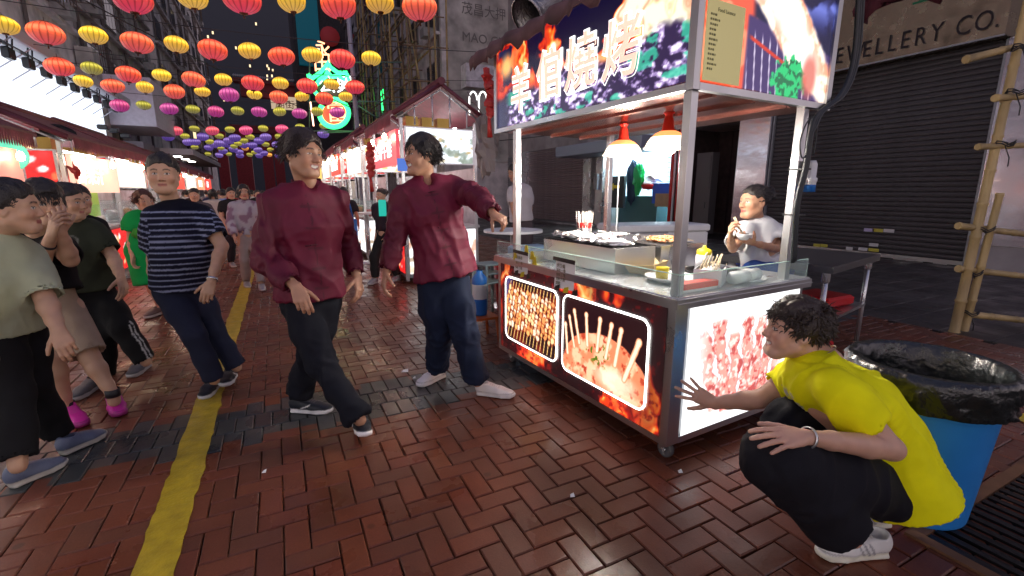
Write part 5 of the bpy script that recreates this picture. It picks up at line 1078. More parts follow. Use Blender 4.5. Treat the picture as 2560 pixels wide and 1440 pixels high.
text('neon_letters', '公興', .75, wn_, ns, N(797, 228) - c + fy * .02, tuple(fx), tuple(fz2), .02, squeeze=1.0)
text('neon_letters', '永', .75, on, ns, N(784, 142) - c, tuple(fx), tuple(fz2), .02)
text('neon_letters', '田', .8, on, ns, N(783, 174) - c, tuple(fx), tuple(fz2), .02)
m = MB()
for (a, b) in [((765, 150), (765, 330)), ((880, 150), (880, 325)), ((760, 150), (1000, 150)), ((760, 250), (985, 250)), ((800, 330), (985, 322)), ((880, 255), (985, 322)), ((940, 150), (940, 330)), ((765, 325), (900, 325))]: m.tube([N(*a) - c - fy * .35, N(*b) - c - fy * .35], .03, 5)
m.build('support_frame', mat('green_grey_frame', (.12, .2, .17), .6), ns)
ntube('lamp_tube', [(776, 255), (784, 315)], .03, mat('orange_tube', (1, .5, .3), emit=2.0, ecol=(1, .5, .35)))
# vertical green lit shop sign on scaffolded building
m = MB(); pa_, pb_ = Xp(958, 170, 7.9), Xp(985, 330, 7.9); 
t = empty('vertical_sign', (7.6, pb_[1], 0), 0, 'pale vertical sign board with green neon characters by the scaffolding', 'sign')
m.bb((-.05, 0, 5.2), (.05, 2.6, 9.4)); m.build('board', mat('pale_vertical_board', (.45, .42, .5), .6), t)
for k, ch in enumerate('德昌'): text('neon_letters', ch, 1.6, gn, t, (-.07, 2.2, 7.3 - k * 1.7), (0, -1, 0), (0, 0, 1), .02)
# ================================================================== bamboo scaffolding
sc_ = empty('bamboo_scaffolding', (7.0, 24, 0), 0, 'bamboo scaffolding lashed up the front of the pale tenement', 'scaffolding')
r3 = random.Random(3)
for k in range(15):
    y = -1.6 + k * 1.15; m = MB(); x = r3.choice([0, .0, -.8]) + r3.uniform(-.1, .1); cane(m, (x, y, 2.4), (x + r3.uniform(-.25, .25), y + r3.uniform(-.3, .3), 19), .055); m.build('upright', r3.choice([bamboo, bamboo_dark]), sc_)
for k in range(11):
    z = 3.4 + k * 1.5; m = MB(); cane(m, (.02, -1.8, z), (-.05, 15.5, z + r3.uniform(-.3, .3)), .045); m.build('ledger', r3.choice([bamboo, bamboo_dark]), sc_)
    m = MB(); cane(m, (-.75, -1.8, z + .2), (-.8, 15.5, z + r3.uniform(-.1, .5)), .045); m.build('ledger', bamboo_dark, sc_)
    for q in range(3): y = -1.2 + q * 4.5 + r3.uniform(-.4, .4); m = MB(); cane(m, (-1.2, y, z + .05), (.9, y, z + .15), .04); m.build('transom', bamboo_dark, sc_)
for k in range(5):
    y = -1.5 + k * 3; m = MB(); cane(m, (-.1, y, 3.2), (-.1, y + 4.5, 13 + k), .05); m.build('brace', bamboo, sc_)
for k in range(9):
    x = .3 + k * .5; m = MB(); cane(m, (x, -1.4, 3.6), (x + r3.uniform(-.2, .2), -1.4, 17), .05) if k < 2 else None
    if k < 2: m.build('upright', bamboo, sc_)
# white sign boxes/ canopies on flank above the second stall
m = MB(); a, b = Yp(1158, 225, 16), Yp(1240, 150, 16); m.box(((a + b) / 2)[0:3] + np.array([.4, 0, -.1]), (2.0, .5, .75)); m.build('blank_sign_box', mat('blank_white_box', (.5, .48, .52), .6, var=.3), None, 'blank white sign box above the gable stall roof', 'sign box')
for (px, lb) in [(1183, 'left'), (1207, 'right')]:
    p = Q(px, 250, 7.5); m = MB(); m.tube([p + np.array([RX[0] * .06 * math.cos(a), RX[1] * .06 * math.cos(a), .12 * math.sin(a)]) for a in np.linspace(0, math.pi, 9)] + [p + RX * -.06 - np.array([0, 0, .22])], .012, 6); m.build('hook_lamp', mat('dim_white_tube', (1, 1, .95), emit=.8), None, lb + ' of two curved white tube lamps beside the gable roof', 'lamp')
p = Q(110, 335, 6.4); m = MB(); [m.tube([p + np.array([x * .06, .1, -.02]) for x in (-4, 0, 4)], .05, 8) for _ in range(1)]; blob(m, p + np.array([.1, .1, .03]), (.18, .1, .10), np.eye(3), 3, .25); m.build('roof_fan', iron, None, 'dark rounded extractor hood on the left stall roof', 'extractor')
# litter and small scraps on the paving
for k, (px, py) in enumerate([(1012, 928), (1035, 945), (1700, 1180), (1430, 1240), (660, 1180)]):
    p = G(px, py, .004); m = MB(); s = .03 if k == 0 else .012; m.add([p + (-s, -s * .3, 0), p + (s * .7, -s, .001), p + (s, s * .4, .012), p + (-s * .2, s, .003)], [(0, 1, 2, 3)], False); o = m.build('paper_scrap', paper, None, ['pale leaf shaped paper scrap beside the grey brick band', 'thin white straw scrap on the grey brick band', 'tiny white scrap below the stall castor', 'tiny bright scrap on the red bricks in front of the stall', 'tiny white scrap near the yellow line'][k], 'paper scrap'); so = o.modifiers.new('t', 'SOLIDIFY'); so.thickness = .001
# ================================================================== BODY MODELLING: signed distance fields + surface nets
def nrm(a): a = np.asarray(a, float); return a / (np.linalg.norm(a) + 1e-12)
class SDF:
    def __init__(s): s.p = []
    def rc(s, a, b, r1, r2, k=.02, c=0, op=1): s.p.append(('rc', np.array(a, float), np.array(b, float), r1, r2, k, c, op)); return s
    def ell(s, c_, r, ax=None, k=.02, c=0, op=1): s.p.append(('el', np.array(c_, float), np.array(r, float), np.eye(3) if ax is None else np.array(ax, float), None, k, c, op)); return s
    def loft(s, st, k=.02, c=0, op=1, flat=False):
        """st: list of (centre, rx, ry, lateral axis)"""
        for i in range(len(st) - 1): s.p.append(('lo', st[i], st[i + 1], flat and i == len(st) - 2, None, k, c, op))
        return s
    def plane(s, o, n, k=.0): s.p.append(('pl', np.array(o, float), nrm(n), None, None, k, 0, -2)); return s
    def bounds(s, q):
        t = q[0]
        if t == 'rc': r = max(q[3], q[4]); return np.minimum(q[1], q[2]) - r, np.maximum(q[1], q[2]) + r
        if t == 'el': r = q[2].max(); return q[1] - r, q[1] + r
        if t == 'lo': r = max(q[1][1], q[1][2], q[2][1], q[2][2]); a, b = np.array(q[1][0], float), np.array(q[2][0], float); return np.minimum(a, b) - r, np.maximum(a, b) + r
    def ev(s, q, P):
        t = q[0]
        if t == 'rc':
            ba = q[2] - q[1]; pa = P - q[1]; h = np.clip((pa @ ba) / (ba @ ba + 1e-12), 0, 1)
            return np.linalg.norm(pa - h[..., None] * ba, axis=-1) - (q[3] + (q[4] - q[3]) * h)
        if t == 'el':
            l = (P - q[1]) @ q[3].T; r = q[2]; k0 = np.linalg.norm(l / r, axis=-1); k1 = np.linalg.norm(l / (r * r), axis=-1); return k0 * (k0 - 1) / (k1 + 1e-9)
        if t == 'lo':
            a, b = np.array(q[1][0], float), np.array(q[2][0], float); ba = b - a; L = np.linalg.norm(ba) + 1e-9; z = ba / L
            pa = P - a; h = (pa @ z) / L; hc = np.clip(h, 0, 1); x = np.array(q[1][3], float) * 1.0; x2 = np.array(q[2][3], float)
            xm = nrm(x + x2 if True else x); xm = nrm(xm - z * (xm @ z)); y = np.cross(z, xm)
            rx = q[1][1] + (q[2][1] - q[1][1]) * hc; ry = q[1][2] + (q[2][2] - q[1][2]) * hc
            lx = (pa @ xm) / rx; ly = (pa @ y) / ry; rm = np.minimum(rx, ry); lz = (h - hc) * L / rm
            if q[3]: lz = np.where(h > 1, 0, lz)
            k0 = np.sqrt(lx * lx + ly * ly + lz * lz); k1 = np.sqrt((lx / rx) ** 2 + (ly / ry) ** 2 + (lz / rm) ** 2)
            dd = k0 * (k0 - 1) / (k1 + 1e-9)
            return np.maximum(dd, (h - 1) * L) if q[3] else dd
        if t == 'pl': return (P - q[1]) @ q[2]
    def mesh(s, h, cols=None, extra=None):
        pos = [q for q in s.p if q[7] == 1]; B = [s.bounds(q) for q in pos]
        lo = np.min([b[0] for b in B], 0) - 3 * h; hi = np.max([b[1] for b in B], 0) + 3 * h
        n = np.ceil((hi - lo) / h).astype(int) + 1; F = np.full(n, .2, np.float32)
        ax = [lo[i] + h * np.arange(n[i]) for i in range(3)]
        for q in s.p:
            if q[7] == -2: i0 = np.zeros(3, int); i1 = n
            else:
                b0, b1 = s.bounds(q); mg = q[5] + 2.5 * h + .006; i0 = np.maximum(0, np.floor((b0 - mg - lo) / h).astype(int)); i1 = np.minimum(n, np.ceil((b1 + mg - lo) / h).astype(int) + 1)
            if (i1 <= i0).any(): continue
            g = np.stack(np.meshgrid(ax[0][i0[0]:i1[0]], ax[1][i0[1]:i1[1]], ax[2][i0[2]:i1[2]], indexing='ij'), -1)
            d = s.ev(q, g).astype(np.float32); sl = tuple(slice(a, b) for a, b in zip(i0, i1)); f = F[sl]; k = q[5]
            if q[7] == 1: hh = np.maximum(k - np.abs(f - d), 0) / max(k, 1e-6); F[sl] = np.minimum(f, d) - hh * hh * k * .25
            else: d = -d if q[7] == -1 else d; hh = np.maximum(k - np.abs(f - d), 0) / max(k, 1e-6); F[sl] = np.maximum(f, d) + hh * hh * k * .25
        F[0] = F[-1] = .2; F[:, 0] = F[:, -1] = .2; F[:, :, 0] = F[:, :, -1] = .2
        V, Q_ = surfnet(F, lo, h)
        C_ = None
        if cols is not None and len(V):
            W = np.zeros(len(V)); C_ = np.zeros((len(V), 3)); D = [np.maximum(s.ev(q, V), -.5) for q in pos]; dm = np.min(D, 0)
            for q, d in zip(pos, D): w = np.exp(-(d - dm) / .006); W += w; C_ += w[:, None] * np.array(cols[q[6]])[None]
            C_ /= W[:, None]
        return V, Q_, C_
def surfnet(F, lo, h):
    S = F < 0; n = np.array(F.shape)
    c = [S[a:n[0] - 1 + a, b:n[1] - 1 + b, d:n[2] - 1 + d] for a in (0, 1) for b in (0, 1) for d in (0, 1)]
    tot = sum(x.astype(np.int8) for x in c); act = (tot > 0) & (tot < 8); idx = np.argwhere(act); m = len(idx)
    ids = np.full(act.shape, -1, np.int64); ids[act] = np.arange(m); acc = np.zeros((m, 3)); cnt = np.zeros(m)
    I, J, K = idx.T
    for axis in range(3):
        for o1 in (0, 1):
            for o2 in (0, 1):
                o = [0, 0, 0]; oth = [q for q in range(3) if q != axis]; o[oth[0]] = o1; o[oth[1]] = o2; o2_ = o.copy(); o2_[axis] = 1
                fa = F[I + o[0], J + o[1], K + o[2]]; fb = F[I + o2_[0], J + o2_[1], K + o2_[2]]; cr = (fa < 0) != (fb < 0)
                t = np.where(cr, fa / np.where(cr, fa - fb, 1), 0); p = np.zeros((m, 3)); p[:, oth[0]] = o1; p[:, oth[1]] = o2; p[:, axis] = t
                acc += p * cr[:, None]; cnt += cr
    V = lo + h * (idx + acc / np.maximum(cnt, 1)[:, None]); quads = []
    for axis in range(3):
        a, b = [q for q in range(3) if q != axis]; sl0 = [slice(None)] * 3; sl1 = [slice(None)] * 3; sl0[axis] = slice(0, -1); sl1[axis] = slice(1, None)
        s0, s1 = S[tuple(sl0)], S[tuple(sl1)]; e = np.argwhere(s0 != s1); ok = (e[:, a] > 0) & (e[:, b] > 0) & (e[:, a] < n[a] - 1) & (e[:, b] < n[b] - 1); e = e[ok]
        flip = s0[tuple(e.T)]
        def cid(da, db): q = e.copy(); q[:, a] -= da; q[:, b] -= db; return ids[tuple(q.T)]
        qd = np.stack([cid(1, 1), cid(0, 1), cid(0, 0), cid(1, 0)], 1)
        if axis == 1: flip = ~flip
        qd[~flip] = qd[~flip][:, ::-1]; quads.append(qd)
    return V, np.concatenate(quads)
def vnormals(V, Q_):
    a = V[Q_[:, 2]] - V[Q_[:, 0]]; b = V[Q_[:, 3]] - V[Q_[:, 1]]; fn = np.cross(a, b); N = np.zeros_like(V)
    for k in range(4): np.add.at(N, Q_[:, k], fn)
    return N / (np.linalg.norm(N, axis=1)[:, None] + 1e-12)
def relax(V, Q_, it=2, f=.5):
    for _ in range(it):
        A = np.zeros_like(V); c = np.zeros(len(V))
        for k in range(4):
            for j in ((k + 1) % 4, (k + 3) % 4): np.add.at(A, Q_[:, k], V[Q_[:, j]]); np.add.at(c, Q_[:, k], 1)
        V = V * (1 - f) + f * A / np.maximum(c, 1)[:, None]
    return V
def wrinkle(V, Q_, amp, dirn, along=3.0, across=14.0, sd=1, weight=None):
    """soft cloth folds running along dirn"""
    N = vnormals(V, Q_); d = nrm(dirn); a = nrm(np.cross(d, (0.3, .9, .1))); b = np.cross(d, a)
    p = np.stack([V @ d * along, V @ a * across, V @ b * across], 1); w = noise3(p * .5 + 3, sd) - .5
    n = 1 - np.abs(noise3(p + w[:, None] * 2.2, sd + 3) - .5) * 2; n = n ** 2.2 - .35
    n2 = noise3(p * 2.1, sd + 8) - .5
    dd = amp * (n + .35 * n2)
    if weight is not None: dd = dd * weight
    return V + N * dd[:, None]
skin_m = mat('skin', (.5, .3, .2), .48, attr=True, bump=.08, bscale=220, sss=.12)
cloth_m = mat('woven_cloth', (.5, .5, .5), .85, attr=True, bump=.12, bscale=260, spec=.25, var=.08, vscale=9)
satin_m = mat('brocade_cloth', (.5, .5, .5), .62, attr=True, bump=.15, bscale=300, spec=.45, var=.06, vscale=9)
leather_m = mat('shoe_leather', (.5, .5, .5), .5, attr=True, bump=.15, bscale=120)
hair_m = mat('black_hair', (.012, .009, .008), .42, bump=.6, bscale=130, spec=.6)
hair_b = mat('dark_brown_hair', (.030, .017, .012), .42, bump=.6, bscale=130, spec=.6)
SK = {'fair': (.62, .36, .26), 'tan': (.50, .27, .17), 'pale': (.68, .44, .34), 'asian': (.58, .35, .23), 'dark': (.40, .22, .14)}

# ---------------------------------------------------------------- head
def head_frame(c, fwd, roll=0.0, up=(0, 0, 1)):
    f = nrm(fwd); x = nrm(np.cross(f, up)); u_ = np.cross(x, f)
    if roll: x, u_ = x * math.cos(roll) + u_ * math.sin(roll), u_ * math.cos(roll) - x * math.sin(roll)
    return np.array(c, float), np.array([x, f, u_])          # rows: right, forward, up
def head_mesh(fr, s, skin, mouth='smile', h=.004, neck_to=None, female=False, glasses=False, stubble=False, squint=False, neck_r=.056):
    c, A = fr; S_ = SDF()
    def w(x, y, z): return c + (np.array([x, y, z]) * s) @ A
    def e(p, r, k=.02, op=1, rot=None): S_.ell(w(*p), np.array(r) * s, A if rot is None else rot @ A, k * s, 0, op)
    def r_(a, b, r1, r2, k=.015, op=1): S_.rc(w(*a), w(*b), r1 * s, r2 * s, k * s, 0, op)
    e((0, -.018, .032), (.076, .096, .084), .02); e((0, .022, .020), (.068, .068, .072), .03)
    S_.loft([(w(0, .018, .0), .067 * s, .066 * s, A[0]), (w(0, .030, -.048), .059 * s, .054 * s, A[0]), (w(0, .044, -.088), .036 * s, .036 * s, A[0])], .03 * s)
    r_((-.020, .070, -.100), (.020, .070, -.100), .015, .015, .03)
    for q in (-1, 1):
        r_((q * .055, .005, -.058), (q * .03, .055, -.096), .022, .014, .03)
        e((q * .042, .062, -.026), (.024, .020, .020), .025)
        r_((q * .012, .080, .022), (q * .046, .068, .022), .011, .010, .018)
        e((q * .031, .094, .001), (.017, .014, .011), .012, -1)
        e((q * .0305, .072, .000), (.0145, .0135, .0135), .003)                       # eyeball under lids
        r_((q * .018, .0835, .0075), (q * .043, .076, .0065), .0038, .0035, .006)      # upper lid
        r_((q * .018, .083, -.0075), (q * .043, .076, -.0075), .0032, .003, .006)
        e((q * .012, .096, -.036), (.0088, .009, .007), .008)
        e((q * .0775, -.008, -.008), (.010, .020, .032), .01, rot=None)
        e((q * .085, -.002, -.004), (.006, .010, .018), .004, -1)
    r_((0, .082, .012), (0, .104, -.030), .0085, .0115, .012); 
    if mouth in ('smile', 'laugh'):
        for q in (-1, 1): e((q * .044, .058, -.048), (.017, .018, .02), .02); r_((0, .086, -.058), (q * .030, .070, -.052), .0058, .004, .006); r_((0, .084, -.078 if mouth == 'laugh' else -.073), (q * .029, .069, -.056), .0065, .004, .006)
        e((0, .088, -.066), (.024, .016, .007 if mouth == 'laugh' else .0055), .004, -1)
        e((0, .074, -.066), (.024, .010, .010), .001)
    else:
        for q in (-1, 1): r_((0, .089, -.060), (q * .024, .078, -.064), .006, .0035, .006); r_((0, .087, -.071), (q * .021, .077, -.066), .0068, .0035, .006)
    ne = w(0, -.022, -.06)
    nt = np.array(neck_to, float) if neck_to is not None else w(0, -.05, -.2)
    S_.loft([(ne, neck_r * s, neck_r * s, A[0]), (nt, neck_r * 1.05 * s, neck_r * 1.02 * s, A[0])], .03 * s)
    S_.rc(nt, nt + (nt - ne) * .12, neck_r * 1.0 * s, .05 * s, .03)
    V, F_, _ = S_.mesh(h)
    V = relax(V, F_, 1, .35)
    q = ((V - c) @ A.T) / s; x, y, z = q[:, 0], q[:, 1], q[:, 2]; C_ = np.tile(np.array(skin, float), (len(V), 1)); front = ss(.03, .055, y)
    n = noise3(q * 60, 4); C_ *= (.93 + .14 * n)[:, None]
    ax_ = np.abs(x)
    blush = np.exp(-((ax_ - .042) / .022) ** 2 - ((z + .03) / .022) ** 2) * front; C_ = mixc(C_, np.array(skin) * (1.12, .78, .72), blush * .45)
    nosep = np.exp(-(x / .016) ** 2 - ((z + .03) / .014) ** 2) * ss(.08, .095, y); C_ = mixc(C_, np.array(skin) * (1.1, .78, .72), nosep * .4)
    if stubble: C_ = mixc(C_, np.array(skin) * .72, ss(-.045, -.065, z) * ss(.0, .04, y) * ss(-.115, -.1, z) * .5)
    # lips / teeth
    lipc = np.array((.42, .13, .11)) if not female else np.array((.55, .10, .09))
    if mouth in ('smile', 'laugh'):
        cz = -.0655 + 9.0 * x * x; hh = (.0085 if mouth == 'laugh' else .006) * np.sqrt(np.clip(1 - (x / .027) ** 2, 0, 1)) + .0005
        dz = np.abs(z - cz); C_ = mixc(C_, lipc, ss(hh + .0075, hh + .0035, dz) * ss(.034, .028, ax_) * front * ss(.055, .062, y))
        inn = ss(hh + .001, hh - .001, dz) * ss(.028, .024, ax_) * front; C_ = mixc(C_, (.10, .02, .02), inn); C_ = mixc(C_, (.80, .77, .72), inn * ss(-.3, .2, (z - cz) / (hh + 1e-4) + .55) * ss(.025, .019, ax_))
    else:
        dz = np.abs(z + .0655 - 2 * x * x); C_ = mixc(C_, lipc, ss(.0105, .0065, dz) * ss(.027, .020, ax_) * front); C_ = mixc(C_, lipc * .35, ss(.0022, .0008, np.abs(z + .0652)) * ss(.025, .02, ax_) * front)
    # brows, eyes
    bz = .0235 + .004 * np.sin(np.clip((ax_ - .012) / .04, 0, 1) * 3.0) - (ax_ > .04) * (ax_ - .04) * .3
    C_ = mixc(C_, (.02, .012, .01), ss(.0052, .0026, np.abs(z - bz)) * ss(.011, .016, ax_) * ss(.055, .046, ax_) * front * (.9 if not female else .65))
    eh = .0055 if not squint else .0028
    ex = (ax_ - .0305) / .0145; lid = eh * np.clip(1 - ex ** 2, 0, 1) ** .6
    op = ss(.0012, -.0008, np.abs(z - .0003) - lid) * (np.abs(ex) < 1) * front
    C_ = mixc(C_, (.72, .68, .66), op); ir = np.hypot(ax_ - .0305, (z - .0008)); C_ = mixc(C_, (.015, .008, .006), op * ss(.0068, .0052, ir))
    C_ = mixc(C_, (.02, .012, .012), ss(.0022, .0008, np.abs(z - .0003 - lid - .0012)) * (np.abs(ex) < 1.08) * front)
    C_ = mixc(C_, np.array(skin) * .6, ss(.0018, .0006, np.abs(z + .0003 + lid + .001)) * (np.abs(ex) < 1) * front * .7)
    C_ = mixc(C_, (.10, .03, .02), np.exp(-((ax_ - .0085) / .0038) ** 2 - ((z + .0405) / .0028) ** 2) * ss(.085, .092, y))
    return V, F_, np.clip(C_, 0, 1)
def hair_mesh(fr, s, style, sd=1, n_locks=420):
    """scalp shell plus combed locks"""
    c, A = fr; r2 = np.random.RandomState(sd); S_ = SDF()
    def w(p): return c + (np.asarray(p, float) * s) @ A
    vol = style.get('vol', .012); front = style.get('front', .062); back = style.get('back', -.055); side = style.get('side', -.005)
    S_.ell(w((0, -.020, .036)), np.array((.080 + vol * .6, .100 + vol * .7, .085 + vol)) * s, A, .01)
    S_.ell(w((0, .01, .062)), np.array((.062 + vol * .4, .068 + vol * .3, .056 + vol)) * s, A, .03)
    # cut the face side away: hairline
    S_.ell(w((0, .125, -.030)), np.array((.112, .095, .104)) * s, A, .006, 0, -1)
    S_.ell(w((.0, .05, -.112)), np.array((.13, .10, .098)) * s, A, .008, 0, -1)
    S_.plane(w((0, 0, back)), -A[2] * .9 - A[1] * .35, .01)
    V, F_, _ = S_.mesh(.006 * s if s > .9 else .006)
    N = vnormals(V, F_); q = ((V - c) @ A.T) / s
    V = V + N * ((noise3(np.stack([q[:, 0] * 70, q[:, 1] * 22, q[:, 2] * 30], 1), sd) - .5) * .012 * s)[:, None]
    LV, LF = [], []
    comb = style.get('comb', lambda p: np.array((0, .3, -1.)))
    for i in range(n_locks):
        u_ = r2.rand() * 2 * math.pi; z = r2.uniform(-.55, 1); rr0 = math.sqrt(max(0, 1 - z * z)); d = np.array([rr0 * math.cos(u_), rr0 * math.sin(u_), z])
        p = np.array((0, -.018, .036)) + d * np.array((.077, .097, .085))
        if (p[1] > .035 and p[2] < front) or (p[2] < side and p[1] > -.02) or p[2] < back: continue
        g = comb(p, ); g = g - d * (g @ d) * .8; g = nrm(g + r2.normal(0, .18, 3)); L = style.get('len', .06) * r2.uniform(.6, 1.15) * (style.get('fringe', 1.0) if p[1] > .03 and p[2] > .05 else 1)
        pts = [p]; n = 6; v = g
        for j in range(n):
            v = nrm(v + np.array((0, 0, -style.get('grav', .12))) + r2.normal(0, style.get('curl', .05), 3)); nx = pts[-1] + v * L / n
            l = (nx - np.array((0, -.018, .034))) / np.array((.080, .100, .088)); m_ = np.linalg.norm(l)
            lim = 1.03 + style.get('lift', .10) * (j / n) if nx[2] > -.02 else .98
            if m_ < lim: nx = np.array((0, -.018, .034)) + l / m_ * lim * np.array((.080, .100, .088))
            pts.append(nx)
        r0 = style.get('thick', .0065) * r2.uniform(.7, 1.2); o = sum(len(a) for a in LV); vs = []
        for j, pt in enumerate(pts):
            t = nrm(pts[min(j + 1, n)] - pts[max(j - 1, 0)]); out = nrm(pt - np.array((0, -.018, .03))); a = nrm(np.cross(t, out)); b = np.cross(a, t); rad = r0 * (1 - (j / n) ** 2.2 * .92)
            for k in range(5): an = 2 * math.pi * k / 5; vs.append(w(pt + a * math.cos(an) * rad + b * math.sin(an) * rad * .55))
        LV.append(np.array(vs)); LF.append(np.array([[o + j * 5 + k, o + j * 5 + (k + 1) % 5, o + (j + 1) * 5 + (k + 1) % 5, o + (j + 1) * 5 + k] for j in range(n) for k in range(5)]))
    if LV: V2 = np.concatenate([V] + LV); F2 = np.concatenate([F_] + [f + len(V) for f in LF])
    else: V2, F2 = V, F_
    return V2, F2
# ---------------------------------------------------------------- hand
def hand_sdf(S_, wr, dirn, palm, side, curl=(.5, .5, .55, .6), thumb=.4, spread=.08, s=1.0, c=0, point=False):
    """dirn wrist->knuckles, palm = direction the palm faces, side=+1 when thumb lies on cross(dirn,palm)"""
    d = nrm(dirn); n = nrm(np.asarray(palm, float) - d * (np.asarray(palm, float) @ d)); t = np.cross(d, n) * side
    wr = np.array(wr, float); P_ = lambda a, b, e: wr + (t * a + d * b + n * e) * s
    kn = [(.030, .088), (.010, .093), (-.010, .089), (-.029, .080)]; ln = [(.042, .025, .021), (.046, .029, .022), (.043, .027, .021), (.033, .020, .019)]
    S_.loft([(P_(0, -.01, 0), .028 * s, .019 * s, t), (P_(0, .02, 0), .031 * s, .018 * s, t), (P_(.001, .075, 0), .042 * s, .0145 * s, t)], .012 * s, c)
    for i, ((a, b), l3) in enumerate(zip(kn, ln)):
        S_.rc(P_(a * .75, .03, 0), P_(a, b, .0), .012 * s, .0105 * s, .008 * s, c)
        ang = curl[i] * .75; p = P_(a, b, 0); sp = spread * (1.5 - i) ; rad = (.0098, .0102, .0096, .0085)[i] * s
        for j, L in enumerate(l3):
            v = nrm(d * math.cos(ang) + n * math.sin(ang) + t * sp * math.cos(ang)); q = p + v * L * s
            S_.rc(p, q, rad * (1 - .06 * j), rad * (1 - .06 * (j + 1)) - .0004, .004 * s, c); p = q; ang += curl[i] * (1.0 if j == 0 else .7)
    tb = P_(.024, .022, .004); v = nrm(t * (.85 - thumb * .4) + d * (.62 + thumb * .1) + n * (.15 + thumb * .45))
    p = tb
    for j, (L, r0, r1) in enumerate(((.042, .0155, .0125), (.032, .012, .0108), (.026, .0106, .0085))):
        q = p + v * L * s; S_.rc(p, q, r0 * s, r1 * s, .008 * s if j == 0 else .004 * s, c); p = q; v = nrm(v + d * .25 + n * thumb * .5)
    return S_
# ---------------------------------------------------------------- shoe
def shoe(name, heel, toe_dir, up, parent, L=.285, cols=((.8, .8, .8), (.8, .8, .8)), h=.006, marks=None, s=1.0):
    f = nrm(toe_dir); u_ = nrm(np.asarray(up, float) - f * (np.asarray(up, float) @ f)); x = np.cross(f, u_); o = np.array(heel, float); W = lambda a, b, z: o + f * a + x * b + u_ * z
    S_ = SDF(); k = L / .285
    S_.loft([(W(.035 * k, 0, .05), .034, .05, x), (W(.10 * k, .0, .052), .036, .046, x), (W(.17 * k, .002, .040), .044, .034, x), (W(.235 * k, .002, .030), .042, .026, x)], .03)
    S_.rc(W(.04, 0, .07), W(.055, 0, .105), .036, .038, .03); S_.ell(W(.238 * k, .0, .024), (.036, .045, .024), np.array([x, f, u_]), .02)
    S_.loft([(W(.022, 0, .012), .036, .016, x), (W(.11 * k, 0, .012), .038, .016, x), (W(.19 * k, 0, .012), .049, .016, x), (W(.245 * k, 0, .013), .042, .015, x)], .006)
    S_.plane(W(0, 0, .0), -u_, .004); S_.plane(W(0.03, 0, .108), u_ + f * .25, .01)
    S_.rc(W(.05, 0, .09), W(.055, 0, .16), .030, .036, .01, 0, -1)
    V, F_, _ = S_.mesh(h); q = (V - o) @ np.array([f, x, u_]).T
    C_ = np.tile(np.array(cols[0], float), (len(V), 1)); sole = ss(.040, .035, q[:, 2] + .004 * np.sin(q[:, 0] * 8)); C_ = mixc(C_, cols[1], sole); C_ = mixc(C_, np.array(cols[1]) * .45, ss(.006, .003, q[:, 2])); C_ = mixc(C_, np.array(cols[0]) * .5, ss(.0035, .001, np.abs(q[:, 2] - .040)))
    up_ = ss(.05, .06, q[:, 2]) * (q[:, 0] > .08) * (q[:, 0] < .18) * (np.abs(q[:, 1]) < .02)
    C_ = mixc(C_, np.clip(np.array(cols[0]) * .75 + .06, 0, 1), up_ * (np.sin(q[:, 0] * 420) > .2))
    if marks: C_ = marks(q, C_)
    return mesh_np(name, V, F_, leather_m, parent, np.clip(C_, 0, 1))
def sdf_obj(S_, name, m_, parent, h, cols, wr=None, pattern=None, rel=1):
    V, F_, C_ = S_.mesh(h, cols)
    if rel: V = relax(V, F_, rel, .3)
    if pattern is not None: C_ = pattern(V, C_)
    for w_ in (wr or []): V = wrinkle(V, F_, *w_[:1], **w_[1])
    return mesh_np(name, V, F_, m_, parent, np.clip(C_, 0, 1))
def lat(a, b): return nrm(np.asarray(b, float) - np.asarray(a, float))
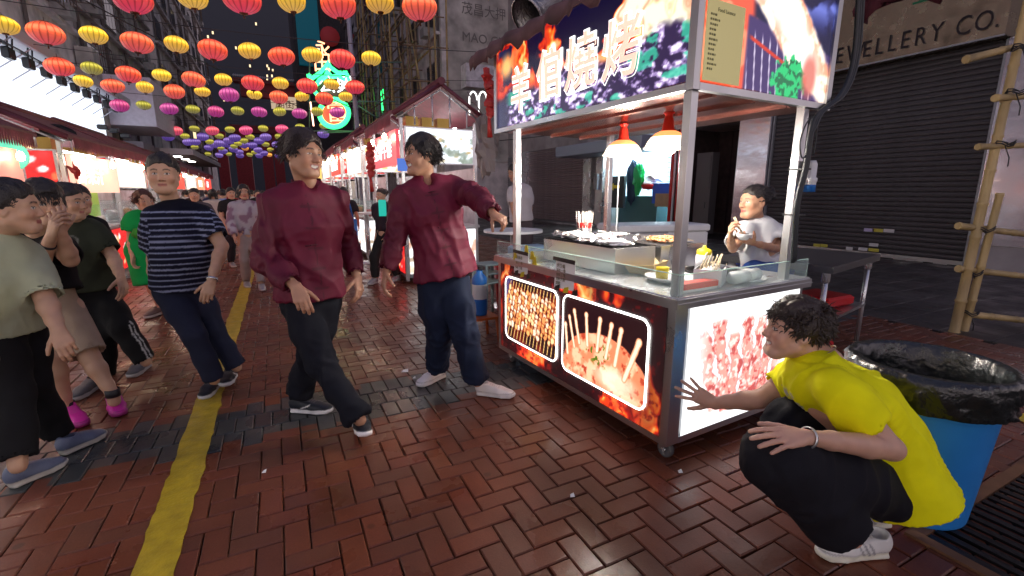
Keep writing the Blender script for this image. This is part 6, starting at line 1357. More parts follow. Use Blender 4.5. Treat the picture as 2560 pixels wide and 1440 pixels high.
# ================================================================== PEOPLE
def facing(p, yaw, pitch=0.0):
    tc_ = nrm(np.array([-p[0], -p[1], 0])); rt = np.cross(tc_, (0, 0, 1)) * -1.0   # image right
    rt = nrm(np.array([-tc_[1], tc_[0], 0])); 
    if rt @ RX < 0: rt = -rt
    v = tc_ * math.cos(R_(yaw)) + rt * math.sin(R_(yaw)); return nrm(v * math.cos(R_(pitch)) + np.array([0, 0, math.sin(R_(pitch))]))
def merge(parts):
    V, F_, C_ = [], [], []; o = 0
    for v, f, c in parts: V.append(v); F_.append(f + o); C_.append(c); o += len(v)
    return np.concatenate(V), np.concatenate(F_), np.concatenate(C_)
def person(label, J, base, skin='asian', s=1.0, hair=None, hairm=None, mouth='neutral', squint=False, female=False, top=None, bottom=None, shoes=None, res=1.0, stubble=False, group=None, long_sleeve=True, bulk=1.0, folds=.006, hair_locks=420):
    t = empty('person', (base[0], base[1], 0), 0, label, 'person', group); bo = np.array([base[0], base[1], 0.])
    sk = np.array(SK[skin]); J = {k: (v - bo if isinstance(v, np.ndarray) and v.shape == (3,) and not k.startswith('d_') else v) for k, v in J.items()}
    hc, hf, hroll = J['head'], J['d_face'], J.get('roll', 0.0); fr = head_frame(hc, hf, hroll)
    nb = J['nb']; s1, s2, pel = J['s1'], J['s2'], J['pel']; lx = lat(s2, s1); spine = nrm(nb - pel); hl = nrm(J.get('d_hip', lx))
    parts = [head_mesh(fr, s, sk, mouth, .0045 * res, neck_to=nb + (nb - hc) * .05, female=female, stubble=stubble, squint=squint, neck_r=.044 if female else .051)]
    sm = (s1 + s2) / 2; b = bulk
    T = top
    # coarse trunk and legs of the body
    S_ = SDF(); S_.loft([(nb - spine * .06, .055, .045, lx), (sm - spine * .08, .13, .09, lx), ((sm + pel) / 2, .115 * b, .085 * b, lx), (pel, .13 * b, .10, hl)], .04)
    S_.rc(s1, s2, .05, .05, .04)
    for i in '12':
        if bottom.get('bare'): continue
        hp = pel + hl * (.085 if i == '1' else -.085); S_.rc(hp, J['k' + i], .075, .05, .02); S_.rc(J['k' + i], J['a' + i], .05, .036, .02)
    V, F_, _ = S_.mesh(.014); parts.append((V, F_, np.tile(sk, (len(V), 1))))
    # arms
    for i in '12':
        if 'w' + i not in J: continue
        sh, el, wr = J['s' + i], J['e' + i], J['w' + i]; S_ = SDF(); g = (.78 if female else 1.0) * J.get('thin', 1.0)
        ll = nrm(np.cross(el - sh, wr - el) + 1e-4)
        if long_sleeve: S_.loft([(el + (wr - el) * .3, .036 * g, .034 * g, ll), (el + (wr - el) * .7, .031 * g, .028 * g, ll), (wr, .027 * g, .023 * g, ll)], .01)
        else: S_.loft([(sh + (el - sh) * .15, .050 * g, .050 * g, ll), (sh + (el - sh) * .55, .047 * g, .047 * g, ll), (el, .039 * g, .038 * g, ll), (el + (wr - el) * .28, .043 * g, .040 * g, ll), (el + (wr - el) * .7, .033 * g, .030 * g, ll), (wr, .027 * g, .022 * g, ll)], .015)
        hd = J.get('hand' + i)
        if hd:
            hd = dict(hd); hand_sdf(S_, wr, hd.pop('d'), hd.pop('palm'), hd.pop('side'), s=(.84 if female else .94) * s, **hd)
        V, F_, _ = S_.mesh(.0042 * res if not hd or res > 1.5 else .0038 * res); V = relax(V, F_, 1, .3)
        n = noise3(V * 40, 7); parts.append((V, F_, sk[None] * (.93 + .14 * n)[:, None]))
    if bottom.get('bare'):
        for i in '12':
            kn, an = J['k' + i], J['a' + i]; hp = pel + hl * (.09 if i == '1' else -.09); S_ = SDF(); g = .86 if female else 1.0
            S_.loft([(hp, .085 * g, .085 * g, hl), ((hp + kn) / 2, .072 * g, .072 * g, hl), (kn, .052 * g, .054 * g, hl), (kn + (an - kn) * .3, .053 * g, .056 * g, hl), (kn + (an - kn) * .75, .036 * g, .038 * g, hl), (an, .032 * g, .034 * g, hl)], .02)
            S_.rc(an, an + np.array([0, 0, -.05]), .034 * g, .035 * g, .02)
            V, F_, _ = S_.mesh(.007 * res); parts.append((V, F_, np.tile(sk, (len(V), 1))))
    V, F_, C_ = merge(parts); mesh_np('body', V, F_, skin_m, t, np.clip(C_, 0, 1))
    if hair is not None:
        V, F_ = hair_mesh(fr, s, hair, sd=len(label), n_locks=int(hair.get('n', hair_locks) / res)); mesh_np('hair', V, F_, hairm or hair_m, t)
        if hair.get('extra'): 
            e_ = hair['extra']; S_ = SDF(); [S_.ell(fr[0] + (np.array(q[0]) * s) @ fr[1], np.array(q[1]) * s, fr[1], .02) for q in e_]; V, F_, _ = S_.mesh(.007); N = vnormals(V, F_); V = V + N * ((noise3(V * np.array([120, 120, 25]), 3) - .5) * .014)[:, None]; mesh_np('hair', V, F_, hairm or hair_m, t)
    # top
    hem = J['hem']; S_ = SDF(); tc0 = T['cols']; r = T.get('r', 1.0)
    wst = sm + (hem - sm) * .55
    bl = J.get('belly', 0.0); fwd_t = nrm(np.cross((0, 0, 1), lx)) if True else 0
    fwd_t = nrm(np.cross(lx, spine)); 
    if fwd_t @ np.asarray(J.get('d_chest', hf)) < 0: fwd_t = -fwd_t
    bow = np.asarray(J.get('d_bow', np.zeros(3)), float); hw = np.linalg.norm(s1 - s2) / 2
    S_.loft([(nb - spine * .052, .060, .050, lx), (nb + (sm - nb) * .62 , .110, .074, lx), (sm, hw * .93 * b, .092 * b * r, lx), (sm + (hem - sm) * .26 + fwd_t * .008 + bow, .172 * b * r, .120 * b * r, lx), (wst + fwd_t * bl + bow * 1.1, .158 * b * r, (.114 + bl) * b * r, lx), (hem, T.get('hemr', .175) * b, T.get('hemd', .130) * b, nrm(lx + hl))], .05, 0, flat=True)
    S_.rc(s1, (nb * .45 + sm * .55), .055, .045, .05); S_.rc(s2, (nb * .45 + sm * .55), .055, .045, .05)
    S_.loft([(hem + (hem - wst) * .05, T.get('hemr', .175) * b * .9, T.get('hemd', .130) * b * .9, nrm(lx + hl)), (hem + nrm(wst - hem) * .02, .14, .10, hl)], .004, 0, -1)
    fine = T.get('h', .010) * res
    for i in '12':
        sh, el = J['s' + i], J['e' + i]; ll = nrm(np.cross(el - sh, J.get('w' + i, el + (0, 0, -.1)) - el) + 1e-4); sr = T.get('sr', 1.0)
        if long_sleeve:
            wr = J['w' + i]; S_.loft([(sh, .060 * sr, .060 * sr, ll), ((sh + el) / 2, .059 * sr, .060 * sr, ll), (el, .054 * sr, .055 * sr, ll), (el + (wr - el) * .5, .051 * sr, .050 * sr, ll), (el + (wr - el) * .90, .050 * sr, .046 * sr, ll)], .04, 1, flat=True)
            S_.rc(el + (wr - el) * .87, el + (wr - el) * 1.1, .042 * sr, .044 * sr, .003, 1, -1)
        else:
            f_ = T.get('sl', .62); S_.loft([(sh, .060 * sr, .060 * sr, ll), (sh + (el - sh) * f_ * .5, .064 * sr, .062 * sr, ll), (sh + (el - sh) * f_, .068 * sr, .064 * sr, ll)], .05, 1, flat=True)
            S_.rc(sh + (el - sh) * (f_ - .03), sh + (el - sh) * (f_ + .2), .058 * sr, .06 * sr, .003, 1, -1)
    if T.get('name') == 'jacket': S_.ell(nb + fwd_t * .070 + spine * .005, (.036, .045, .040), np.array([lx, fwd_t, spine]), .012, 0, -1)
    if T.get('collar') == 2:
        up_ = nrm(hc - nb + fr[1][1] * 0); 
        S_.loft([(nb - up_ * .03, .070, .064, lx), (nb + up_ * .042, .067, .063, lx)], .008, 2, flat=True); S_.rc(nb - up_ * .0, nb + up_ * .08, .059, .064, .003, 2, -1)
    if T.get('collar'):
        n_ = 33; mbv = []; H_c = .042
        for jj in range(3):
            for ii in range(n_):
                a = R_(28 + 304 * ii / (n_ - 1)); zz = (0, .6, 1)[jj]; open_ = max(0, math.cos(a)); rad = .066 + .004 * (jj == 0)
                mbv.append(nb - spine * .018 + (fwd_t * math.cos(a) * rad * 1.02 + lx * math.sin(a) * rad * 1.08) - spine * .030 * open_ + spine * H_c * zz * (1 - .25 * open_))
        mb_ = MB(); mb_.add(mbv, [[jj * n_ + ii, jj * n_ + ii + 1, (jj + 1) * n_ + ii + 1, (jj + 1) * n_ + ii] for jj in range(2) for ii in range(n_ - 1)], True)
        oc = mb_.build('collar', mat('collar_cloth_%d' % int(tc0[-1][0] * 1000), tuple(np.array(tc0[-1]) * .9), .8), t); so = oc.modifiers.new('t', 'SOLIDIFY'); so.thickness = .006
    cols_ = [tc0[0], tc0[min(1, len(tc0) - 1)], tc0[-1]]
    V, F_, C_ = S_.mesh(fine, cols_); V = relax(V, F_, 1, .4)
    if T.get('pattern'): C_ = T['pattern'](V, C_, dict(J=J, lx=lx, sp=spine, fw=fwd_t, sm=sm, bo=bo, hem=hem, wst=wst))
    if folds and res < 1.9:
        V = wrinkle(V, F_, folds, spine + lx * .35, 3.0, 11, sd=len(label))
        for i in '12':
            el = J['e' + i]; wgt = np.exp(-(np.linalg.norm(V - el, axis=1) / .11) ** 2); V = wrinkle(V, F_, folds * 1.3, np.cross(el - J['s' + i], lx) + .01, 4, 26, sd=3, weight=wgt)
        wgt = np.exp(-(np.linalg.norm(V - wst, axis=1) / .20) ** 2); V = wrinkle(V, F_, folds * .8, lx + fwd_t * .6, 4, 15, sd=9, weight=wgt)
    mesh_np(T.get('name', 'shirt'), V, F_, T.get('m', cloth_m), t, np.clip(C_, 0, 1))
    # bottom
    B = bottom; S_ = SDF(); fl = B.get('flare', 1.0); hp_c = pel
    if B['kind'] != 'skirt':
        S_.loft([(pel + spine * .12, .135 * b, .095 * b, hl), (pel - UPZ * .02, .150 * b, .110 * b, hl)], .04)
        for i in '12':
            kn, an = J['k' + i], J['a' + i]; hp = pel + hl * (.072 if i == '1' else -.072) * b + np.array([0, 0, -.03])
            if B['kind'] == 'shorts':
                f_ = B.get('f', .9); S_.loft([(hp, .105 * b, .11 * b, hl), (hp + (kn - hp) * f_, .098 * b, .10 * b, hl)], .03, flat=True); S_.rc(hp + (kn - hp) * (f_ - .03), hp + (kn - hp) * (f_ + .2), .084, .09, .004, 0, -1)
            else:
                e_ = B.get('e', .96); S_.loft([(hp, .088 * b, .104 * b, hl), ((hp + kn) / 2, .086 * b * fl, .092 * b * fl, hl), (kn, .073 * fl, .078 * fl, hl), (kn + (an - kn) * .5, .068 * fl, .072 * fl, hl), (kn + (an - kn) * e_, .066 * fl * B.get('hemw', 1), .070 * fl * B.get('hemw', 1), hl)], .03, flat=True)
                S_.rc(kn + (an - kn) * (e_ - .03), kn + (an - kn) * (e_ + .3), .055 * fl, .06 * fl, .004, 0, -1)
    else: S_.loft(B['st'](J, pel, hl), .03, flat=True)
    V, F_, C_ = S_.mesh(B.get('h', .012) * res, [B['col']]); V = relax(V, F_, 1, .4)
    if B.get('pattern'): C_ = B['pattern'](V, C_, dict(J=J, hl=hl, pel=pel))
    if folds and res < 1.9:
        V = wrinkle(V, F_, folds * .9, (0.1, .05, 1), 2.2, 11, sd=len(label) + 5)
        for i in '12':
            for pt in (J['k' + i], J['a' + i]): wgt = np.exp(-(np.linalg.norm(V - pt, axis=1) / .12) ** 2); V = wrinkle(V, F_, folds * 1.1, hl + .2, 4, 22, sd=13, weight=wgt)
    mesh_np(B.get('name', 'trousers'), V, F_, cloth_m, t, np.clip(C_, 0, 1))
    for i in '12':
        if 'f' + i in J and shoes:
            heel, td, up_ = J['f' + i]; shoe('shoe', heel - bo, td, up_, t, L=shoes.get('L', .29) * s * (.86 if female else 1), cols=shoes['cols'], h=.0065 * res, marks=shoes.get('marks'))
    return t, bo
def belt(t, p, ax_, r, wd, m_, name, sq=1.0):
    a = nrm(ax_); x = nrm(np.cross(a, (.2, .3, .9))); y = np.cross(a, x); mb = MB(); mb.lathe([(r, -wd / 2), (r + .004, -wd / 2), (r + .004, wd / 2), (r, wd / 2)], p, 22, ax=[x, y, a], sx=1, sy=sq); return mb.build(name, m_, t)
UPZ = np.array([0, 0, 1.])
part_hair = lambda px_=.02, fw=.25: (lambda p: np.array((np.sign(p[0] - px_) * 1.0, fw if p[1] > 0 else -.5, -.25)))
sty_fringe = dict(vol=.018, front=.056, back=-.080, side=-.010, len=.070, n=1100, comb=lambda p: np.array((np.sign(p[0] - .012) * (1.3 if p[1] > .0 else .3), .55 if p[1] > -.02 else -.6, -.15)), grav=.20, curl=.08, thick=.005, fringe=.85, lift=.24)
sty_wavy = dict(vol=.020, front=.056, back=-.080, side=-.010, len=.075, n=1000, comb=lambda p: np.array((np.sign(p[0] + .03) * .7, -.5 if p[1] < .02 else .1, -.45)), grav=.15, curl=.16, thick=.0058, lift=.24)
sty_curly = dict(vol=.014, front=.050, back=-.080, side=-.012, len=.055, n=1500, comb=lambda p: np.array((0, 1.0 if p[1] > -.03 else -.4, -.35 if p[1] < 0 else .0)), grav=.12, curl=.34, thick=.0055, lift=.26)
sty_short = dict(vol=.013, n=900, front=.066, back=-.065, side=.0, len=.028, comb=lambda p: np.array((p[0] * 3, .3, .5)), grav=.0, curl=.12, thick=.0045, lift=.14)
sty_mop = dict(vol=.024, n=900, front=.040, back=-.07, side=-.02, len=.07, comb=lambda p: np.array((p[0] * 4, 1.0 if p[1] > -.04 else -.4, -.4)), grav=.2, curl=.06, thick=.0055, lift=.2)
sty_long = dict(vol=.012, front=.050, back=-.13, side=-.05, len=.16, comb=lambda p: np.array((np.sign(p[0]) * .6, -.2, -.8)), grav=.4, curl=.05, thick=.008, lift=.05)
sty_bun = dict(vol=.004, front=.060, back=-.06, side=.0, len=.05, comb=lambda p: np.array((0, -1, .2)), grav=.0, curl=.03, thick=.007, lift=.03, extra=[((.0, -.118, .050), (.056, .048, .050)), ((.0, -.14, .085), (.02, .03, .03))])
MAROON = tuple(S2L((.41, .04, .185))); MAROON_D = tuple(S2L((.36, .035, .16)))
NAVY = tuple(S2L((.12, .14, .20))); BLK = tuple(S2L((.10, .10, .11)))
def tang_pattern(V, C_, g):
    # embroidered round medallions woven tone on tone, placket line down the chest
    p = V; n = noise3(p * 55, 3); C_ = C_ * (.94 + .12 * n)[:, None]; x = (V - g['sm']) @ g['lx']; f = (V - g['sm']) @ g['fw']; z = (V - g['sm']) @ g['sp']
    pl = ss(.004, .0015, np.abs(x - .02)) * (f > 0) * (z < .04); C_ = mixc(C_, np.array(MAROON) * .35, pl * .8)
    for q in range(5): C_ = mixc(C_, np.array(MAROON) * .45, ss(.010, .004, np.abs(z + .02 + q * .11)) * ss(.045, .035, np.abs(x - .02)) * (f > 0) * .8)
    return C_
def tang_frogs(t, J, bo, n=5):
    """knotted buttons down the front and stand collar trim are modelled as small cords"""
    pass
# ---- man 1, maroon jacket, walking
D1 = 2.60
J1 = dict(head=Q(757, 386, 2.56), nb=Q(766, 458, 2.62), s1=Q(678, 512, 2.50), s2=Q(842, 500, 2.72), e1=Q(664, 650, 2.44), w1=Q(741, 718, 2.28), e2=Q(868, 602, 2.84), w2=Q(893, 694, 2.78),
          pel=Q(778, 742, 2.62), hem=Q(778, 742, 2.60), k1=Q(800, 905, 2.50), a1=Q(900, 1050, 2.42), k2=Q(780, 880, 2.66), a2=Q(745, 985, 2.74))
J1['d_face'] = facing(J1['head'], 42, -2); J1['roll'] = .05
J1['d_chest'] = facing(J1['nb'], 25); J1['d_hip'] = nrm(-np.cross(facing(J1['nb'], 35), UPZ)) if False else lat(Q(838, 742, 2.70), Q(720, 742, 2.52))
td = nrm(G(830, 1040) - G(722, 1036)); J1['f2'] = (G(727, 1028) + np.array([0, 0, .0]), td, UPZ)
td = nrm(Q(925, 1098, 2.30) - Q(898, 1062, 2.46)); J1['f1'] = (G(893, 1068) + np.array([0, 0, .012]), nrm(np.array([RX[0] * .55 - FH[0], RX[1] * .55 - FH[1], .22])), nrm(UPZ + FH * .2))
J1['hand1'] = dict(d=Q(757, 757, 2.24) - Q(741, 718, 2.28), palm=FH * .8 - RX * .45, side=1, curl=(.6, .7, .8, .85), thumb=.5, spread=.02)
J1['hand2'] = dict(d=Q(900, 728, 2.74) - Q(893, 694, 2.78), palm=-RX * .8 + FH * .3, side=-1, curl=(.5, .6, .7, .8), thumb=.5, spread=.04)
def swoosh(q, C_):
    m_ = (np.abs(q[:, 1]) > .02); d = np.abs((q[:, 2] - .045) - (q[:, 0] - .10) * .25 - ((q[:, 0] - .10) ** 2) * 3.0)
    return mixc(C_, (.8, .8, .8), ss(.006, .002, d) * ss(.085, .10, q[:, 0]) * ss(.16, .15, q[:, 0]) * m_)
t1, bo1 = person('laughing man in a maroon jacket striding with crossed legs at the centre', J1, G(800, 1000), 'tan', 1.0, sty_fringe, hair_b, 'laugh', True, top=dict(cols=[MAROON, MAROON_D, MAROON_D], m=satin_m, collar=True, pattern=tang_pattern, name='jacket', hemr=.185, hemd=.14, h=.009, sr=1.05), bottom=dict(kind='trousers', col=tuple(S2L((.09, .10, .14))), flare=1.0, hemw=1.12), shoes=dict(cols=[tuple(S2L((.12, .14, .18))), (.95, .95, .96)], marks=swoosh), bulk=1.02, folds=.020)
# ---- man 2, maroon jacket, pointing
J2 = dict(head=Q(1054, 390, 3.00), nb=Q(1064, 455, 3.04), s1=Q(1004, 494, 2.96), s2=Q(1138, 466, 3.12), e1=Q(989, 590, 2.92), w1=Q(966, 682, 2.86), e2=Q(1196, 497, 2.92), w2=Q(1237, 538, 2.74),
          pel=Q(1108, 700, 3.06), hem=Q(1116, 690, 3.04), k1=Q(1098, 835, 3.08), a1=Q(1092, 920, 3.22), k2=Q(1162, 830, 2.95), a2=Q(1193, 955, 2.94))
J2['d_face'] = facing(J2['head'], -62, 3); J2['roll'] = -.06; J2['d_chest'] = facing(J2['nb'], -8); J2['d_hip'] = lat(Q(1160, 700, 3.08), Q(1050, 700, 3.02))
J2['f1'] = (G(1112, 940), nrm(G(1062, 962) - G(1112, 940)), UPZ); J2['f2'] = (G(1190, 985), nrm(G(1262, 992) - G(1190, 985)), UPZ)
J2['hand1'] = dict(d=Q(958, 715, 2.82) - Q(966, 682, 2.86), palm=FH * .5 + RX * .8, side=1, curl=(.5, .6, .7, .8), thumb=.5, spread=.03)
J2['hand2'] = dict(d=Q(1262, 552, 2.64) - Q(1237, 538, 2.74), palm=-UPZ + FH * .2, side=-1, curl=(.05, 1.1, 1.3, 1.4), thumb=.9, spread=.0)
t2, bo2 = person('man in a maroon jacket grinning and pointing at the round table beside the stall', J2, G(1140, 960), 'tan', 1.0, sty_wavy, hair_m, 'laugh', True, top=dict(cols=[MAROON, MAROON_D, MAROON_D], m=satin_m, collar=True, pattern=tang_pattern, name='jacket', hemr=.20, hemd=.15, h=.009, sr=1.08), bottom=dict(kind='trousers', col=tuple(S2L((.11, .15, .24))), flare=1.12, hemw=1.1), shoes=dict(cols=[(.88, .88, .88), (.85, .85, .85)]), bulk=1.08, folds=.018)
def placket(t, J, bo, lxs=.02, n=4, fw=None):
    """rolled cord placket with knotted buttons on the chest"""
    lx = lat(J['s2'], J['s1']); sp = nrm(J['nb'] - J['pel']); f = nrm(np.cross(lx, sp)); f = f if f @ J['d_chest'] > 0 else -f
    for q in range(n):
        c = (J['s1'] + J['s2']) / 2 - bo - sp * (.0 + q * .11) + f * (.112 + .012 * min(q, 2)) + lx * lxs
        m = MB(); m.tube([c - lx * .035, c, c + lx * .03], .004, 6); m.lathe([(0, -.006), (.007, 0), (0, .006)], c + f * .004, 8); m.build('knot_button', mat('dark_maroon_cord', tuple(np.array(MAROON) * .5), .6), t)
placket(t1, J1, bo1); placket(t2, J2, bo2)
# ---- crouching man in yellow
YEL = tuple(S2L((.98, .97, .05)))
J3 = dict(head=Q(1986, 824, 1.78), nb=Q(2058, 898, 1.74), s1=Q(2088, 972, 1.52), s2=Q(2010, 935, 1.90), d_bow=nrm(RX * .7 + UPZ * .7) * .055, e1=Q(2228, 1122, 1.44), w1=Q(2008, 1092, 1.36), e2=Q(1898, 998, 1.90), w2=Q(1786, 1008, 2.02),
          pel=Q(2215, 1205, 1.62), hem=Q(2262, 1242, 1.62), k1=Q(1938, 1146, 1.40), a1=Q(2128, 1345, 1.44), k2=Q(1985, 1065, 1.72), a2=Q(2140, 1255, 1.72))
J3['d_face'] = nrm(-RX * 1.0 + FH * .16 + UPZ * .10); J3['roll'] = .0
J3['d_chest'] = nrm(-RX - UPZ * .4); J3['d_hip'] = lat(Q(2235, 1215, 1.70), Q(2235, 1215, 1.42)) * 1.0
J3['f1'] = (G(2215, 1384), nrm(G(1990, 1398) - G(2205, 1388)), UPZ); J3['f2'] = (G(2225, 1320) + np.array([0, 0, .02]), nrm(-RX + FH * .1 - UPZ * .12), nrm(UPZ - RX * .1))
J3['hand1'] = dict(d=Q(1935, 1094, 1.33) - Q(2008, 1092, 1.36), palm=-UPZ * .8 + FH * .4, side=-1, curl=(.22, .18, .2, .25), thumb=.35, spread=.12)
J3['hand2'] = dict(d=nrm(np.array(Q(1742, 985, 2.06) - Q(1786, 1008, 2.02))), palm=FH * .9 + RX * -.1, side=1, curl=(.10, .05, .1, .12), thumb=.15, spread=.26)
def tee_print(V, C_, g):
    # blue and white print on the chest, small marks on the shoulder
    f = (V - g['sm']) @ g['fw']; x = (V - g['sm']) @ g['lx']; z = (V - g['sm']) @ g['sp']; n = noise3(V * 70, 3)
    C_ = mixc(C_, (.55, .55, .5), ss(.03, .0, np.abs(z + .03) - .03) * ss(.06, .05, np.abs(x)) * (f > .06) * (n > .5)); return mixc(C_, tuple(S2L((.2, .22, .75))), ss(.05, .045, np.abs(z + .20) - .04) * ss(.075, .07, np.abs(x)) * (f > .05) * (n > .52))
def three_stripes(q, C_):
    for k in range(3): C_ = mixc(C_, (.32, .33, .34), ss(.0052, .0038, np.abs(q[:, 0] - .095 - k * .022 + (q[:, 2] - .05) * -.55)) * (q[:, 2] > .03) * ss(.082, .076, q[:, 2]) * (np.abs(q[:, 1]) > .015))
    return C_
t3, bo3 = person('crouching man in a bright yellow T-shirt pressing his palm on the glowing panel', J3, G(2150, 1380), 'fair', 1.02, sty_curly, hair_b, 'smile', False, top=dict(cols=[YEL, YEL, YEL], pattern=tee_print, name='shirt', hemr=.185, hemd=.165, h=.009, sl=.60, sr=1.12, r=1.10), bottom=dict(kind='trousers', col=tuple(S2L((.09, .09, .12))), flare=1.36, hemw=1.05, e=.84), shoes=dict(cols=[(.80, .80, .78), (.82, .82, .68)], marks=three_stripes), long_sleeve=False, bulk=1.02, folds=.016, hair_locks=900)
r0 = nrm(J3['w1'] - J3['e1']); belt(t3, J3['w1'] - bo3 - r0 * .02, r0, .031, .006, steel_clean, 'bracelet')
ch_ = MB(); nn = J3['nb'] - bo3; lx3 = lat(J3['s2'], J3['s1']); fc = nrm(J3['d_face'] - UPZ * .9)
ch_.tube([nn + lx3 * .066 * math.cos(a) + nrm(-RX - UPZ * .55) * (.055 + .045 * max(0, math.sin(a))) * math.sin(a) + nrm(UPZ - RX * .3) * (.03 - .05 * max(0, math.sin(a))) for a in np.linspace(0, 2 * math.pi, 40)], .0026, 6); ch_.build('necklace', mat('dull_gold', (.35, .26, .12), .3, 1.0), t3)
# tattoo strokes on the outstretched forearm
# ---- vendor woman
JV = dict(head=Q(1885, 505, 3.32), nb=Q(1895, 556, 3.34), s1=Q(1862, 578, 3.24), s2=Q(1938, 583, 3.42), e1=Q(1832, 622, 3.12), w1=Q(1826, 596, 3.02), e2=Q(1940, 622, 3.22), w2=Q(1882, 607, 3.04), pel=Q(1902, 668, 3.36), hem=Q(1902, 664, 3.36), k1=Q(1885, 690, 3.1), a1=Q(1885, 780, 3.1), k2=Q(1925, 692, 3.12), a2=Q(1925, 785, 3.12), thin=.85)
JV['d_face'] = facing(JV['head'], -48, 0); JV['d_chest'] = facing(JV['nb'], -25); JV['d_hip'] = lat(Q(1930, 668, 3.4), Q(1870, 668, 3.3))
JV['f1'] = (JV['a1'] + np.array([0, 0, -.1]), -FH, UPZ); JV['f2'] = (JV['a2'] + np.array([0, 0, -.1]), -FH, UPZ)
JV['hand1'] = dict(d=Q(1826, 562, 3.03) - Q(1827, 588, 3.06), palm=RX * .8 - FH * .2, side=1, curl=(.7, .9, 1.1, 1.2), thumb=.7, spread=.0)
JV['hand2'] = dict(d=Q(1850, 598, 2.96) - Q(1873, 606, 3.0), palm=UPZ * .6 - RX * .5, side=-1, curl=(.5, .6, .6, .6), thumb=.5, spread=.02)
tv, bov = person('stall vendor woman in a white T-shirt with a hair bun eating from a bowl', JV, JV['pel'][:2], 'tan', .94, sty_bun, hair_m, 'neutral', False, True, top=dict(cols=[(.72, .73, .74)], name='shirt', hemr=.16, hemd=.13, sl=.75, sr=1.15), bottom=dict(kind='trousers', col=tuple(S2L((.15, .3, .6)))), shoes=dict(cols=[(.1, .1, .1), (.2, .2, .2)]), long_sleeve=False, bulk=.95, folds=.005)
p = Q(1858, 600, 2.96); m = MB(); m.lathe([(0, 0), (.025, 0), (.055, .04), (.053, .042), (.022, .006), (0, .006)], p, 20); m.build('food_bowl', plate, None, 'small white bowl held by the stall vendor', 'bowl')
m = MB(); q = Q(1833, 556, 3.02); m.tube([q + (0, 0, .03), p + (0, 0, .02)], .003, 5); m.tube([q + (.012, 0, .035), p + (.012, 0.005, .02)], .003, 5); o = m.build('chopsticks', stickm, None, 'pair of pale chopsticks in the hand of the stall vendor', 'chopsticks'); o['kind'] = 'stuff'
stl = empty('vendor_stool', (JV['pel'][0], JV['pel'][1], 0), 0, 'tall steel stool under the seated stall vendor', 'stool'); zz = JV['pel'][2] - .13
m = MB(); m.lathe([(0, zz - .04), (.17, zz - .04), (.17, zz), (0, zz)], (0, 0, 0), 22); m.build('seat', black, stl)
for a in range(4): m = MB(); m.tube([(.12 * math.cos(a * 1.57), .12 * math.sin(a * 1.57), zz - .04), (.17 * math.cos(a * 1.57), .17 * math.sin(a * 1.57), 0)], .012, 6); m.build('leg', steel_clean, stl)
# ---- striped polo man
ST_A = np.array(S2L((.08, .09, .17))); ST_B = np.array(S2L((.58, .62, .74)))
def stripes(V, C_, g):
    z = (V - g['sm']) @ g['sp']; x = (V - g['sm']) @ g['lx']; J = g['J']
    a = z + x * x * .25; sl = np.zeros(len(V), bool)
    for i in '12':
        sh, el = J['s' + i], J['e' + i]; ba = el - sh; L = np.linalg.norm(ba); h = (V - sh) @ ba / L; d = np.linalg.norm(V - sh - np.outer(np.clip(h / L, 0, 1) * L, ba / L), axis=1); out = (np.abs(x) > .17) & (d < .10) & (h > .0)
        a = np.where(out, -h + .01, a); sl |= out
    ph = (a / .036) % 1.0; w_ = ss(.0, .05, ph) * ss(.32, .27, ph); C_ = mixc(np.tile(ST_A, (len(V), 1)), ST_B, w_)
    return mixc(C_, ST_A * .6, ss(-.02, .0, (V - g['J']['nb']) @ g['sp']))
J4 = dict(head=Q(408, 436, 3.02), nb=Q(432, 515, 3.08), s1=Q(388, 545, 2.98), s2=Q(505, 540, 3.14), e1=Q(385, 650, 3.0), w1=Q(392, 745, 3.06), e2=Q(555, 615, 3.08), w2=Q(528, 705, 2.92),
          pel=Q(455, 715, 3.10), hem=Q(455, 716, 3.08), k1=Q(486, 838, 2.94), a1=Q(536, 950, 3.00), k2=Q(532, 822, 3.14), a2=Q(592, 918, 3.18), belly=.02)
J4['d_face'] = facing(J4['head'], -8, 0); J4['d_chest'] = facing(J4['nb'], -15); J4['d_hip'] = lat(Q(500, 715, 3.14), Q(400, 715, 3.0))
J4['f1'] = (G(535, 965) + 0, nrm(-FH * 1 - RX * .1), UPZ); J4['f1'] = (G(545, 962), nrm(G(528, 985) - G(560, 950)), UPZ); J4['f2'] = (G(585, 948) + np.array([0, 0, .02]), nrm(-FH + RX * .35 + UPZ * .1), UPZ)
J4['hand2'] = dict(d=Q(515, 745, 2.88) - Q(528, 705, 2.92), palm=FH * .8 - RX * .3, side=-1, curl=(.6, .65, .7, .75), thumb=.5, spread=.02)
t4, bo4 = person('middle aged man in a navy and grey striped polo shirt walking by the yellow line', J4, G(560, 960), 'asian', 1.0, sty_short, hair_m, 'neutral', False, top=dict(cols=[ST_A], pattern=stripes, collar=True, name='polo_shirt', hemr=.172, hemd=.135, h=.0075, sl=.72, sr=1.12), bottom=dict(kind='trousers', col=tuple(S2L((.14, .16, .24))), flare=.94, hemw=1.1), shoes=dict(cols=[tuple(S2L((.10, .12, .16))), (.6, .62, .66)], marks=swoosh), long_sleeve=False, bulk=1.06, folds=.005)
r0 = nrm(J4['w2'] - J4['e2']); belt(t4, J4['w2'] - bo4 - r0 * .02, r0, .030, .014, steel_clean, 'watch')
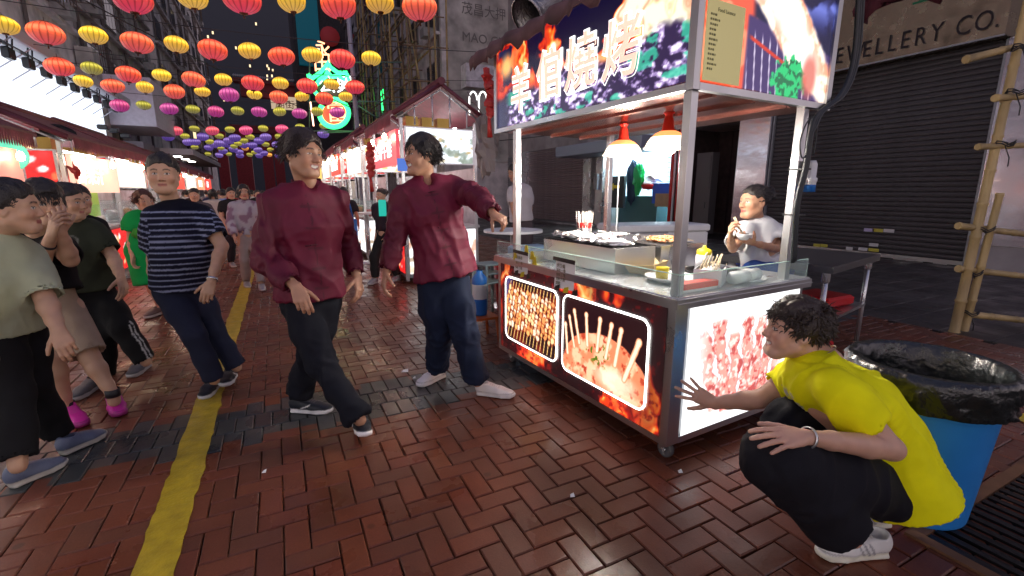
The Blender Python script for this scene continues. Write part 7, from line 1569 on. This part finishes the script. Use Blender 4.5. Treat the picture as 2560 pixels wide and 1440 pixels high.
# ---- olive T-shirt man
OLV = tuple(S2L((.20, .22, .17)))
def tee_fish(V, C_, g):
    f = (V - g['sm']) @ g['fw']; x = (V - g['sm']) @ g['lx'] - .05; z = (V - g['sm']) @ g['sp'] + .03; r = np.hypot(x / .06, z / .035); return mixc(C_, (.25, .25, .22), ss(.12, .06, np.abs(r - 1)) * (f > .05) * .7)
G5 = G(372, 925); D5 = float(G5 @ FH)
J5 = dict(head=Q(168, 505, 3.3), nb=Q(185, 560, 3.34), s1=Q(135, 590, 3.28), s2=Q(232, 575, 3.42), e1=Q(120, 680, 3.2), w1=Q(130, 760, 3.1), e2=Q(282, 640, 3.40), w2=Q(303, 695, 3.26),
          pel=Q(222, 738, 3.38), hem=Q(215, 722, 3.37), k1=Q(262, 830, 3.32), a1=Q(262, 940, 3.42), k2=Q(308, 822, 3.30), a2=Q(365, 905, 3.30))
J5['d_face'] = facing(J5['head'], 55, -3); J5['d_chest'] = facing(J5['nb'], 15); J5['d_hip'] = lat(Q(265, 740, 3.42), Q(180, 740, 3.3))
J5['f2'] = (G(372, 915), nrm(-FH + RX * .25), UPZ); J5['f1'] = (G(250, 965), nrm(-FH + RX * .2), UPZ)
J5['hand2'] = dict(d=Q(312, 728, 3.22) - Q(303, 695, 3.26), palm=-RX + FH * .2, side=-1, curl=(.4, .5, .6, .6), thumb=.4)
def side_stripe(V, C_, g):
    f = 0
    for i in '2': 
        kn, an = g['J']['k' + i], g['J']['a' + i]; d = (V - kn) @ g['hl']; C_ = mixc(C_, (.55, .55, .55), ss(.006, .003, np.abs(np.abs((V - kn) @ FH + .02) - .012)) * (d < -.03))
    return C_
t5, bo5 = person('man in a dark olive T-shirt and black track trousers looking right behind the teenager', J5, G(310, 940), 'asian', 1.0, sty_short, hair_m, 'neutral', False, top=dict(cols=[OLV], pattern=tee_fish, hemr=.18, hemd=.135, sl=.8, sr=1.15), bottom=dict(kind='trousers', col=tuple(S2L((.07, .07, .08))), flare=1.05, pattern=side_stripe), shoes=dict(cols=[tuple(S2L((.3, .3, .33))), (.4, .4, .42)]), long_sleeve=False, bulk=1.08, folds=.005)
# black shirted companion just behind
J5b = dict(head=Q(196, 500, 3.9), nb=Q(205, 548, 3.95), s1=Q(160, 575, 3.9), s2=Q(245, 565, 4.0), e1=Q(150, 640, 3.9), w1=Q(160, 700, 3.9), e2=Q(262, 625, 4.0), w2=Q(262, 690, 4.0), pel=Q(215, 700, 4.0), hem=Q(215, 692, 4.0), k1=Q(238, 790, 3.9), a1=Q(262, 835, 3.95), k2=Q(215, 790, 4.0), a2=Q(222, 865, 4.05))
J5b['d_face'] = facing(J5b['head'], 20); J5b['d_chest'] = facing(J5b['nb'], 10)
J5b['f1'] = (G(265, 838), nrm(-FH + RX * .1), UPZ); J5b['f2'] = (G(225, 870), nrm(-FH), UPZ)
person('person in black T-shirt and white shoes half hidden behind the olive shirt man', J5b, G(240, 850), 'asian', .96, sty_short, hair_m, 'neutral', top=dict(cols=[BLK], sl=.7), bottom=dict(kind='shorts', col=(.4, .28, .3), bare=True), shoes=dict(cols=[(.7, .7, .7), (.7, .7, .7)]), long_sleeve=False, res=1.5)
# ---- teenager with hand at mouth
J6 = dict(head=Q(112, 508, 2.74), nb=Q(92, 585, 2.82), s1=Q(28, 625, 2.80), s2=Q(130, 600, 2.90), e1=Q(92, 690, 2.58), w1=Q(128, 592, 2.54), e2=Q(176, 650, 2.66), w2=Q(150, 580, 2.58),
          pel=Q(120, 770, 2.82), hem=Q(115, 735, 2.80), k1=Q(130, 890, 2.66), a1=Q(168, 1018, 2.72), k2=Q(225, 895, 2.78), a2=Q(282, 985, 2.76))
J6['d_face'] = facing(J6['head'], 12, -4); J6['roll'] = -.05; J6['d_chest'] = facing(J6['nb'], 20); J6['d_hip'] = lat(Q(165, 770, 2.86), Q(75, 770, 2.78))
J6['f1'] = (G(168, 1042), nrm(G(215, 1062) - G(165, 1030)), UPZ); J6['f2'] = (G(285, 1010), nrm(G(300, 1040) - G(280, 1000)), UPZ)
J6['hand1'] = dict(d=Q(135, 562, 2.54) - Q(128, 592, 2.54), palm=FH * .8 + RX * .3, side=1, curl=(.5, .7, .9, 1.0), thumb=.5)
J6['hand2'] = dict(d=Q(146, 552, 2.58) - Q(150, 580, 2.58), palm=-RX * .6 + FH * .5, side=-1, curl=(.5, .7, .9, 1.0), thumb=.5)
PNK = tuple(S2L((.80, .12, .62)))
t6, bo6 = person('teenager in a black T-shirt, beige shorts and magenta shoes holding his hands to his mouth', J6, G(225, 1040), 'asian', 1.0, sty_mop, hair_m, 'neutral', False, top=dict(cols=[tuple(S2L((.09, .08, .09)))], hemr=.18, hemd=.135, sl=.80, sr=1.15), bottom=dict(kind='shorts', col=tuple(S2L((.68, .60, .52))), bare=True, name='shorts', f=.92), shoes=dict(cols=[PNK, tuple(S2L((.65, .2, .5)))]), long_sleeve=False, folds=.005)
r0 = nrm(J6['w1'] - J6['e1']); belt(t6, J6['w1'] - bo6 - r0 * .06, r0, .031, .012, black, 'wristband')
m = MB(); [belt(t6, J6['a' + i] - bo6 + np.array([0, 0, .01]), UPZ, .036, .05, black, 'sock') for i in '12']
# ---- person in sage shirt at the left edge
SAGE = tuple(S2L((.68, .71, .60)))
J7 = dict(head=Q(28, 520, 2.20), nb=Q(5, 600, 2.22), s1=Q(-60, 640, 2.08), s2=Q(62, 640, 2.28), e1=Q(-60, 790, 2.0), w1=Q(-20, 900, 1.95), e2=Q(112, 745, 2.20), w2=Q(146, 825, 2.12),
          pel=Q(10, 800, 2.22), hem=Q(8, 815, 2.20), k1=Q(30, 985, 2.08), a1=Q(45, 1165, 1.96), k2=Q(75, 960, 2.24), a2=Q(150, 1095, 2.34))
J7['d_face'] = facing(J7['head'], 72, 0); J7['d_chest'] = facing(J7['nb'], 40); J7['d_hip'] = lat(Q(60, 800, 2.32), Q(-40, 800, 2.12))
J7['f2'] = (G(150, 1142), nrm(G(215, 1110) - G(130, 1150)), UPZ); J7['f1'] = (G(20, 1225), nrm(G(100, 1190) - G(0, 1235)), UPZ)
J7['hand2'] = dict(d=Q(165, 868, 2.10) - Q(146, 825, 2.12), palm=FH * .6 - RX * .5, side=-1, curl=(.55, .6, .7, .75), thumb=.45, spread=.02)
t7, bo7 = person('person in a sage green shirt and black trousers in profile at the left edge', J7, G(90, 1180), 'asian', 1.0, sty_short, hair_m, 'neutral', False, top=dict(cols=[SAGE, tuple(np.array(SAGE) * 1.1)], collar=True, hemr=.19, hemd=.14, sl=.98, sr=1.12), bottom=dict(kind='trousers', col=tuple(S2L((.09, .09, .10))), flare=1.05, hemw=1.0, e=.9), shoes=dict(cols=[tuple(S2L((.38, .42, .52))), (.55, .53, .48)], L=.235), long_sleeve=False, bulk=1.05, folds=.006)
# ---- woman in the green dress
GRN = tuple(S2L((.05, .62, .30)))
J8 = dict(head=Q(360, 503, 5.25), nb=Q(357, 535, 5.28), s1=Q(330, 548, 5.22), s2=Q(388, 548, 5.30), e1=Q(325, 600, 5.2), w1=Q(332, 645, 5.1), e2=Q(392, 575, 5.1), w2=Q(372, 512, 5.08), pel=Q(362, 625, 5.28), hem=Q(362, 600, 5.28), k1=Q(372, 705, 5.2), a1=Q(402, 770, 5.25), k2=Q(392, 705, 5.3), a2=Q(415, 765, 5.35))
J8['d_face'] = facing(J8['head'], 25); J8['d_chest'] = facing(J8['nb'], 10)
J8['f1'] = (G(402, 785), nrm(-FH), UPZ); J8['f2'] = (G(418, 778), nrm(-FH), UPZ)
J8['hand1'] = dict(d=Q(335, 662, 5.1) - Q(332, 645, 5.1), palm=RX, side=1, curl=(.6, .7, .8, .8), thumb=.4); J8['hand2'] = dict(d=Q(368, 498, 5.08) - Q(372, 512, 5.08), palm=-RX, side=-1, curl=(.7, .8, .9, .9), thumb=.4)
t8, bo8 = person('woman in a bright green dress lifting a phone to her ear by the left stalls', J8, G(405, 785), 'asian', .95, sty_fringe, mat('brown_hair', (.07, .025, .012), .45), 'neutral', False, True, top=dict(cols=[GRN], name='dress', hemr=.13, hemd=.11, sl=.55, sr=1.25, r=.9), bottom=dict(kind='skirt', col=GRN, bare=True, name='skirt', st=lambda J, pel, hl: [(pel + UPZ * .16, .135, .11, hl), (pel, .185, .15, hl), ((J['k1'] + J['k2']) / 2 - UPZ * .02, .19, .15, hl)]), shoes=dict(cols=[(.12, .08, .07), (.5, .48, .45)]), long_sleeve=False, res=1.4, bulk=.9, folds=.006)
belt(t8, J8['pel'] - bo8 + UPZ * .16, UPZ, .135, .03, mat('dark_green_belt', (.0, .16, .05), .6), 'belt', .85)
m = MB(); blob(m, Q(348, 585, 5.08), (.07, .04, .06), np.eye(3), 2, .3); m.build('small_bag', mat('green_plush', (.05, .3, .03), .9), None, 'little green plush bag at the waist of the green dress woman', 'bag')
# ---- man behind the stall post in pale T-shirt
J9 = dict(head=Q(1287, 432, 7.1), nb=Q(1293, 458, 7.15), s1=Q(1280, 478, 7.1), s2=Q(1318, 475, 7.2), e1=Q(1284, 520, 7.0), w1=Q(1290, 552, 6.95), e2=Q(1325, 520, 7.2), w2=Q(1322, 560, 7.2), pel=Q(1306, 560, 7.15), hem=Q(1304, 553, 7.15), k1=Q(1300, 630, 7.1), a1=Q(1300, 705, 7.15), k2=Q(1315, 630, 7.2), a2=Q(1315, 705, 7.2))
J9['d_face'] = facing(J9['head'], -60, -15); J9['d_chest'] = facing(J9['nb'], -60); J9['f1'] = (J9['a1'] * np.array([1, 1, 0]), -RX, UPZ); J9['f2'] = (J9['a2'] * np.array([1, 1, 0]), -RX, UPZ)
J9['hand1'] = dict(d=-UPZ - RX * .3, palm=RX, side=1)
person('man in a pale grey T-shirt standing behind the round table', J9, J9['pel'][:2], 'tan', 1.0, sty_short, hair_m, top=dict(cols=[(.52, .48, .50)], sl=.8, sr=1.15, hemr=.18), bottom=dict(kind='trousers', col=(.09, .07, .075)), shoes=dict(cols=[(.1, .1, .1), (.2, .2, .2)]), long_sleeve=False, res=1.9, bulk=1.1)
# ---- mid distance walkers
def walker(label, px, hy, fy, yaw, tc_, bc_, skin='asian', sty=None, female=False, ls=False, res=2.0, shorts=False, group=None, stride=.22, face=None, hairm=None, pattern=None):
    g = G(px, fy); D = float(g @ FH); H_ = C0[2] + (g @ FH) * (ray(px, hy)[2] / (ray(px, hy) @ FH)); H_ = max(1.45, min(1.86, H_)); k = H_ / 1.75
    f = facing(g, yaw); x = nrm(np.cross(f, UPZ)); B_ = np.array([g[0], g[1], 0.])   # x = anatomical right
    W = lambda a, b, z: B_ + x * a * k + f * b * k + UPZ * z * k
    r2 = random.Random(int(px + fy)); sw_ = stride * r2.choice([-1, 1])
    J = dict(head=W(0, .03, 1.63), nb=W(0, -.01, 1.45), s1=W(.175, 0, 1.40), s2=W(-.175, 0, 1.40), e1=W(.24, -.03 - sw_ * .4, 1.13), w1=W(.22, .10 - sw_ * .6, .90), e2=W(-.24, -.03 + sw_ * .4, 1.13), w2=W(-.22, .10 + sw_ * .6, .90), pel=W(0, 0, .93), hem=W(0, 0, .92), k1=W(.09, .08 + sw_ * .6, .50), a1=W(.09, sw_, .09), k2=W(-.09, .08 - sw_ * .4, .50), a2=W(-.09, -sw_, .10), d_face=f if face is None else facing(g, face), d_chest=f, d_hip=x)
    J['f1'] = (W(.09, sw_ - .05, 0), f, UPZ); J['f2'] = (W(-.09, -sw_ - .05, 0), f, UPZ)
    for i, sd in (('1', 1), ('2', -1)): J['hand' + i] = dict(d=-UPZ + f * .2, palm=-x * sd, side=sd)
    return person(label, J, (g[0], g[1]), skin, k, sty or sty_short, hairm or hair_m, top=dict(cols=[tc_], sl=.75, sr=1.05, pattern=pattern), bottom=dict(kind='shorts' if shorts else 'trousers', col=bc_, bare=shorts), shoes=dict(cols=[(.3, .3, .3), (.6, .6, .6)]), long_sleeve=ls, res=res, female=female, group=group, bulk=.85 if female else 1.0)
def floral(V, C_, g): n = noise3(V * 18, 4); return mixc(C_, (.28, .18, .25), ss(.55, .62, n))
walker('man in a black shirt walking left of the patterned blouse woman', 598, 470, 668, 15, (.02, .02, .022), (.03, .03, .04))
walker('woman with long dark hair in a pale patterned blouse behind the laughing man', 636, 462, 720, 5, (.46, .43, .47), (.36, .32, .31), sty=sty_long, female=True, ls=True, pattern=floral)
walker('woman in a dark tank top with a blue tote bag at the white lit counter', 872, 468, 668, 165, (.02, .02, .025), (.03, .04, .12), sty=sty_long, female=True)
p = Q(868, 575, 7.2); m = MB(); m.box(p, (.30, .10, .34), bev=.02); m.tube([p + (-.1, 0, .17), p + (-.06, 0, .4), p + (.06, 0, .4), p + (.1, 0, .17)], .012, 6); tb_ = m.build('tote_bag', blue_pl, None, 'blue tote bag printed G W carried by the tank top woman', 'bag')
for k, (ch, dx, dz) in enumerate([('G', -.05, .02), ('W', -.05, -.13)]): text('bag_letter', ch, .15, white, tb_, tuple(p + np.array([dx, -.055, dz])), (1, 0, 0), (0, 0, 1), .002)
walker('stallkeeper in black at the pink sign counter beyond the pointing man', 968, 478, 705, -40, (.03, .02, .03), (.02, .02, .02), sty=sty_bun, female=True)
walker('man in a pale blue shirt further up the street', 576, 480, 640, 160, (.25, .35, .65), (.04, .04, .06), group=None, res=2.4)
walker('woman in a cream top with her back turned further up the street', 553, 487, 650, 170, (.60, .56, .50), (.05, .05, .07), sty=sty_long, female=True, group=None, res=2.4)
walker('man with dark hair directly behind the striped polo man', 516, 478, 700, -10, (.10, .09, .10), (.05, .05, .09), res=2.0)
r4 = random.Random(11)
pal_c = [('white', (.6, .6, .6)), ('black', (.02, .02, .02)), ('grey', (.2, .2, .22)), ('navy', (.02, .03, .09)), ('beige', (.45, .36, .26)), ('red', (.4, .03, .03)), ('olive', (.12, .13, .06)), ('pink', (.6, .28, .32))]
for i in range(16):
    cn, cc = pal_c[i % 8]; px = [480, 498, 530, 541, 562, 590, 607, 618, 640, 655, 668, 690, 712, 835, 848, 826][i]; fy = [600, 610, 585, 602, 590, 606, 584, 596, 588, 604, 585, 592, 586, 590, 602, 582][i]
    walker('far stroller in a %s top, %s' % (cn, ['leftmost in front of the left stalls', 'second from the left', 'beside the cream top woman', 'left of the pale blue shirt man', 'behind the pale blue shirt man', 'just left of the black shirt man', 'right of the black shirt man', 'left of the patterned blouse woman', 'right of the patterned blouse woman', 'hidden partly by the laughing man', 'behind the laughing man', 'far behind the laughing man', 'right behind the laughing man', 'nearest the right hand stalls', 'at the right hand white counter', 'farthest by the right hand stalls'][i]), px, 485, fy, r4.choice([0, 180, 20, 160]), cc, pal_c[(i * 3 + 1) % 8][1] if i % 3 else (.03, .03, .05), group='distant crowd walking through the market', res=4.0)
